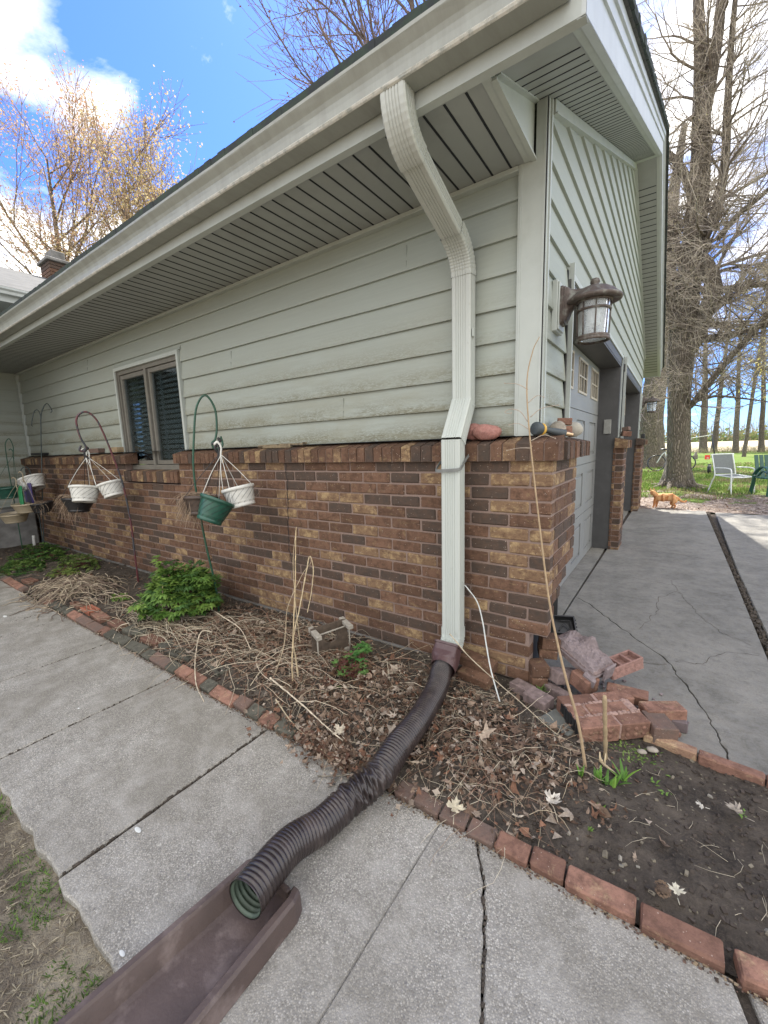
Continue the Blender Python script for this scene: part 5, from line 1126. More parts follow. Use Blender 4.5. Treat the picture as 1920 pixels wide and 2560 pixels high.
# supports under the tilted slab
chunk('brick_piece', [(tr(0.40, -0.07, 0.035) @ rot('Z', 20), .10, .08, .055)], 'brick propping up the right end of the tilted slab', 'brick')
gm = simple('grey_block', (0.145, 0.15, 0.135), .9, var=.2, bump=.4)
mb = MB(); mb.box(.05, .20, -.30, -.16, -.02, .040, ch=.006, M=tr(.125, -.23, 0) @ rot('Z', -24) @ tr(-.125, .23, 0)); tag(mb.build('paving_stone', gm), 'grey flat paving stone half under the tilted brick slab', 'paving stone')
chunk('broken_masonry', [(tr(0.475, -0.075, .050) @ rot('Z', 28) @ rot('Y', 3), .095, .120, .070), (tr(0.485, 0.030, .062) @ rot('Z', 34), .17, .075, .062), (tr(0.47, -.02, .030) @ rot('Z', 28), .12, .14, .02)], 'stack of mortared bricks at the right end of the rubble', 'masonry')
chunk('brick_piece', [(tr(0.345, 0.100, .060) @ rot('Z', 4) @ rot('X', 4), .17, .07, .050)], 'single red brick lying behind the tilted slab', 'brick')
chunk('brick_piece', [(tr(0.54, 0.06, .025) @ rot('Z', 10), .06, .10, .05)], 'purple grey brick under the right end of the rubble', 'brick', simple('purple_grey_brick', (0.13, 0.10, 0.10), .9, bump=.4))
chunk('broken_masonry', [(tr(-0.045, 0.015, 0.055) @ rot('Z', 30), .080, .085, .060), (tr(-0.045, 0.018, 0.120) @ rot('Z', 34) @ rot('Y', -2), .085, .09, .062)], 'short stack of two brown bricks in the gap of the broken corner', 'masonry', M['brick'])
chunk('brick_piece', [(tr(-0.02, 0.13, 0.225) @ rot('Z', 28) @ rot('Y', 4), .09, .09, .06), (tr(-0.03, 0.14, 0.165) @ rot('Z', 20), .09, .10, .05)], 'mortar covered brick wedged behind the short stack', 'brick', M['brick'])
lumpb = simple('mortar_smeared_brick', (0.17, 0.125, 0.115), .95, var=.35, vs=40, bump=.7, bs=90)
chunk('brick_piece', [(tr(-0.095, -0.075, 0.035) @ rot('Z', -20), .11, .07, .055)], 'purple brown brick at the foot of the broken corner', 'brick', lumpb)
chunk('brick_piece', [(tr(0.000, -0.145, 0.045) @ rot('Z', -22) @ rot('X', 6), .12, .08, .065)], 'mortar smeared brick between the corner and the grey paving stone', 'brick', lumpb)
chunk('brick_piece', [(tr(0.075, 0.075, 0.085) @ rot('Z', 55) @ rot('Y', 14), .17, .075, .06)], 'slanting mortar smeared brick under the lumpy chunk', 'brick', lumpb)
chunk('brick_piece', [(tr(0.165, 0.055, 0.095) @ rot('Z', -32) @ rot('Y', 10), .10, .085, .075)], 'broken red brick end facing the camera below the lumpy chunk', 'brick')
chunk('brick_piece', [(tr(0.04, -0.01, 0.035) @ rot('Z', -28), .19, .05, .05)], 'long low grey brick lying in the dirt before the rubble', 'brick', lumpb)
chunk('brick_piece', [(tr(-0.335, -0.060, 0.100) @ rot('Z', -6) @ rot('Y', 4) @ rot('X', 6), .185, .085, .058), (tr(-0.325, -0.115, 0.048) @ rot('Z', -9) @ rot('X', 8), .18, .085, .055)], 'cored brown bricks leaning on the wall right of the drain pipe', 'brick', M['brick'])
# lumpy mortar chunk
lc = thing('broken_masonry', 'big chunk of brick buried in lumpy purple grey mortar', 'masonry'); mb = MB(); nu, nv = 64, 44
Lm = tr(0.140, 0.150, 0.205) @ rot('Z', -28) @ rot('Y', 19) @ rot('X', 10)
for j in range(nv + 1):
    for i in range(nu + 1):
        u = i / nu; v = j / nv; x = (u - .5) * .27; y = (v - .5) * .155; e = min(u, 1 - u, v, 1 - v) * 9; e = min(1, e)
        z = .018 + .020 * fbm(x * 16, y * 16, 1, 5) + .014 * abs(fbm(x * 38, y * 38, 3, 5)) + .035 * math.exp(-((x + .0) / .03) ** 2 - ((y - .05) / .03) ** 2) * 1.4
        mb.v.append(tuple(Lm @ Vector((x + .004 * fbm(y * 60, 1), y + .004 * fbm(x * 60, 2), z * e - .02 * (1 - e)))))
for j in range(nv):
    for i in range(nu): a = j * (nu + 1) + i; mb.face((a, a + 1, a + nu + 2, a + nu + 1), smooth=False)
mb.build('mortar_crust', M['lump'], lc); mb = MB(); mb.box(-.132, .132, -.074, .074, -.062, .004, ch=.010, M=Lm, jit=.004); mb.build('mortared_brick', lumpb, lc)
mb = MB(); mb.box(.135, .150, -.02, .05, -.06, .03, ch=.006, M=Lm, jit=.003); mb.box(.09, .15, -.10, -.078, -.065, -.005, ch=.006, M=Lm, jit=.003); mb.build('mortar_tongue', M['lump'], lc)
# cored brick turned over at its right
cb = MB(); Cm = tr(0.305, 0.235, 0.135) @ rot('Z', 50) @ rot('Y', -10); c = (.5, 0, .4)
cb.box(-.095, .095, -.045, .045, -.030, .008, c, ch=.004, M=Cm); cb.box(-.095, .095, -.045, -.036, .008, .034, c, ch=.002, M=Cm); cb.box(-.095, .095, .036, .045, .008, .034, c, ch=.002, M=Cm)
for i in range(4): x = -.095 + i * .0595; cb.box(x, x + .0115, -.036, .036, .0081, .0338, c, ch=.002, M=Cm)
for i in range(3):
    for j in range(3): cb.box(-.07 + i * .055, -.055 + i * .055, -.047, -.0445, -.022 + j * .017, -.012 + j * .017, (.1, .5, .2), M=Cm)
tag(cb.build('brick_piece', simple('dusty_cored_brick', (0.26, 0.15, 0.125), .92, var=.25, vs=50, bump=.4)), 'overturned cored brick with open hollows beside the lumpy chunk', 'brick')
bb = thing('bait_station', 'small open black plastic box wedged at the broken corner by the garage door', 'plastic box'); mb = MB(); Bm = tr(0.020, 0.285, 0.255) @ rot('Z', 22) @ rot('X', 38)
mb.box(-.055, .055, -.05, .05, -.012, -.006, M=Bm); mb.box(-.055, -.049, -.05, .05, -.006, .03, M=Bm); mb.box(.049, .055, -.05, .05, -.006, .03, M=Bm); mb.box(-.049, .049, .044, .05, -.0061, .03, M=Bm); mb.box(-.049, .049, -.05, -.044, -.0061, .018, M=Bm)
for i in range(5): mb.box(.055, .066, -.045 + i * .02, -.038 + i * .02, .0, .008, M=Bm)
mb.tube(bez([Bm @ Vector((-.03, -.03, .0)), Bm @ Vector((.0, .01, .012)), Bm @ Vector((.03, -.02, .004)), Bm @ Vector((.03, .03, .010)), Bm @ Vector((-.02, .03, .004))], 6), .003, 6)
mb.build('box_shell', M['blackpl'], bb)
for (x, y, r_, lb) in ((.459, -.205, .013, 'small grey pebble nearest the driveway edging'), (.425, -.240, .011, 'small grey pebble beside the green weeds'), ): pebble('pebble', (x, y, .026), (r_ * 1.6, r_, r_ * .8), M['gstone'], lb, 'pebble', x, 20)

mc = MB()
for i in range(260):
    x, y = rnd.gauss(.22, .16), rnd.gauss(.06, .12); s_ = rnd.uniform(.002, .009)
    if y < -.12 and x > .0: continue
    mc.box(-s_, s_, -s_ * .8, s_ * .7, 0, s_ * 1.1, ch=s_ * .25, M=tr(x, y, .0005 if y > -.08 else .02) @ rot('Z', rnd.uniform(0, 360)), jit=s_ * .2)
tag(mc.build('mortar_crumbs', M['lump']), 'crumbs of broken mortar around the rubble', 'mortar crumbs', kind='stuff')
# ------------------------------------------------------------------ toppled wooden plant stand
ps = thing('plant_stand', 'small toppled wooden plant stand with a round hole in its board, beside the dry canes', 'plant stand')
O = Vector((-1.205, -0.425, 0.022)); u = Vector((0.41, 0.91, 0.06)).normalized(); w_ = Vector((.912, -.41, -.06)); w_ = (w_ - u * w_.dot(u)).normalized(); v = w_.cross(u).normalized()
Pm = frame(O, u, v, w_)       # board in the u-v plane
W_, H_ = 0.225, 0.215; hc = (0.120, 0.135); hr = 0.042; mb = MB()
ring = [(hc[0] + hr * math.cos(2 * math.pi * i / 32), hc[1] + hr * math.sin(2 * math.pi * i / 32)) for i in range(32)]
def onbox(a):
    dx, dy = math.cos(a), math.sin(a); t_ = 9
    for (lim, d, c0) in ((0, dx, hc[0]), (W_, dx, hc[0]), (0, dy, hc[1]), (H_, dy, hc[1])):
        if abs(d) > 1e-6:
            q_ = (lim - c0) / d
            if q_ > 0: t_ = min(t_, q_)
    return (hc[0] + dx * t_, hc[1] + dy * t_)
outr = [onbox(2 * math.pi * i / 32) for i in range(32)]
for zz_, fl in ((0.0, 0), (0.014, 1)):
    b = len(mb.v); mb.v += [tuple(Pm @ Vector((p[0], p[1], zz_))) for p in ring + outr]
    for i in range(32): f_ = (b + i, b + (i + 1) % 32, b + 32 + (i + 1) % 32, b + 32 + i); mb.face(f_ if fl else f_[::-1])
b = len(mb.v) - 128
for i in range(32): mb.face((b + i, b + 64 + i, b + 64 + (i + 1) % 32, b + (i + 1) % 32)); mb.face((b + 32 + i, b + 32 + (i + 1) % 32, b + 96 + (i + 1) % 32, b + 96 + i))
mb.build('stand_board', M['dwood'], ps)
for (uu, vv) in ((0.003, H_ - .030), (W_ - .025, H_ - .026), (0.003, 0.004), (W_ - .025, 0.006)):
    mb = MB(); s_ = -1
    mb.box(uu - .006, uu + .026, vv, vv + .026, .0142, .105 if vv > .1 else .03, ch=.003, M=Pm, jit=.001); mb.build('leg', M['wood'], ps)
    mb = MB(); mb.box(uu - .006, uu + .026, vv, vv + .026, -.115 if vv < .1 else -.03, -.0002, ch=.003, M=Pm, jit=.001); mb.build('leg', M['wood'], ps)
for (a, b) in (((0.012, H_ - .018, .065), (W_ - .012, H_ - .014, .065)), ((0.012, .01, .06), (0.012, H_ - .03, .07)), ((W_ - .012, .01, .06), (W_ - .012, H_ - .03, .07))):
    mb = MB(); mb.tube([Pm @ Vector(a), Pm @ Vector(b)], .0045, 8); mb.build('dowel', M['wood'], ps)
# loose white vinyl strip hanging from the downspout
vs_ = MB(); pth = bez([(-0.408, -0.095, 0.520), (-0.396, -0.10, 0.535), (-0.375, -0.105, 0.520), (-0.325, -0.10, 0.455), (-0.292, -0.11, 0.36), (-0.262, -0.14, 0.265), (-0.22, -0.18, 0.15), (-0.15, -0.25, 0.045)], 8)
for i in range(len(pth) - 1):
    a, b = pth[i], pth[i + 1]; s1 = Vector((.0026, .0012, 0)); s2 = Vector((0, .0015, .0)); vs_.add([a - s1, a + s1, b + s1, b - s1, a - s1 + s2, a + s1 + s2, b + s1 + s2, b - s1 + s2], [(0, 1, 2, 3), (7, 6, 5, 4), (0, 3, 7, 4), (1, 5, 6, 2)])
    vs_.tube([a, b], .0016, 5, cap=False)
tag(vs_.build('vinyl_strip', M['vinyl']), 'bent white vinyl strip drooping from the downspout to the ground', 'strip')
# ------------------------------------------------------------------ leaf litter, dry stems, plants in the bed
LEAFC = [(0.25, 0.18, 0.13), (0.17, 0.115, 0.078), (0.30, 0.235, 0.18), (0.12, 0.075, 0.05), (0.36, 0.30, 0.24), (0.20, 0.105, 0.066), (0.09, 0.06, 0.042), (0.13, 0.085, 0.06)]
def leaf(mb, p, size, yaw, tilt, roll_, curl, c, lobes=5):
    """lobed leaf as a curled fan"""
    Mx = Matrix.Translation(p) @ rot('Z', yaw) @ rot('X', tilt) @ rot('Y', roll_); n_ = lobes * 2 + 1; pts = [Vector((0, -.15, 0))]
    for i in range(n_):
        a = math.pi * (-0.12 + 1.24 * i / (n_ - 1)); r = (1.0 if i % 2 == 0 else 0.58) * (0.75 + 0.35 * math.sin(a)) * rnd.uniform(.55, 1.2); pts.append(Vector((r * math.cos(a) * .75, r * math.sin(a), 0)))
    out_ = []
    for q in pts: out_.append(Mx @ (Vector((q.x, q.y, curl * (q.x ** 2 * 1.3 + (q.y - .3) ** 2 * .7) + rnd.uniform(-.05, .05))) * size))
    ctr_ = Mx @ (Vector((0, .3, -.02)) * size)
    mb.add([ctr_] + out_, [(0, i, i + 1) for i in range(1, len(out_))] + [(0, len(out_), 1)], c, smooth=False)
def zone(x, y):
    """litter density"""
    d = math.exp(-((x + 0.62) / 0.52) ** 2 - ((y + 0.58) / 0.27) ** 2) * 1.3 + math.exp(-((x + 0.02) / 0.26) ** 2 - ((y + 0.56) / 0.26) ** 2) * .95 + math.exp(-((x + 1.35) / 0.45) ** 2 - ((y + 0.35) / 0.3) ** 2) * .6 + math.exp(-((x + 1.9) / 0.45) ** 2 - ((y + 0.45) / 0.3) ** 2) * .45
    d += 0.07 + (0.15 if x < -1.6 else 0) - (0.075 if x > .25 else 0); return d
lit = MB(); cnt = 0
while cnt < 9000:
    x = rnd.uniform(-3.2, 1.2); y = rnd.uniform(-0.93, -0.02)
    if x > 0.02 and y > -0.12: continue
    if x > -.05 and y > -.3 and x < .25: 
        if rnd.random() < .6: continue
    if rnd.random() > zone(x, y): continue
    c = rnd.choice(LEAFC); c = shd(c, .7, 1.25, rnd); s_ = rnd.uniform(.008, .022) if rnd.random() < .8 else rnd.uniform(.022, .046)
    h = bed_h(x, y) + rnd.random() ** 2 * .035 * min(1, zone(x, y)) * min(1, max(0, (y + .93) / .12))
    leaf(lit, Vector((x, y, h + .002)), s_, rnd.uniform(0, 360), rnd.gauss(0, 32), rnd.gauss(0, 32), rnd.uniform(-.9, .9), c, rnd.choice([1, 2, 3, 5])); cnt += 1
for i in range(420):
    x = rnd.uniform(-7, -3); y = rnd.uniform(-.85, -.05); leaf(lit, Vector((x, y, bed_h(x, y) + .003)), rnd.uniform(.015, .035), rnd.uniform(0, 360), rnd.gauss(0, 25), rnd.gauss(0, 25), .5, shd(rnd.choice(LEAFC), .6, 1.2, rnd), 2)
tag(lit.build('leaf_litter', M['leaf']), 'brown curled dead leaves covering the flower bed', 'dead leaves', kind='stuff')
lit2 = MB()
# crumbs of soil, bark and twig bits
for i in range(650):
    x = rnd.gauss(-.62, .17); y = rnd.gauss(-.915, .045); z = .045 * max(0, min(1, (y + 1.0) / .1)) + .004 + rnd.random() * .012; leaf(lit2, Vector((x, y, z)), rnd.uniform(.008, .028), rnd.uniform(0, 360), rnd.gauss(0, 30), rnd.gauss(0, 30), rnd.uniform(-.9, .9), shd(rnd.choice(LEAFC), .7, 1.2, rnd), rnd.choice([1, 2, 3, 5]))
tag(lit2.build('leaf_litter', M['leaf']), 'dead leaves spilling over the edging onto the walkway left of the pipe', 'dead leaves', kind='stuff')
cr_ = MB()
for i in range(4200):
    x = rnd.uniform(-2.6, 1.25); y = rnd.uniform(-.87, -.13) if x > 0 else rnd.uniform(-.87, -.03); s_ = rnd.uniform(.0015, .006) * (1.5 if rnd.random() < .03 else 1); g_ = rnd.random()
    c = (0.055, 0.043, 0.034) if g_ < .94 else ((.15, .13, .095) if g_ < .99 else (.24, .22, .18)); z = bed_h(x, y)
    Mx = tr(x, y, z + s_ * .3) @ rot('Z', rnd.uniform(0, 360)) @ rot('X', rnd.uniform(-40, 40)); cr_.box(-s_ * rnd.uniform(.8, 2.2), s_, -s_ * .8, s_ * .8, -s_ * .6, s_ * .6, shd(c, .7, 1.3, rnd), M=Mx)
tag(cr_.build('soil_crumbs', M['stem']), 'crumbly soil clods and bits of straw on the bed', 'soil crumbs', kind='stuff')
# thin dry stems lying about
def strand(mb, x, y, L_, yaw, lift, r, c, droop=1.0, n_=5, wob=.25):
    p = []; h0 = bed_h(x, y); yy = yaw
    px, py = x, y
    for i in range(n_ + 1):
        f = i / n_; gz = bed_h(px, py) if py > -.9 else 0.0
        p.append(Vector((px, py, max(gz, 0) + .003 + lift * math.sin(math.pi * f) ** droop))); yy += rnd.gauss(0, wob); px += math.cos(yy) * L_ / n_; py += math.sin(yy) * L_ / n_
        py = min(py, -.01)
    mb.tube(p, [r * (1 - .6 * i / n_) for i in range(n_ + 1)], 4, c, cap=False)
st = MB(); STC = [(0.40, 0.33, 0.23), (0.50, 0.44, 0.33), (0.30, 0.22, 0.15), (0.22, 0.13, 0.09)]
for i in range(1900):
    x = rnd.uniform(-2.7, .25); y = rnd.uniform(-.9, -.05)
    if rnd.random() > zone(x, y) * .9 + .1: continue
    strand(st, x, y, rnd.uniform(.05, .22), rnd.uniform(0, 6.3), rnd.uniform(.0, .035), rnd.uniform(.0007, .0016), shd(rnd.choice(STC), .7, 1.15, rnd))
for i in range(240):   # straw around the peony, lying towards the walkway
    x = rnd.gauss(-2.55, .35); y = rnd.gauss(-.62, .12); strand(st, x, min(y, -.1), rnd.uniform(.15, .42), math.pi * rnd.uniform(.78, 1.22) * -1 + rnd.choice([0, math.pi]), rnd.uniform(.005, .05), rnd.uniform(.0012, .0026), shd(rnd.choice(STC[:2]), .8, 1.15, rnd), n_=5, wob=.10)
for i in range(170):   # long pale stems tangled along the middle of the bed
    x = rnd.gauss(-1.45, .45); y = rnd.uniform(-.85, -.15); strand(st, x, y, rnd.uniform(.18, .48), rnd.gauss(0.1, .6) + rnd.choice([0, math.pi]), rnd.uniform(.015, .07), rnd.uniform(.0012, .0026), shd(rnd.choice([(.50, .43, .32), (.42, .34, .24), (.26, .16, .11)]), .75, 1.1, rnd), n_=7, wob=.22)
for i in range(60):
    x = rnd.uniform(.25, 1.2); y = rnd.uniform(-.85, -.2); strand(st, x, y, rnd.uniform(.02, .10), rnd.uniform(0, 6.3), .003, .0007, STC[1], n_=3)
for i in range(40):
    x = rnd.uniform(-.3, .15); strand(st, x, rnd.uniform(-.85, -.35), rnd.uniform(.15, .34), rnd.uniform(3.6, 5.6), rnd.uniform(.01, .05), rnd.uniform(.0006, .0013), rnd.choice(STC[1:]), n_=7, wob=.35)
tag(st.build('dry_stems', M['stem']), 'tangle of thin dry straw stems lying over the bed', 'dry stems', kind='stuff')
# matted hay heap further left
hp = MB()
for i in range(900):
    a = rnd.uniform(0, 6.3); r_ = abs(rnd.gauss(0, .24)); x = -4.0 + r_ * math.cos(a) * 1.5; y = -.70 + r_ * math.sin(a) * .75
    if y > -.1 or y < -1.02: continue
    px = []; yaw = rnd.gauss(0.2, .9) + rnd.choice([0, math.pi]); L_ = rnd.uniform(.08, .26); z0 = .05 + .085 * math.exp(-(r_ / .3) ** 2) + rnd.uniform(-.03, .02)
    for k_ in range(5):
        f = k_ / 4; yaw += rnd.gauss(0, .35); x += math.cos(yaw) * L_ / 4; y += math.sin(yaw) * L_ / 4 * .7; px.append((x, y, max(.006, z0 + .02 * math.sin(3 * f + a) - .05 * f * f - max(0, -.86 - y) * .5)))
    hp.tube(px, [.004, .0035, .003, .0025, .0015], 4, shd(rnd.choice([(0.36, .29, .20), (.27, .21, .15), (.44, .37, .27), (.18, .13, .10)]), .6, 1.15, rnd), cap=False)
tag(hp.build('hay_heap', M['stem']), 'heap of flattened grey brown daylily straw spilling over the edging', 'straw heap', kind='stuff')
# notable long white stalks
def stalk0(path, r, c, label, name='dry_stalk', cat='dead stalk', group='pale dead stalks lying in the bed', taper=.5):
    mb = MB(); p = bez(path, 6); mb.tube(p, [r * (1 - (1 - taper) * i / (len(p) - 1)) for i in range(len(p))], 6, c); return tag(mb.build(name, M['stem']), label, cat, group)
def stalk(path, r, c, label, name='dry_stalk', cat='dead stalk', group='pale dead stalks lying in the bed', taper=.5):
    mb = MB(); p = bez(path, 9); k = len(p); nd = rnd.uniform(.05, .09); s_ = 0; rr = []
    for i in range(k):
        s_ += (p[i] - p[i - 1]).length if i else 0; rr.append(r * (1 - (1 - taper) * i / (k - 1)) * (1 + .10 * fbm(i * .7, r * 900) + (.35 if (s_ % nd) < .006 else 0)))
        p[i] = p[i] + Vector((rnd.gauss(0, r * .10), rnd.gauss(0, r * .10), rnd.gauss(0, r * .10)))
    for i in range(k - 1): mb.tube([p[i], p[i + 1]], [rr[i], rr[i + 1]], 6, shd(c, .72, 1.1, rnd), cap=(i in (0, k - 2)))
    return tag(mb.build(name, M['stem'], None), label, cat, group)
WH = (0.56, 0.48, 0.36)
stalk([(-1.18, -0.76, .10), (-1.02, -.80, .105), (-0.86, -0.83, .095), (-0.72, -.86, .085), (-0.585, -0.885, .075)], .0042, WH, 'thick pale stalk running down to the walkway left of the drain pipe')
stalk([(-2.38, -0.33, .07), (-2.05, -.42, .10), (-1.78, -.50, .12), (-1.55, -0.60, .09)], .0045, WH, 'long pale stalk between the bush and the plant stand')
stalk([(-1.50, -.55, .08), (-1.42, -.66, .09), (-1.30, -.73, .085), (-1.16, -.77, .09)], .003, WH, 'thin bowed pale stalk leading to the thick one')
stalk([(-1.93, -0.61, .11), (-1.96, -0.65, .125), (-1.93, -.70, .11), (-1.83, -.78, .08), (-1.70, -0.865, .075), (-1.56, -.945, .035), (-1.43, -.985, .006)], .0042, WH, 'hooked pale stalk bent over the edging onto the walkway')
stalk([(-2.56, -.58, .33), (-2.50, -.62, .25), (-2.44, -.66, .14), (-2.36, -.66, .08)], .004, (.45, .36, .22), 'tan stalk standing up out of the green bush', taper=.7)
stalk([(-2.70, -.78, .06), (-2.72, -.84, .05), (-2.6, -.93, .03)], .0035, WH, 'short pale stalk crossing the left edging bricks')
stalk([(-2.45, -.60, .15), (-2.40, -.66, .09), (-2.30, -.71, .06), (-2.22, -.74, .05)], .0035, WH, 'pale stalk curling in front of the bush')
stalk([(-0.446, -0.175, 0.285), (-0.30, -0.22, .20), (-0.05, -0.28, .10), (0.10, -.33, .05), (0.215, -0.365, .03)], .0028, (.42, .36, .26), 'long thin twig leaning from the downspout elbow towards the rubble')
stalk([(-1.02, -.86, .09), (-.86, -.90, .05), (-.66, -.93, .03), (-.52, -.955, .02)], .003, (.40, .33, .22), 'brown stalk lying over the edge of the walkway')
stalk([(-.60, -1.02, .004), (-.50, -.97, .02), (-.40, -.90, .05)], .0022, (.25, .22, .17), 'dark twig on the concrete beside the drain pipe')
CN = 'upright dry canes'
for (p, r, c, lb) in (([(-1.117, -0.669, 0.0), (-1.115, -.665, .15), (-1.102, -0.653, 0.324), (-1.085, -.632, .60), (-1.075, -0.621, 0.811), (-1.07, -0.616, 0.873)], .0045, (.50, .39, .24), 'tallest straight tan cane before the brick wall'),
                  ([(-1.109, -0.63, 0.02), (-1.117, -.637, .18), (-1.119, -0.641, 0.281), (-1.09, -.605, .46), (-1.06, -0.575, 0.64), (-1.045, -0.559, 0.716), (-1.036, -0.549, 0.637), (-1.05, -.566, .50), (-1.066, -0.582, 0.415)], .0042, (.52, .42, .27), 'tan cane snapped at the top and folded down'),
                  ([(-1.264, -0.667, 0.03), (-1.227, -0.621, 0.191), (-1.215, -.605, .30), (-1.202, -0.59, 0.425), (-1.15, -0.525, 0.587), (-1.10, -.50, .66)], .003, (.42, .34, .23), 'thin grey cane leaning across the others'),
                  ([(-1.105, -.61, .25), (-1.13, -.60, .45), (-1.16, -.57, .68), (-1.14, -.55, .86)], .0024, (.46, .37, .24), 'thin side cane with a forked tip')): stalk(p, r, c, lb, name='dry_cane', cat='cane', group=CN, taper=.5)
# tall stalk with whiskery side twigs
tk = thing('tall_stalk', 'tall bare tan stalk with curved side twigs rising before the brick corner', 'dead stalk', group=None)
mb = MB(); p = bez([(0.262, -0.458, -.01), (0.224, -0.466, 0.21), (0.177, -0.474, 0.38), (0.138, -0.48, 0.539), (0.107, -0.485, 0.697), (0.069, -0.491, 0.966), (0.031, -0.497, 1.266), (0.016, -0.5, 1.459), (0.032, -0.497, 1.565), (0.053, -0.494, 1.611)], 7)
mb.tube(p, [.0066 * (1 - .80 * (i / (len(p) - 1)) ** .8) for i in range(len(p))], 8, (.34, .25, .155)); mb.build('stem', M['stem'], tk)
TW = (.36, .30, .24)
for q in ([(0.021, -0.499, 1.33), (-0.002, -0.503, 1.365), (-0.030, -.507, 1.377), (-0.050, -0.511, 1.374), (-.056, -.512, 1.366), (-.042, -.510, 1.362), (-.034, -.509, 1.364)], [(0.020, -0.499, 1.440), (-0.015, -0.505, 1.462), (-0.059, -0.512, 1.469)], [(0.022, -0.499, 1.395), (0.050, -0.494, 1.417), (0.073, -0.491, 1.410)], [(0.030, -0.497, 1.345), (0.066, -0.492, 1.373), (0.120, -0.483, 1.380)],
          [(0.030, -0.498, 1.300), (-0.009, -0.504, 1.325), (-0.041, -0.509, 1.322)], [(0.036, -0.497, 1.237), (-0.008, -0.504, 1.238), (-0.048, -0.510, 1.230)], [(0.033, -0.497, 1.262), (0.076, -0.490, 1.281), (0.113, -0.484, 1.268)]):
    mb = MB(); pp = bez(q, 5); mb.tube(pp, [.0017 * (1 - .5 * i / (len(pp) - 1)) for i in range(len(pp))], 5, TW); mb.lathe([(0, .003), (.0026, 0), (0, -.003)], 6, TW, M=Matrix.Translation(pp[-1])); mb.build('side_twig', M['stem'], tk)
sk = MB(); sk.tube(bez([(0.309, -0.338, -.02), (0.307, -0.36, .10), (0.304, -0.385, .20), (0.300, -0.405, .315)], 5), [.0078 + .0012 * ((i * 7) % 3 - 1) for i in range(16)], 7, (.33, .25, .15)); tag(sk.build('wooden_stake', M['stem']), 'short splintered tan stake in front of the tilted brick slab', 'stake')
bs = MB()
for i in range(5): bs.tube([(0.298 + i * .003, -0.40 + rnd.uniform(-.004, .004), .0), (0.294 + i * .005, -0.405, .035 + rnd.uniform(0, .05))], [.006, .002], 5, (.52, .42, .27))
bs.tube([(.30, -.41, .045), (.345, -.43, .035), (.36, -.435, .03)], [.005, .005, .003], 5, (.48, .38, .24)); tag(bs.build('broken_stump', M['stem']), 'broken pale plant stump among the young green shoots', 'stump')
# big single leaves
def bigleaf(x, y, z, s_, yaw, c, label, t=0, r=0):
    cu = rnd.uniform(-.6, 1.3); c = shd(c, .72, .92, rnd)
    mb = MB(); Mx = tr(x, y, z) @ rot('Z', yaw) @ rot('X', t) @ rot('Y', r)
    half = [(0, -.55), (.02, -.2), (.16, -.28), (.38, -.16), (.24, -.02), (.62, .02), (.86, .22), (.60, .26), (.74, .52), (.34, .34), (.26, .42), (.34, .72), (.14, .70), (0, 1.0)]
    ol = half + [(-a, b) for a, b in half[::-1][1:-1]]; V_ = [Mx @ Vector((0, .12, .02 * s_ * 10) ) if 0 else Mx @ (Vector((0, .12, .02)) * s_)]
    for (a, b) in ol: V_.append(Mx @ (Vector((a * rnd.uniform(.7, 1.15), b * rnd.uniform(.85, 1.1), (.15 + .4 * cu) * abs(a) ** 1.3 + cu * .35 * (b - .2) ** 2 + rnd.uniform(-.09, .12))) * s_))
    nn = len(ol); mb.add(V_, [(0, i, i % nn + 1) for i in range(1, nn + 1)], c, smooth=False); mb.tube([Mx @ (Vector((0, -.5, 0)) * s_), Mx @ (Vector((.08, -1.1, .1)) * s_)], .0012, 5, c)
    return tag(mb.build('maple_leaf', M['leaf']), label, 'leaf', 'single fallen leaves')
bigleaf(-0.075, -0.905, .047, .042, 15, (.62, .55, .40), 'cream maple leaf lying on the dark edging bricks', 24)
bigleaf(0.186, -0.70, .045, .042, -30, (.60, .55, .47), 'large grey white maple leaf on the soil below the litter', 10)
bigleaf(0.700, -0.40, .034, .040, 60, (.46, .40, .33), 'tan maple leaf alone on bare soil at the right border')
bigleaf(0.120, -0.575, .060, .045, 130, (.36, .25, .16), 'reddish tan maple leaf in the litter left of the shoots', 15)
bigleaf(0.108, -0.815, .042, .026, 200, (.52, .45, .35), 'small pale leaf above the dusky pink edging brick', 30)
bigleaf(0.535, -0.805, .036, .026, 10, (.66, .62, .50), 'small cream leaf beside the pine cone', 20)
bigleaf(0.605, -0.43, .034, .022, 100, (.62, .58, .50), 'tiny white leaf in the middle of the bare soil', 20)
bigleaf(-0.25, -0.83, .09, .040, 190, (.45, .36, .26), 'curled tan leaf right of the drain pipe', 30, 20)
bigleaf(-0.62, -0.86, .085, .040, 80, (.55, .48, .37), 'pale curled leaf at the litter edge left of the drain pipe', 40)
bigleaf(-0.82, -0.97, .004, .020, 30, (.50, .38, .28), 'small tan leaf lying on the walkway below the litter', 10)
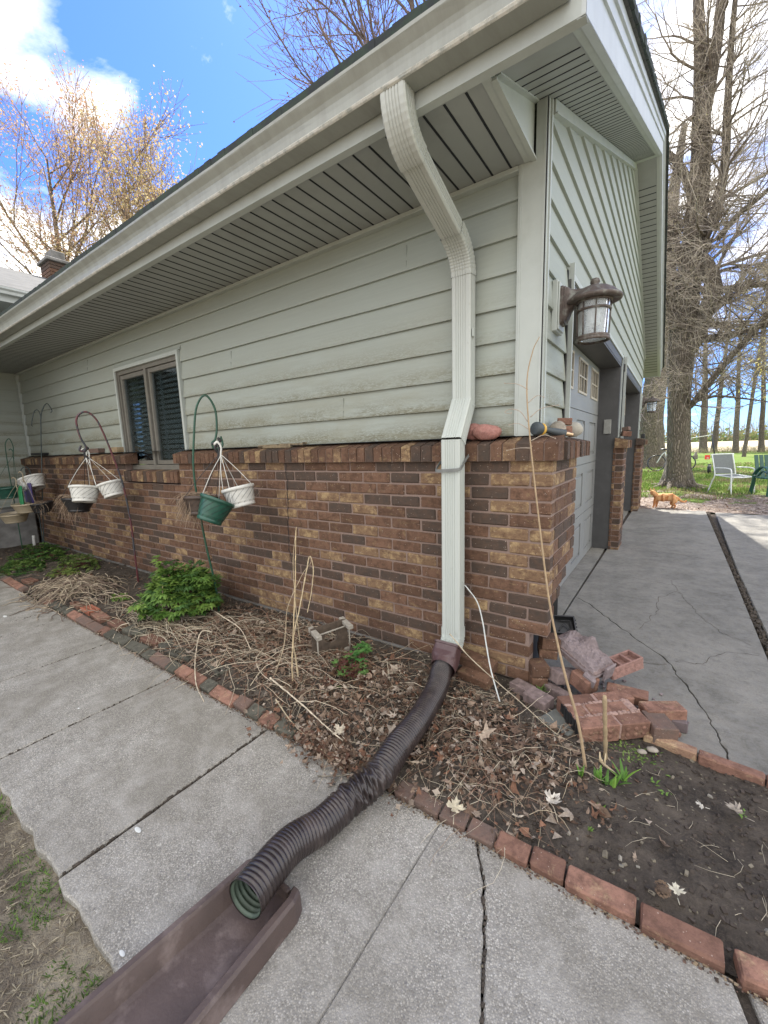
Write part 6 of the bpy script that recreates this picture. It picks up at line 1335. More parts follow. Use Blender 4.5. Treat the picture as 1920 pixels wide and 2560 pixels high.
# pine cone
pc = MB()
for i in range(60):
    f = i / 59; a = i * 2.4; r_ = .015 * math.sin(math.pi * (.12 + .85 * f)); p = Vector((.505 + .034 * (f - .5), -.825 + r_ * math.cos(a), .045 + r_ * math.sin(a)))
    pc.add([p, p + Vector((-.006, .003 * math.cos(a), .003 * math.sin(a))) + Vector((0, -.003, .002)), p + Vector((.001, .006 * math.cos(a), .006 * math.sin(a))), p + Vector((-.006, .003, -.002))], [(0, 1, 2), (0, 2, 3)], (.16, .11, .075))
pc.lathe([(0, -.018), (.009, -.012), (.012, 0), (.008, .014), (0, .018)], 8, (.10, .07, .05), M=tr(.505, -.825, .045) @ rot('Y', 90)); tag(pc.build('pine_cone', M['stem']), 'small brown pine cone on the bare soil', 'pine cone')
mb = MB(); mb.tube(bez([(.760, -.665, .030), (.775, -.66, .034), (.80, -.63, .030)], 4), [.012, .022, .02, .02, .02, .02, .02, .02, .02][:9], 10); tag(mb.build('plastic_scrap', simple('slate_blue_plastic', (.05, .085, .12), .6)), 'slate blue plastic scrap at the right border of the bed', 'plastic scrap')
mb = MB(); mb.tube([(.742, -.652, .028), (.765, -.688, .030)], .003, 6, (.55, .48, .33)); tag(mb.build('wood_splinter', M['stem']), 'pale wood splinter beside the blue scrap', 'splinter')
# ---- green plants
GR = [(0.050, 0.105, 0.022), (0.080, 0.150, 0.030), (0.030, 0.070, 0.018), (0.12, 0.19, 0.045)]
def blade(mb, p, L_, w_, yaw, up_, c, bend=.3):
    """lanceolate leaflet"""
    d = Vector((math.cos(yaw) * math.cos(up_), math.sin(yaw) * math.cos(up_), math.sin(up_))); s_ = d.cross(Vector((0, 0, 1))); s_ = s_.normalized() if s_.length > .01 else Vector((1, 0, 0)); n_ = s_.cross(d)
    q = [p, p + d * L_ * .35 + s_ * w_ - n_ * w_ * .25, p + d * L_ - n_ * L_ * bend, p + d * L_ * .35 - s_ * w_ - n_ * w_ * .25, p + d * L_ * .4]
    mb.add(q, [(0, 1, 4), (1, 2, 4), (4, 2, 3), (0, 4, 3)], c, smooth=False)
def compound(mb, p, s_, yaw, c):
    pit = rnd.uniform(-.55, .8)
    for k_ in range(3):
        y2 = yaw + (k_ - 1) * .85; e = p + Vector((math.cos(y2), math.sin(y2), .15)) * s_ * .35
        for j in range(3): blade(mb, e, s_ * rnd.uniform(.5, .75), s_ * .16, y2 + (j - 1) * .55, pit + rnd.uniform(-.25, .35), shd(c, .75, 1.3, rnd))
def bush(name, c0, rx, ry, rz, n_, s_, cols, label, cat, stems=30, stc=(.12, .05, .035), seed=0):
    t = thing(name, label, cat, (0, 0, 0)); mb = MB(); sm_ = MB()
    for i in range(n_):
        a = rnd.uniform(0, 6.283); f = math.asin(rnd.uniform(-.05, 1)); k_ = rnd.uniform(.55, 1.0) ** .5; b_ = 1 + .45 * fbm(a * 1.2 + seed, f * 2, seed)
        p = Vector((c0[0] + rx * k_ * b_ * math.cos(a) * math.cos(f), c0[1] + ry * k_ * b_ * math.sin(a) * math.cos(f), c0[2] + rz * k_ * b_ * math.sin(f)))
        compound(mb, p, s_ * rnd.uniform(.7, 1.2), a + rnd.uniform(-.9, .9), rnd.choice(cols))
        if i % max(1, n_ // stems) == 0: sm_.tube(bez([(c0[0] + rnd.uniform(-.05, .05), c0[1] + rnd.uniform(-.05, .05), .02), ((c0[0] + p.x) / 2, (c0[1] + p.y) / 2, (p.z) * .6), p], 4), .0025, 5, stc)
    o = mb.build('foliage', M['green'], t); sm_.build('stems', M['stem'], t); return t
bush('peony_bush', (-2.60, -0.43, 0.11), .255, .24, .29, 430, .085, [(0.075, 0.150, 0.028), (0.12, 0.21, 0.04), (0.045, 0.10, 0.022), (0.16, 0.25, 0.05)], 'full bright green leafy bush between the two near hooks', 'bush')
bush('young_peony', (-0.90, -0.46, 0.05), .085, .10, .085, 60, .045, [(0.10, .19, .05), (.12, .07, .04), (.10, .035, .028), (.12, .20, .06), (.10, .05, .035)], 'small reddish and green peony sprout beside the plant stand', 'young plant', 24, (.16, .035, .03))
bush('young_peony', (-0.935, -0.33, 0.08), .05, .06, .07, 22, .05, [(0.06, .17, .04), (.09, .20, .05)], 'small green sprout just behind the reddish peony sprout', 'young plant', 8)
bush('ground_cover_plant', (-6.05, -0.36, 0.01), .42, .24, .15, 330, .05, GR[:3], 'low green leafy clump nearest the far corner of the bed', 'plant')
bush('ground_cover_plant', (-5.60, -0.66, 0.01), .36, .20, .08, 260, .05, GR, 'low green clump along the far edging bricks', 'plant')
bush('ground_cover_plant', (-5.05, -0.30, 0.01), .36, .17, .15, 200, .045, [(.08, .13, .03), (.12, .16, .04)], 'low yellow green clump before the far wall', 'plant')
bush('ground_cover_plant', (-4.75, -0.52, 0.01), .25, .14, .08, 110, .04, [(.12, .18, .04), (.16, .20, .05)], 'yellowish weeds behind the straw heap', 'plant')
bush('weed', (-3.40, -0.56, 0.02), .10, .06, .05, 45, .035, [(.13, .22, .04)], 'small light green weed between the straw heap and the bush', 'weed')
gs = thing('green_shoots', 'clump of fresh strap-leaved green shoots at the foot of the tall stalk', 'shoots'); 
for (bx, by, n_, hh) in ((.242, -.515, 4, .075), (.305, -.49, 9, .06), (.335, -.485, 7, .055), (.385, -.44, 6, .075)):
    mb = MB()
    for i in range(n_):
        a = rnd.uniform(0, 6.28); L_ = hh * rnd.uniform(.6, 1.25); e = rnd.uniform(.12, .75) if n_ > 4 else rnd.uniform(.05, .3); d = Vector((math.cos(a) * e, math.sin(a) * e, 1)).normalized(); s_ = d.cross(Vector((math.cos(a), math.sin(a), 0))).normalized()
        p0 = Vector((bx + rnd.gauss(0, .010), by + rnd.gauss(0, .008), .018)); pr = None; c = shd(rnd.choice([(.12, .25, .04), (.17, .30, .05), (.09, .19, .035)]), .8, 1.25, rnd)
        for k_ in range(6):
            f = k_ / 5; w = .0065 * math.sin(math.pi * min(.97, .25 + .72 * f)); cc = p0 + d * L_ * f + Vector((math.cos(a), math.sin(a), -.6)) * (f * f * L_ * e * .55)
            cur = (cc - s_ * w, cc + Vector((math.cos(a), math.sin(a), 0)) * -.0015, cc + s_ * w)
            if pr: mb.add([*pr, *cur], [(0, 1, 4, 3), (1, 2, 5, 4)], c)
            pr = cur
    mb.build('shoot', M['green'], gs)
wd_ = MB()
for i in range(150):
    x, y = rnd.gauss(.40, .05), rnd.gauss(-.245, .035); L_ = rnd.uniform(.006, .022); blade(wd_, Vector((x, y, bed_h(x, y))), L_, L_ * .22, rnd.uniform(0, 6.3), rnd.uniform(.1, 1.2), rnd.choice([(.16, .26, .05), (.10, .17, .04), (.20, .26, .08)]))
for (x, y) in ((.50, -.42), (.47, -.38), (.72, -.385), (.30, -.72), (.05, .0), (.33, -.60)):
    for i in range(9): blade(wd_, Vector((x + rnd.gauss(0, .008), y + rnd.gauss(0, .008), .02)), rnd.uniform(.008, .02), .004, rnd.uniform(0, 6.3), rnd.uniform(.2, 1.2), (.15, .26, .05))
for i in range(26): blade(wd_, Vector((-.02 + rnd.gauss(0, .012), -.04 + rnd.gauss(0, .012), .03)), rnd.uniform(.02, .045), .003, rnd.uniform(0, 6.3), rnd.uniform(.8, 1.4), (.11, .20, .04))
tag(wd_.build('weeds', M['green']), 'tiny green weeds scattered on the bare soil', 'weeds', kind='stuff')
# dead trailing stems in the pots
def tangle(cx, cy, cz, rx, rz, n_, label, dy=-.05, lean=-1):
    mb = MB()
    for i in range(n_):
        p = Vector((cx + rnd.gauss(0, .03), cy + rnd.gauss(0, .03), cz)); pts_ = [p]; a = rnd.uniform(0, 6.28); up_ = rnd.uniform(-.2, 1.0)
        for k_ in range(6):
            a += rnd.gauss(0, .7); up_ -= .35; p = p + Vector((math.cos(a) * .7 + lean * .35, math.sin(a) * .55 + dy, up_ * .8)) * (rx * rnd.uniform(.15, .40)); pts_.append(p)
        mb.tube(pts_, [.0014] * 6 + [.0007], 4, shd(rnd.choice([(.27, .19, .13), (.20, .14, .10), (.35, .27, .19)]), .7, 1.2, rnd), cap=False)
    return tag(mb.build('dead_plant', M['stem']), label, 'dead plant', kind=None)
tangle(-4.47, -0.42, .86, .14, .2, 300, 'bristly dead plant trailing left out of the dark pot below the white pots')
tangle(-2.265, -0.41, .96, .12, .2, 380, 'bristly dead plant spilling out left of the green hanging pot', lean=-.8)
tangle(-5.98, -0.30, .72, .09, .2, 70, 'dead stems trailing from the black pot at the far left', lean=.6)
stalk([(-1.99, -.235, .90), (-1.93, -.20, .93), (-1.86, -.17, 1.02)], .0015, (.33, .26, .2), 'thin dead tendril right of the green hanging pot', group=None)
# moss, grass and straw in the lower left lawn
gl = MB()
def gh(x, y): return -0.022 + 0.018 * fbm(x * 3, y * 3) + 0.012 * fbm(x * 14, y * 14, 2)
for i in range(9000):
    x = rnd.uniform(-2.0, -.55); y = rnd.uniform(-2.1, -1.735); g_ = fbm(x * 5.5, y * 5.5, 8, 4) + 0.55 * math.exp(-((x + .97) / .12) ** 2 - ((y + 1.78) / .07) ** 2) + 0.4 * math.exp(-((x + .72) / .1) ** 2 - ((y + 1.78) / .05) ** 2)
    gr = g_ > .17
    if not gr and rnd.random() < .45: continue
    L_ = rnd.uniform(.008, .026) if gr else rnd.uniform(.012, .045); c = rnd.choice([(.09, .16, .03), (.12, .20, .035), (.06, .11, .02)]) if gr else rnd.choice([(.28, .24, .16), (.38, .33, .23), (.20, .16, .11)])
    blade(gl, Vector((x, y, gh(x, y))), L_, .0017, rnd.uniform(0, 6.3), rnd.uniform(.4, 1.4) if gr else rnd.uniform(-.05, .3), shd(c, .7, 1.2, rnd), .2)
tag(gl.build('lawn_grass', M['green']), 'patchy green grass and pale straw of the lawn beside the walkway', 'grass', kind='stuff')
wb = MB()
for (x, y, s_) in ((-.955, -1.52, .012), (-1.93, -1.36, .006), (-3.9, -1.2, .02), (-.62, -1.71, .008)): wb.lathe([(0, .0016), (s_ * .6, .0015), (s_, .0008)], 9, (.7, .7, .66), M=tr(x, y, .0012) @ Matrix.Diagonal((1.5, .6, 1, 1)))
tag(wb.build('bird_droppings', simple('chalk_white', (.62, .63, .60), .8)), 'small white droppings spotting the walkway', 'droppings', kind='stuff')
de = MB()  # dirt and straw bits along the edging on the concrete
for i in range(2400):
    x = rnd.uniform(-4.2, .8); y = -.931 - abs(rnd.gauss(0, .009)); s_ = rnd.uniform(.0006, .0022); de.box(x - s_ * rnd.uniform(1, 3), x + s_, y - s_, y + s_, .0, .001 + s_ * .8, rnd.choice([(.06, .045, .035), (.10, .07, .05), (.26, .20, .13), (.14, .09, .07)]), M=None)
for i in range(500):
    y = rnd.uniform(.0, 1.4); x = .98 + rnd.gauss(0, .03); 
tag(de.build('edge_dirt', M['stem']), 'dirt and straw bits gathered along the edging bricks', 'dirt', kind='stuff')
# ------------------------------------------------------------------ trees
def grow(mb, p, d, r, L_, depth, prm, rg, tips=None):
    """recursive branch"""
    seg = max(2, int(L_ / prm['seg'])); pts_ = [p]; rr = [r]; q = p.copy(); dd = d.copy(); r1 = r * prm['taper']
    for i in range(seg):
        dd = (dd + Vector((rg.gauss(0, 1), rg.gauss(0, 1), rg.gauss(0, 1))) * prm['wob'] + Vector((0, 0, prm['up'])) * (1 if depth else .2)).normalized(); q = q + dd * (L_ / seg); pts_.append(q); rr.append(r + (r1 - r) * (i + 1) / seg)
    mb.tube(pts_, rr, prm['n'][min(depth, len(prm['n']) - 1)], prm['col'][min(depth, len(prm['col']) - 1)], cap=False)
    if depth >= prm['max']:
        if tips is not None: tips.append((q, dd)); tips.append((pts_[-2], dd))
        return
    for k_ in range(prm['kids'][depth]):
        f = rg.uniform(.30, .98) if k_ else .97; i = min(int(f * seg), seg - 1); b = pts_[i].lerp(pts_[i + 1], f * seg - i) if f * seg - i < 1 else pts_[-1]
        ang = R(rg.uniform(*prm['ang'])) if k_ else R(rg.uniform(5, 20)); ax = dd.orthogonal().normalized(); ax.rotate(Matrix.Rotation(rg.uniform(0, 6.283), 3, dd)); nd = dd.copy(); nd.rotate(Matrix.Rotation(ang, 3, ax))
        grow(mb, b, nd.normalized(), max(rr[i + 1] * rg.uniform(*prm['rk']) if k_ else r1, prm['rmin']), L_ * rg.uniform(*prm['lk']), depth + 1, prm, rg, tips)
BK = (0.14, 0.115, 0.095); TWG = (0.15, 0.12, 0.11)
def trunkmesh(path, radii, name, par, n_=26, flare=0.0, seed=0):
    mb = MB(); P = bez(path, 8); k = len(P); m_ = len(radii); b = 0
    for i, p in enumerate(P):
        f = i / (k - 1) * (m_ - 1); a_ = min(int(f), m_ - 2); r = radii[a_] + (radii[a_ + 1] - radii[a_]) * (f - a_)
        for j in range(n_):
            a = 2 * math.pi * j / n_; fl = flare * math.exp(-(p.z - P[0].z) / .28) * (.6 + .5 * math.sin(3 * a + seed) + .3 * math.sin(5 * a + 1 + seed)); rr_ = r * (1 + .05 * math.sin(7 * a + p.z * 2) + .06 * fbm(a * 2 + seed, p.z * 1.4)) + max(0, fl)
            mb.v.append((p.x + rr_ * math.cos(a), p.y + rr_ * math.sin(a), p.z))
    for i in range(k - 1):
        for j in range(n_): mb.face((i * n_ + j, i * n_ + (j + 1) % n_, (i + 1) * n_ + (j + 1) % n_, (i + 1) * n_ + j), smooth=True)
    return mb.build(name, M['bark'], par)
def budcloud(tips, n_, size, spread, cols, rg):
    mb = MB()
    for i in range(n_):
        p, d = rg.choice(tips); q = p + Vector((rg.gauss(0, spread), rg.gauss(0, spread), rg.gauss(0, spread))) - d * rg.uniform(0, .3); s_ = size * rg.uniform(.5, 1.4); a = Vector((rg.gauss(0, 1), rg.gauss(0, 1), rg.gauss(0, 1))).normalized() * s_; b = a.orthogonal().normalized() * s_ * .6
        mb.add([q - a, q + b, q + a, q - b], [(0, 1, 2, 3)], rg.choice(cols))
    return mb
# --- big tree by the driveway
rg = random.Random(5); bt = thing('large_tree', 'large furrowed bare tree with a swollen fork beside the driveway end', 'tree')
trunkmesh([(0.60, 11.36, -0.1), (0.585, 11.35, 0.5), (0.545, 11.33, 1.4), (0.50, 11.32, 2.4), (0.46, 11.32, 3.3), (0.47, 11.34, 4.1), (0.50, 11.35, 5.0), (0.55, 11.35, 6.2), (0.56, 11.36, 7.4), (0.52, 11.38, 8.6), (0.42, 11.4, 9.8), (0.28, 11.4, 11.2), (.1, 11.4, 13.5), (0.0, 11.4, 16)], [.29, .262, .248, .245, .29, .30, .26, .225, .205, .18, .135, .10, .07, .035], 'trunk', bt, 30, .22)
for i in range(9):
    a = -2.6 + i * .62; mb = MB(); L_ = rg.uniform(.25, .5); mb.tube(bez([(0.60 + .25 * math.cos(a), 11.36 + .25 * math.sin(a), .16), (0.60 + .42 * math.cos(a), 11.36 + .42 * math.sin(a), .04), (0.60 + (.42 + L_) * math.cos(a + .2), 11.36 + (.42 + L_) * math.sin(a + .2), -.03)], 5), [.09] * 3 + [.07] * 3 + [.05] * 3 + [.03] * 2, 8); mb.build('root', M['bark'], bt)
def limb(path, radii, name='limb'):
    mb = MB(); P = bez(path, 7); k = len(P); m_ = len(radii); rr = []
    for i in range(k): f = i / (k - 1) * (m_ - 1); a_ = min(int(f), m_ - 2); rr.append(radii[a_] + (radii[a_ + 1] - radii[a_]) * (f - a_))
    mb.tube(P, rr, 12); mb.build(name, M['bark'], bt); return P, rr
limbs = []
limbs.append(limb([(0.62, 11.3, 3.45), (0.80, 11.3, 4.0), (1.00, 11.3, 4.75), (0.86, 11.3, 5.35), (0.70, 11.3, 5.75), (0.93, 11.3, 6.6), (1.02, 11.3, 7.5), (.98, 11.3, 8.6), (.95, 11.3, 10.3), (1.0, 11.3, 13)], [.20, .185, .175, .15, .12, .10, .09, .075, .055, .02]))
limbs.append(limb([(0.52, 11.3, 8.4), (0.62, 11.3, 9.2), (0.69, 11.3, 10.2), (0.72, 11.3, 11.2), (0.9, 11.3, 13.5)], [.14, .12, .11, .09, .04]))
limbs.append(limb([(0.60, 11.25, 3.40), (0.85, 11.2, 3.62), (1.35, 11.1, 3.60), (1.85, 11.0, 3.72), (2.6, 10.9, 3.75), (3.6, 10.8, 4.0)], [.11, .075, .06, .05, .04, .02]))
limbs.append(limb([(0.95, 11.3, 4.62), (1.30, 11.2, 4.72), (1.75, 11.15, 4.68), (2.4, 11.1, 4.45), (3.2, 11.0, 4.2)], [.07, .05, .042, .035, .015]))
limbs.append(limb([(0.50, 11.3, 3.9), (0.15, 11.25, 4.5), (-.05, 11.2, 5.2), (-.3, 11.2, 6.2), (-.9, 11.1, 7.6)], [.16, .15, .12, .10, .05]))
limbs.append(limb([(0.50, 11.3, 5.3), (0.1, 11.2, 6.1), (-.2, 11.2, 6.6), (-.8, 11.1, 7.0)], [.13, .11, .09, .05]))
limbs.append(limb([(0.50, 11.35, 6.9), (.2, 11.3, 7.7), (-.15, 11.3, 8.2), (-.7, 11.2, 8.9), (-1.4, 11.2, 10.2)], [.11, .09, .08, .06, .03]))
limbs.append(limb([(0.60, 11.3, 2.0), (.80, 11.2, 2.15), (1.15, 11.1, 2.7), (1.55, 11.0, 3.3), (2.1, 10.9, 4.1), (2.6, 10.9, 5.2), (3.0, 10.9, 6.6)], [.09, .075, .07, .06, .05, .04, .02]))
limbs.append(limb([(1.0, 11.3, 5.9), (1.35, 11.2, 6.3), (1.8, 11.1, 6.6), (2.6, 11.0, 7.4)], [.07, .06, .045, .02]))
limbs.append(limb([(.8, 11.1, 2.15), (1.2, 11.0, 2.25), (1.7, 10.9, 2.15), (2.4, 10.8, 1.95)], [.035, .03, .022, .01]))
prm = dict(seg=.22, wob=.11, up=.03, taper=.55, n=[5, 4, 3, 3], col=[BK, (.24, .205, .175), (0.38, .33, .275), (0.42, .37, .30)], max=3, kids=[5, 4, 3], ang=(22, 62), rk=(.45, .75), lk=(.50, .82), rmin=.0024)
br = MB(); tips = []
for (P, rr) in limbs:
    for i in range(4, len(P) - 1):
        for _ in range(2 if len(P) > 20 else 3):
            if rg.random() < .45: continue
            a = rg.uniform(0, 6.283); d = Vector((math.cos(a) * .9, math.sin(a) * .45, rg.uniform(-.25, 1.0))).normalized(); grow(br, P[i], d, max(.008, rr[i] * .30), rg.uniform(.45, 1.25), 0, prm, rg, tips)
for z in [4.2 + .45 * i for i in range(20)]:
    a = rg.uniform(0, 6.283); grow(br, Vector((.5, 11.3, z)), Vector((math.cos(a), math.sin(a) * .5, rg.uniform(-.1, .9))).normalized(), .016, rg.uniform(.7, 1.5), 0, prm, rg, tips)
br.build('branches', M['twig'], bt)
budcloud(tips, 5200, .014, .04, [(.34, .28, .16), (.24, .20, .14), (.40, .36, .18)], rg).build('buds', M['bud'], bt)
# --- second big tree, behind to the left
rg = random.Random(11); t2 = thing('large_tree', 'thick grey trunk standing behind and left of the large fork tree', 'tree')
trunkmesh([(-0.35, 20.9, -0.3), (-0.38, 20.9, .8), (-0.45, 20.9, 2.5), (-0.35, 20.9, 4.5), (-0.2, 20.9, 7), (-.3, 20.9, 10), (0, 20.9, 14)], [.62, .52, .47, .45, .42, .3, .1], 'trunk', t2, 26, .45, 2)
prm2 = dict(seg=.5, wob=.10, up=.04, taper=.55, n=[6, 4, 3, 3], col=[BK, TWG, TWG, TWG], max=3, kids=[6, 5, 4], ang=(20, 55), rk=(.45, .7), lk=(.5, .8), rmin=.007)
br = MB(); tips = []
for i in range(11): a = rg.uniform(0, 6.28); grow(br, Vector((-.3, 20.9, rg.uniform(3.5, 11))), Vector((math.cos(a), math.sin(a) * .5, rg.uniform(.1, 1.1))).normalized(), .08, rg.uniform(2.0, 3.6), 0, prm2, rg, tips)
br.build('branches', M['twig'], t2)
# --- row of trees along the field
rowg = 'tree row between the lawn and the field'
def rowtree(x, y, h, r, seed, label, lean=0.0, kids=(7, 5, 3), cols=None, buds=700, sx_=1):
    rg = random.Random(seed); t = thing('row_tree', label, 'tree', group=rowg)
    trunkmesh([(x, y, -.3), (x + lean * .2, y, h * .12), (x + lean * .4, y, h * .35), (x + lean * .8, y, h * .6), (x + lean, y, h * .95)], [r * 1.25, r, r * .85, r * .6, r * .15], 'trunk', t, 12, r * .5, seed)
    pr = dict(seg=.9, wob=.10, up=.06, taper=.5, n=[5, 3, 3, 3], col=[(.10, .085, .075), (.13, .10, .09), (.16, .13, .11), (.16, .13, .11)], max=2, kids=list(kids), ang=(20, 50), rk=(.4, .65), lk=(.45, .75), rmin=.014); br = MB(); tips = []
    for i in range(13): a = rg.uniform(0, 6.28); f = rg.uniform(.30, .95); grow(br, Vector((x + lean * f, y, h * f)), Vector((math.cos(a), math.sin(a) * .6, rg.uniform(.2, 1.2))).normalized(), r * .42 * (1.2 - f), h * rg.uniform(.10, .20) * (1.35 - f), 0, pr, rg, tips)
    br.build('branches', M['twig'], t)
    if buds: budcloud(tips, buds, .07, .22, cols or [(.30, .28, .13), (.24, .24, .12)], rg).build('buds', M['bud'], t)
for (x, y, h, r, sd, lb, ln) in ((2.75, 46.0, 15, .62, 1, 'thick dark tree trunk first in the row right of the large fork tree', -.6), (3.60, 48.0, 15, .42, 2, 'slim dark tree second in the row, behind the clothesline pole', .3), (4.9, 44.5, 13, .36, 3, 'row tree above the white lawn chair back, with a knotted trunk', -.5), (5.65, 46.5, 14, .34, 4, 'straight slim row tree right of the knotted one', .5),
                                (6.75, 46.0, 14, .42, 5, 'row tree near the right border of the photo', -.7), (7.05, 43.0, 15, .5, 6, 'leaning row tree at the right border of the photo', 1.2), (8.3, 46, 14, .4, 7, 'row tree just past the right border', .4), (1.0, 52, 15, .45, 8, 'row tree partly hidden by the large fork tree', .3), (-3.0, 40, 14, .4, 9, 'row tree seen under the far eave corner', 1.0), (9.6, 45, 14, .4, 10, 'tall row tree reaching over from beyond the right border', -.8)):
    rowtree(x, y, h, r * (.40 + .05 * (sd % 4)), sd, lb, ln)
for (x, y, h, sd, lb) in ((7.2, 27, 7.5, 31, 'yellow budding young tree behind the green lawn chair'), (5.6, 30, 9.5, 32, 'slender budding tree whose yellow twigs fill the right border'), (4.2, 33, 12, 33, 'budding tree behind the right limbs of the large fork tree')): rowtree(x, y, h, .09, sd, lb, .3, cols=[(.50, .42, .12), (.42, .38, .14)], buds=900)
# --- distant wood line
wl = MB(); rg = random.Random(77)
for i in range(520):
    x = rg.uniform(-60, 150); y = 192 + rg.uniform(0, 14); h = rg.uniform(4, 9); wl.tube([(x, y, -.5), (x + rg.uniform(-.4, .4), y, h * .6), (x + rg.uniform(-1, 1), y, h)], [.14, .09, .02], 3, (.22, .19, .17), cap=False)
    for k_ in range(5): zb = h * rg.uniform(.35, .9); wl.tube([(x, y, zb), (x + rg.uniform(-1.6, 1.6), y, zb + rg.uniform(.5, 1.8))], [.06, .01], 3, (.26, .22, .19), cap=False)
for i in range(7000):
    x = rg.uniform(-60, 150); z = abs(rg.gauss(0, 1.7)) + .1; y = 190 + rg.uniform(0, 8); s_ = rg.uniform(.15, .5); wl.add([(x - s_, y, z - s_ * .4), (x, y + .2, z - s_), (x + s_, y, z + s_ * .3), (x, y - .2, z + s_)], [(0, 1, 2, 3)], rg.choice([(.20, .27, .11), (.27, .30, .14), (.18, .20, .12), (.30, .27, .17)]))
tag(wl.build('distant_woods', M['twig']), 'hazy line of bare woods and spring shrubs beyond the field', 'woods', kind='stuff')
fw = MB()
for i in range(2600):
    x = rg.uniform(-12, 16); y = rg.uniform(43, 49.5); s_ = rg.uniform(.15, .6); fw.tube([(x, y, -.05), (x + rg.uniform(-.2, .2), y, s_ * .6), (x + rg.uniform(-.4, .4), y, s_)], [.010, .007, .003], 3, rg.choice([(.30, .25, .17), (.24, .24, .10), (.36, .31, .22)]), cap=False)
tag(fw.build('field_edge_brush', M['twig']), 'low dry brush along the edge of the stubble field', 'brush', kind='stuff')
# --- trees behind the roof, left
def skytree(base, h, r, seed, label, prm_, nb, cols, buds, bsz, lean=0, name='budding_tree', fork=None, spread=.3, zlo=.25):
    rg = random.Random(seed); t = thing(name, label, 'tree'); x, y = base
    trunkmesh([(x, y, -.2), (x, y, h * .2), (x + lean * .4, y, h * .5), (x + lean, y, h * .9)], [r, r * .85, r * .55, r * .12], 'trunk', t, 14, r * .4, seed); br = MB(); tips = []
    for i in range(nb): a = rg.uniform(0, 6.28); f = zlo + (.95 - zlo) * i / nb; grow(br, Vector((x + lean * max(0, f - .2), y, h * f)), Vector((math.cos(a), math.sin(a), rg.uniform(.7, 1.9))).normalized(), r * .42 * (1.15 - f), h * rg.uniform(.20, .30) * (1.25 - f * .8), 0, prm_, rg, tips)
    br.build('branches', M['twig'], t); budcloud(tips, buds, bsz, spread, cols, rg).build('leaf_buds', M['bud'], t); return t
pL = dict(seg=.6, wob=.08, up=.05, taper=.5, n=[5, 4, 3, 3], col=[(.10, .078, .058), (.14, .10, .07), (.20, .14, .09), (.26, .18, .11)], max=3, kids=[5, 5, 4], ang=(18, 45), rk=(.45, .7), lk=(.5, .78), rmin=.010)
OR = [(.56, .44, .25), (.60, .50, .28), (.48, .34, .20), (.60, .50, .30), (.46, .28, .20)]
skytree((-21.5, 8.6), 15.0, .30, 41, 'orange budding maple behind the chimney, nearest the left border', pL, 22, OR, 9000, .05, .3)
skytree((-20.0, 10.2), 13.6, .26, 42, 'orange budding maple just right of the chimney', pL, 16, [(.58, .46, .22), (.52, .38, .20), (.46, .40, .22)], 8000, .05, -.4)
skytree((-25.0, 7.0), 17.0, .30, 43, 'pinkish budding maple at the left border of the photo', pL, 16, [(.48, .28, .20), (.52, .36, .22), (.55, .42, .26)], 8000, .05, .2)
pT = dict(seg=.5, wob=.07, up=.07, taper=.5, n=[5, 4, 3, 3], col=[(.13, .10, .09)] * 4, max=3, kids=[4, 4, 3], ang=(14, 34), rk=(.45, .7), lk=(.5, .78), rmin=.009)
skytree((-20.5, 13.4), 13.6, .12, 44, 'thin bare tree peeking over the roof edge right of the orange maples', pT, 12, [(.22, .16, .12)], 500, .035, .2, 'bare_tree', spread=.08)
pC = dict(seg=.40, wob=.09, up=.04, taper=.55, n=[6, 4, 4, 3], col=[(.15, .12, .11), (.17, .13, .12), (.19, .14, .13), (.20, .14, .13)], max=3, kids=[7, 6, 5], ang=(20, 50), rk=(.5, .75), lk=(.5, .78), rmin=.007)
skytree((-5.4, 9.5), 15.3, .28, 45, 'bare budding tree whose twigs rise over the roof at the top of the photo', pC, 20, [(.17, .10, .09), (.14, .09, .08)], 2600, .034, -.8, 'bare_tree', spread=.03, zlo=.40)

# ------------------------------------------------------------------ yard things
def T3(mb, pts_, r, n=8, k=5): mb.tube(bez(pts_, k), r, n)
ch = thing('patio_chair', 'white tubular patio chair with a grey mesh sling, right of the large tree', 'chair', (1.60, 10.2, 0.0)); Cz = Matrix.Rotation(R(38), 4, 'Z')
def Q(x, y, z): return Cz @ Vector((x, y, z))       # x = right, -y = front
def B2(mb, nm, mt, par): o = mb.build(nm, mt); o.parent = par; return o
for sx_ in (-1, 1):
    mb = MB(); T3(mb, [Q(.27 * sx_, -.30, 0), Q(.27 * sx_, -.27, .30), Q(.27 * sx_, -.25, .52), Q(.27 * sx_, -.19, .565), Q(.27 * sx_, -.05, .575), Q(.27 * sx_, .18, .57)], .0135); B2(mb, 'front_leg', M['whitem'], ch)
    mb = MB(); T3(mb, [Q(.25 * sx_, .34, 0), Q(.25 * sx_, .25, .25), Q(.25 * sx_, .19, .40), Q(.25 * sx_, .24, .62), Q(.25 * sx_, .31, .86)], .0125); B2(mb, 'back_leg', M['whitem'], ch)
mb = MB(); T3(mb, [Q(-.25, .31, .86), Q(-.24, .31, .875), Q(.24, .31, .875), Q(.25, .31, .86)], .0125); T3(mb, [Q(-.25, .20, .40), Q(-.24, -.02, .39), Q(-.23, -.24, .375), Q(0, -.27, .365), Q(.23, -.24, .375), Q(.24, -.02, .39), Q(.25, .20, .40)], .0125); T3(mb, [Q(-.25, .19, .41), Q(.25, .19, .41)], .011); B2(mb, 'seat_frame', M['whitem'], ch)
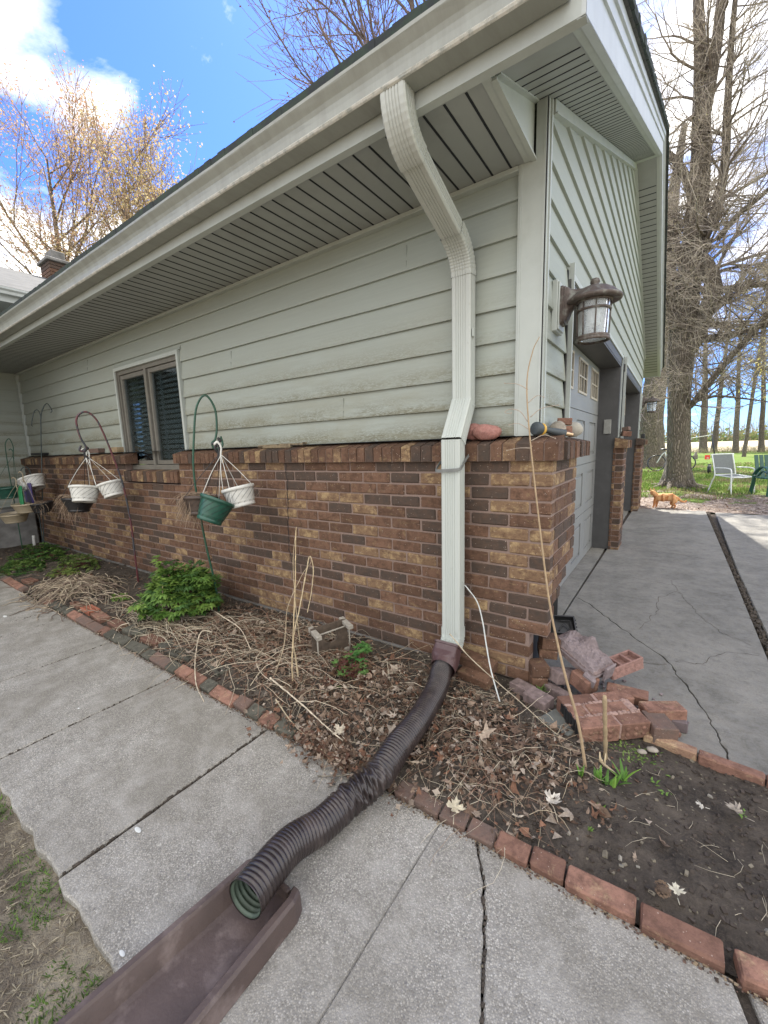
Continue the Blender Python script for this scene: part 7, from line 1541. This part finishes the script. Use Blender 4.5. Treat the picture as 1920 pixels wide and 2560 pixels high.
mb = MB(); mb.add([Q(-.235, .205, .44), Q(.235, .205, .44), Q(.235, .308, .862), Q(-.235, .308, .862), Q(-.235, .209, .44), Q(.235, .209, .44), Q(.235, .312, .862), Q(-.235, .312, .862)], [(0, 1, 2, 3), (7, 6, 5, 4), (0, 4, 5, 1), (1, 5, 6, 2)]); B2(mb, 'sling', M['sling'], ch)
mb = MB(); mb.add([Q(-.23, .20, .405), Q(.23, .20, .405), Q(.22, -.25, .375), Q(-.22, -.25, .375), Q(-.23, .20, .398), Q(.23, .20, .398), Q(.22, -.25, .368), Q(-.22, -.25, .368)], [(0, 3, 2, 1), (4, 5, 6, 7), (0, 1, 5, 4), (2, 3, 7, 6)]); B2(mb, 'seat_sling', M['sling'], ch)
gc = thing('garden_chair', 'dark green resin garden chair cut off by the right border', 'chair', (2.27, 9.85, 0)); G2 = Matrix.Rotation(R(25), 4, 'Z')
def Qg(x, y, z): return G2 @ Vector((x, y, z))
def plank(mb, P, wv, th):
    P = bez(P, 5)
    for i in range(len(P) - 1):
        a, b = P[i], P[i + 1]; t_ = (b - a).normalized(); n_ = t_.cross(wv).normalized() * th; mb.add([a - wv, a + wv, b + wv, b - wv, a - wv + n_, a + wv + n_, b + wv + n_, b - wv + n_], [(3, 2, 1, 0), (4, 5, 6, 7), (0, 1, 5, 4), (2, 3, 7, 6), (0, 4, 7, 3), (1, 2, 6, 5)])
for sx_ in (-1, 1):
    mb = MB(); wv = G2.to_3x3() @ Vector((.035, 0, 0)); plank(mb, [Qg(.27 * sx_, -.27, 0), Qg(.27 * sx_, -.285, .30), Qg(.27 * sx_, -.25, .50), Qg(.27 * sx_, -.12, .62), Qg(.27 * sx_, .05, .60), Qg(.27 * sx_, .22, .45)], wv, .022); B2(mb, 'armrest', M['greenpl'], gc)
    mb = MB(); plank(mb, [Qg(.26 * sx_, -.16, .50), Qg(.26 * sx_, -.02, .53), Qg(.26 * sx_, .12, .42)], wv * .6, .02); B2(mb, 'arm_brace', M['greenpl'], gc)
    mb = MB(); plank(mb, [Qg(.25 * sx_, .30, 0), Qg(.25 * sx_, .24, .22), Qg(.25 * sx_, .22, .42)], wv, .02); B2(mb, 'back_leg', M['greenpl'], gc)
mb = MB(); mb.box(-.25, .25, -.26, .22, .36, .385, ch=.008, M=G2); B2(mb, 'seat', M['greenpl'], gc)
for i in range(5): mb = MB(); plank(mb, [Qg(-.19 + .095 * i, .20, .38), Qg(-.19 + .095 * i, .27, .62), Qg(-.19 + .095 * i, .33, .86)], G2.to_3x3() @ Vector((.036, 0, 0)), .015); B2(mb, 'back_slat', M['greenpl'], gc)
bo = thing('bollard_light', 'short black bollard light on the lawn right of the large tree', 'garden light', (1.56, 16.7, 0)); mb = MB(); mb.lathe([(.055, -.1), (.055, .26), (.05, .265)], 16, cap=True); B2(mb, 'post', M['blackpl'], bo); mb = MB(); mb.lathe([(.045, .262), (.045, .30)], 16); B2(mb, 'light_ring', M['whitepl'], bo); mb = MB(); mb.lathe([(.064, .298), (.066, .31), (.05, .335), (0, .345)], 16); B2(mb, 'cap', M['blackpl'], bo)
rs = thing('red_sign', 'small square red sign standing on the far lawn', 'sign', (2.155, 29.0, 0)); mb = MB(); mb.box(-.125, .125, -.01, .01, .02, .27, ch=.004, M=rot('Z', 12)); B2(mb, 'sign_board', M['redpl'], rs); mb = MB()
for (a, b, c, d) in ((-.02, .0, .06, .16), (.005, .025, .08, .12), (.03, .07, .06, .08), (.045, .06, .08, .15)): mb.box(a, b, -.0135, -.0105, c, d, M=rot('Z', 12))
B2(mb, 'sign_lettering', M['whitepl'], rs)
cp_ = thing('clothesline_pole', 'thin black leaning pole holding the end of a white line', 'pole', (2.50, 28.98, 0)); mb = MB(); mb.tube([(.07, 0, -.3), (-.22, 0, 1.45)], .035, 8); B2(mb, 'pole', M['blackpl'], cp_)
mb = MB(); mb.tube(bez([(2.28, 28.98, 1.44), (1.2, 29.0, 1.27), (-.5, 29.1, 1.05)], 5), .022, 6); tag(mb.build('white_line', M['whitepl']), 'white line running from the leaning pole to behind the large tree', 'line')
mb = MB(); mb.box(1.47, 1.70, 28.9, 29.05, 0.03, .28, ch=.02); mb.lathe([(.10, .25), (.05, .42), (0, .5)], 10, M=tr(1.6, 29, 0)); tag(mb.build('stump', simple('grey_stump', (.16, .14, .12), .9)), 'small grey stump left of the red sign', 'stump')
bk = thing('bicycle', 'bicycle wheel and black saddle leaning behind the large trunk', 'bicycle', (-.05, 17.9, 0)); 
for dx in (0, .95):
    mb = MB(); mb.tube([(dx + .30 * math.cos(2 * math.pi * i / 28), .1 * math.sin(2 * math.pi * i / 28), .33 + .30 * math.sin(2 * math.pi * i / 28)) for i in range(29)], .022, 8, cap=False); o = B2(mb, 'wheel', M['blackpl'], bk)
mb = MB(); T3(mb, [(0, 0, .33), (.25, 0, .75), (.75, 0, .80), (.95, 0, .33)], .018); T3(mb, [(.25, 0, .75), (.42, 0, .34), (.75, 0, .80)], .018); B2(mb, 'bicycle_frame', M['whitem'], bk)
mb = MB(); mb.lathe([(0, .05), (.10, .03), (.12, 0), (.05, -.03), (0, -.03)], 12, M=tr(.22, 0, .86) @ Matrix.Diagonal((1.3, .7, 1, 1))); B2(mb, 'saddle', M['blackpl'], bk)
# yard leaves on the dirt patch and grass tufts on the lawn
yl = MB(); rg = random.Random(3)
for i in range(3800):
    x = rg.uniform(-.3, 4.2); y = 7.0 + rg.random() ** 1.3 * 5.0; leaf(yl, Vector((x, y, .012)), rg.uniform(.015, .045), rg.uniform(0, 360), rg.gauss(0, 22), rg.gauss(0, 22), .4, shd(rg.choice(LEAFC), .7, 1.15, rg), 1)
tag(yl.build('yard_leaves', M['leaf']), 'dead leaves strewn over the dirt at the end of the driveway', 'dead leaves', kind='stuff')
gt = MB()
for i in range(16000):
    y = 8.6 + rg.random() ** 1.6 * 16; x = -1.2 + rg.uniform(0, 1.0) * (2.2 + (y - 8) * .42) + (y - 8) * .06
    if y < 10.2 + fbm(x, y) * 1.2 and rg.random() < .8: continue
    h = rg.uniform(.03, .09); w = .004 + .0006 * y; a = rg.uniform(0, 6.28); gt.add([(x - w, y, 0), (x + w, y, 0), (x + rg.uniform(-.03, .03), y + rg.uniform(-.03, .03), h)], [(0, 1, 2)], shd(rg.choice([(.13, .22, .035), (.18, .27, .05), (.10, .17, .03), (.24, .26, .09)] if fbm(x * .7, y * .5, 4) < .12 else [(.30, .27, .13), (.26, .25, .10), (.22, .17, .11)]), .7, 1.15, rg))
tag(gt.build('lawn_blades', M['green']), 'fresh green grass of the back lawn', 'grass', kind='stuff')

# ------------------------------------------------------------------ the cat
cat = thing('cat', 'orange tabby cat standing on the leafy dirt past the garage, looking back', 'cat')
K = [((.545, 7.10, .195), .062), ((.50, 7.10, .205), .070), ((.43, 7.10, .205), .075), ((.36, 7.10, .200), .074), ((.29, 7.10, .205), .066), ((.25, 7.10, .225), .052), ((.225, 7.09, .262), .042), ((.188, 7.08, .292), .056),   # rump..neck..head 0-7
     ((.235, 7.075, .145), .030), ((.230, 7.075, .08), .020), ((.222, 7.07, .018), .017), ((.205, 7.065, .010), .017),      # near front leg 8-11
     ((.275, 7.125, .145), .030), ((.268, 7.13, .08), .020), ((.262, 7.13, .018), .017), ((.246, 7.128, .010), .017),      # far front leg 12-15
     ((.545, 7.065, .135), .046), ((.515, 7.06, .085), .027), ((.555, 7.06, .055), .018), ((.540, 7.06, .014), .017), ((.518, 7.058, .010), .017),   # near hind 16-20
     ((.520, 7.135, .135), .044), ((.475, 7.14, .085), .026), ((.515, 7.14, .055), .018), ((.500, 7.14, .014), .017), ((.478, 7.138, .010), .017),   # far hind 21-25
     ((.590, 7.10, .180), .026), ((.625, 7.10, .145), .021), ((.660, 7.10, .125), .020), ((.695, 7.10, .130), .019), ((.712, 7.10, .160), .015),    # tail 26-30
     ((.165, 7.045, .278), .032)]   # muzzle 31
E_ = [(0, 1), (1, 2), (2, 3), (3, 4), (4, 5), (5, 6), (6, 7), (4, 8), (8, 9), (9, 10), (10, 11), (4, 12), (12, 13), (13, 14), (14, 15), (0, 16), (16, 17), (17, 18), (18, 19), (19, 20), (0, 21), (21, 22), (22, 23), (23, 24), (24, 25), (0, 26), (26, 27), (27, 28), (28, 29), (29, 30), (7, 31)]
me = bpy.data.meshes.new('body'); me.from_pydata([k[0] for k in K], E_, []); me.materials.append(M['fur']); o = bpy.data.objects.new('body', me); COL.objects.link(o); o.parent = cat
md = o.modifiers.new('skin', 'SKIN'); md.use_smooth_shade = True
for i, k in enumerate(K): me.skin_vertices[0].data[i].radius = (k[1], k[1])
me.skin_vertices[0].data[2].use_root = True
sd = o.modifiers.new('sub', 'SUBSURF'); sd.levels = 2; sd.render_levels = 2
for (x, y) in ((.160, 7.06), (.208, 7.085)):
    mb = MB(); mb.add([(x - .020, y - .010, .325), (x + .018, y + .004, .325), (x + .004, y + .022, .325), (x, y, .375)], [(0, 1, 3), (1, 2, 3), (2, 0, 3)]); mb.build('ear', M['fur'], cat)
mb = MB()
for (x, y, z) in ((.150, 7.028, .298), (.186, 7.022, .300)): mb.lathe([(0, .004), (.0045, .002), (.005, -.002)], 8, M=tr(x, y, z) @ rot('X', 90) )
mb.build('eyes', M['blackpl'], cat)
mb = MB(); mb.lathe([(0, .003), (.005, .001), (.006, -.002)], 8, M=tr(.163, 7.012, .280) @ rot('X', 90)); mb.build('nose', simple('pink_nose', (.45, .2, .16), .6), cat)
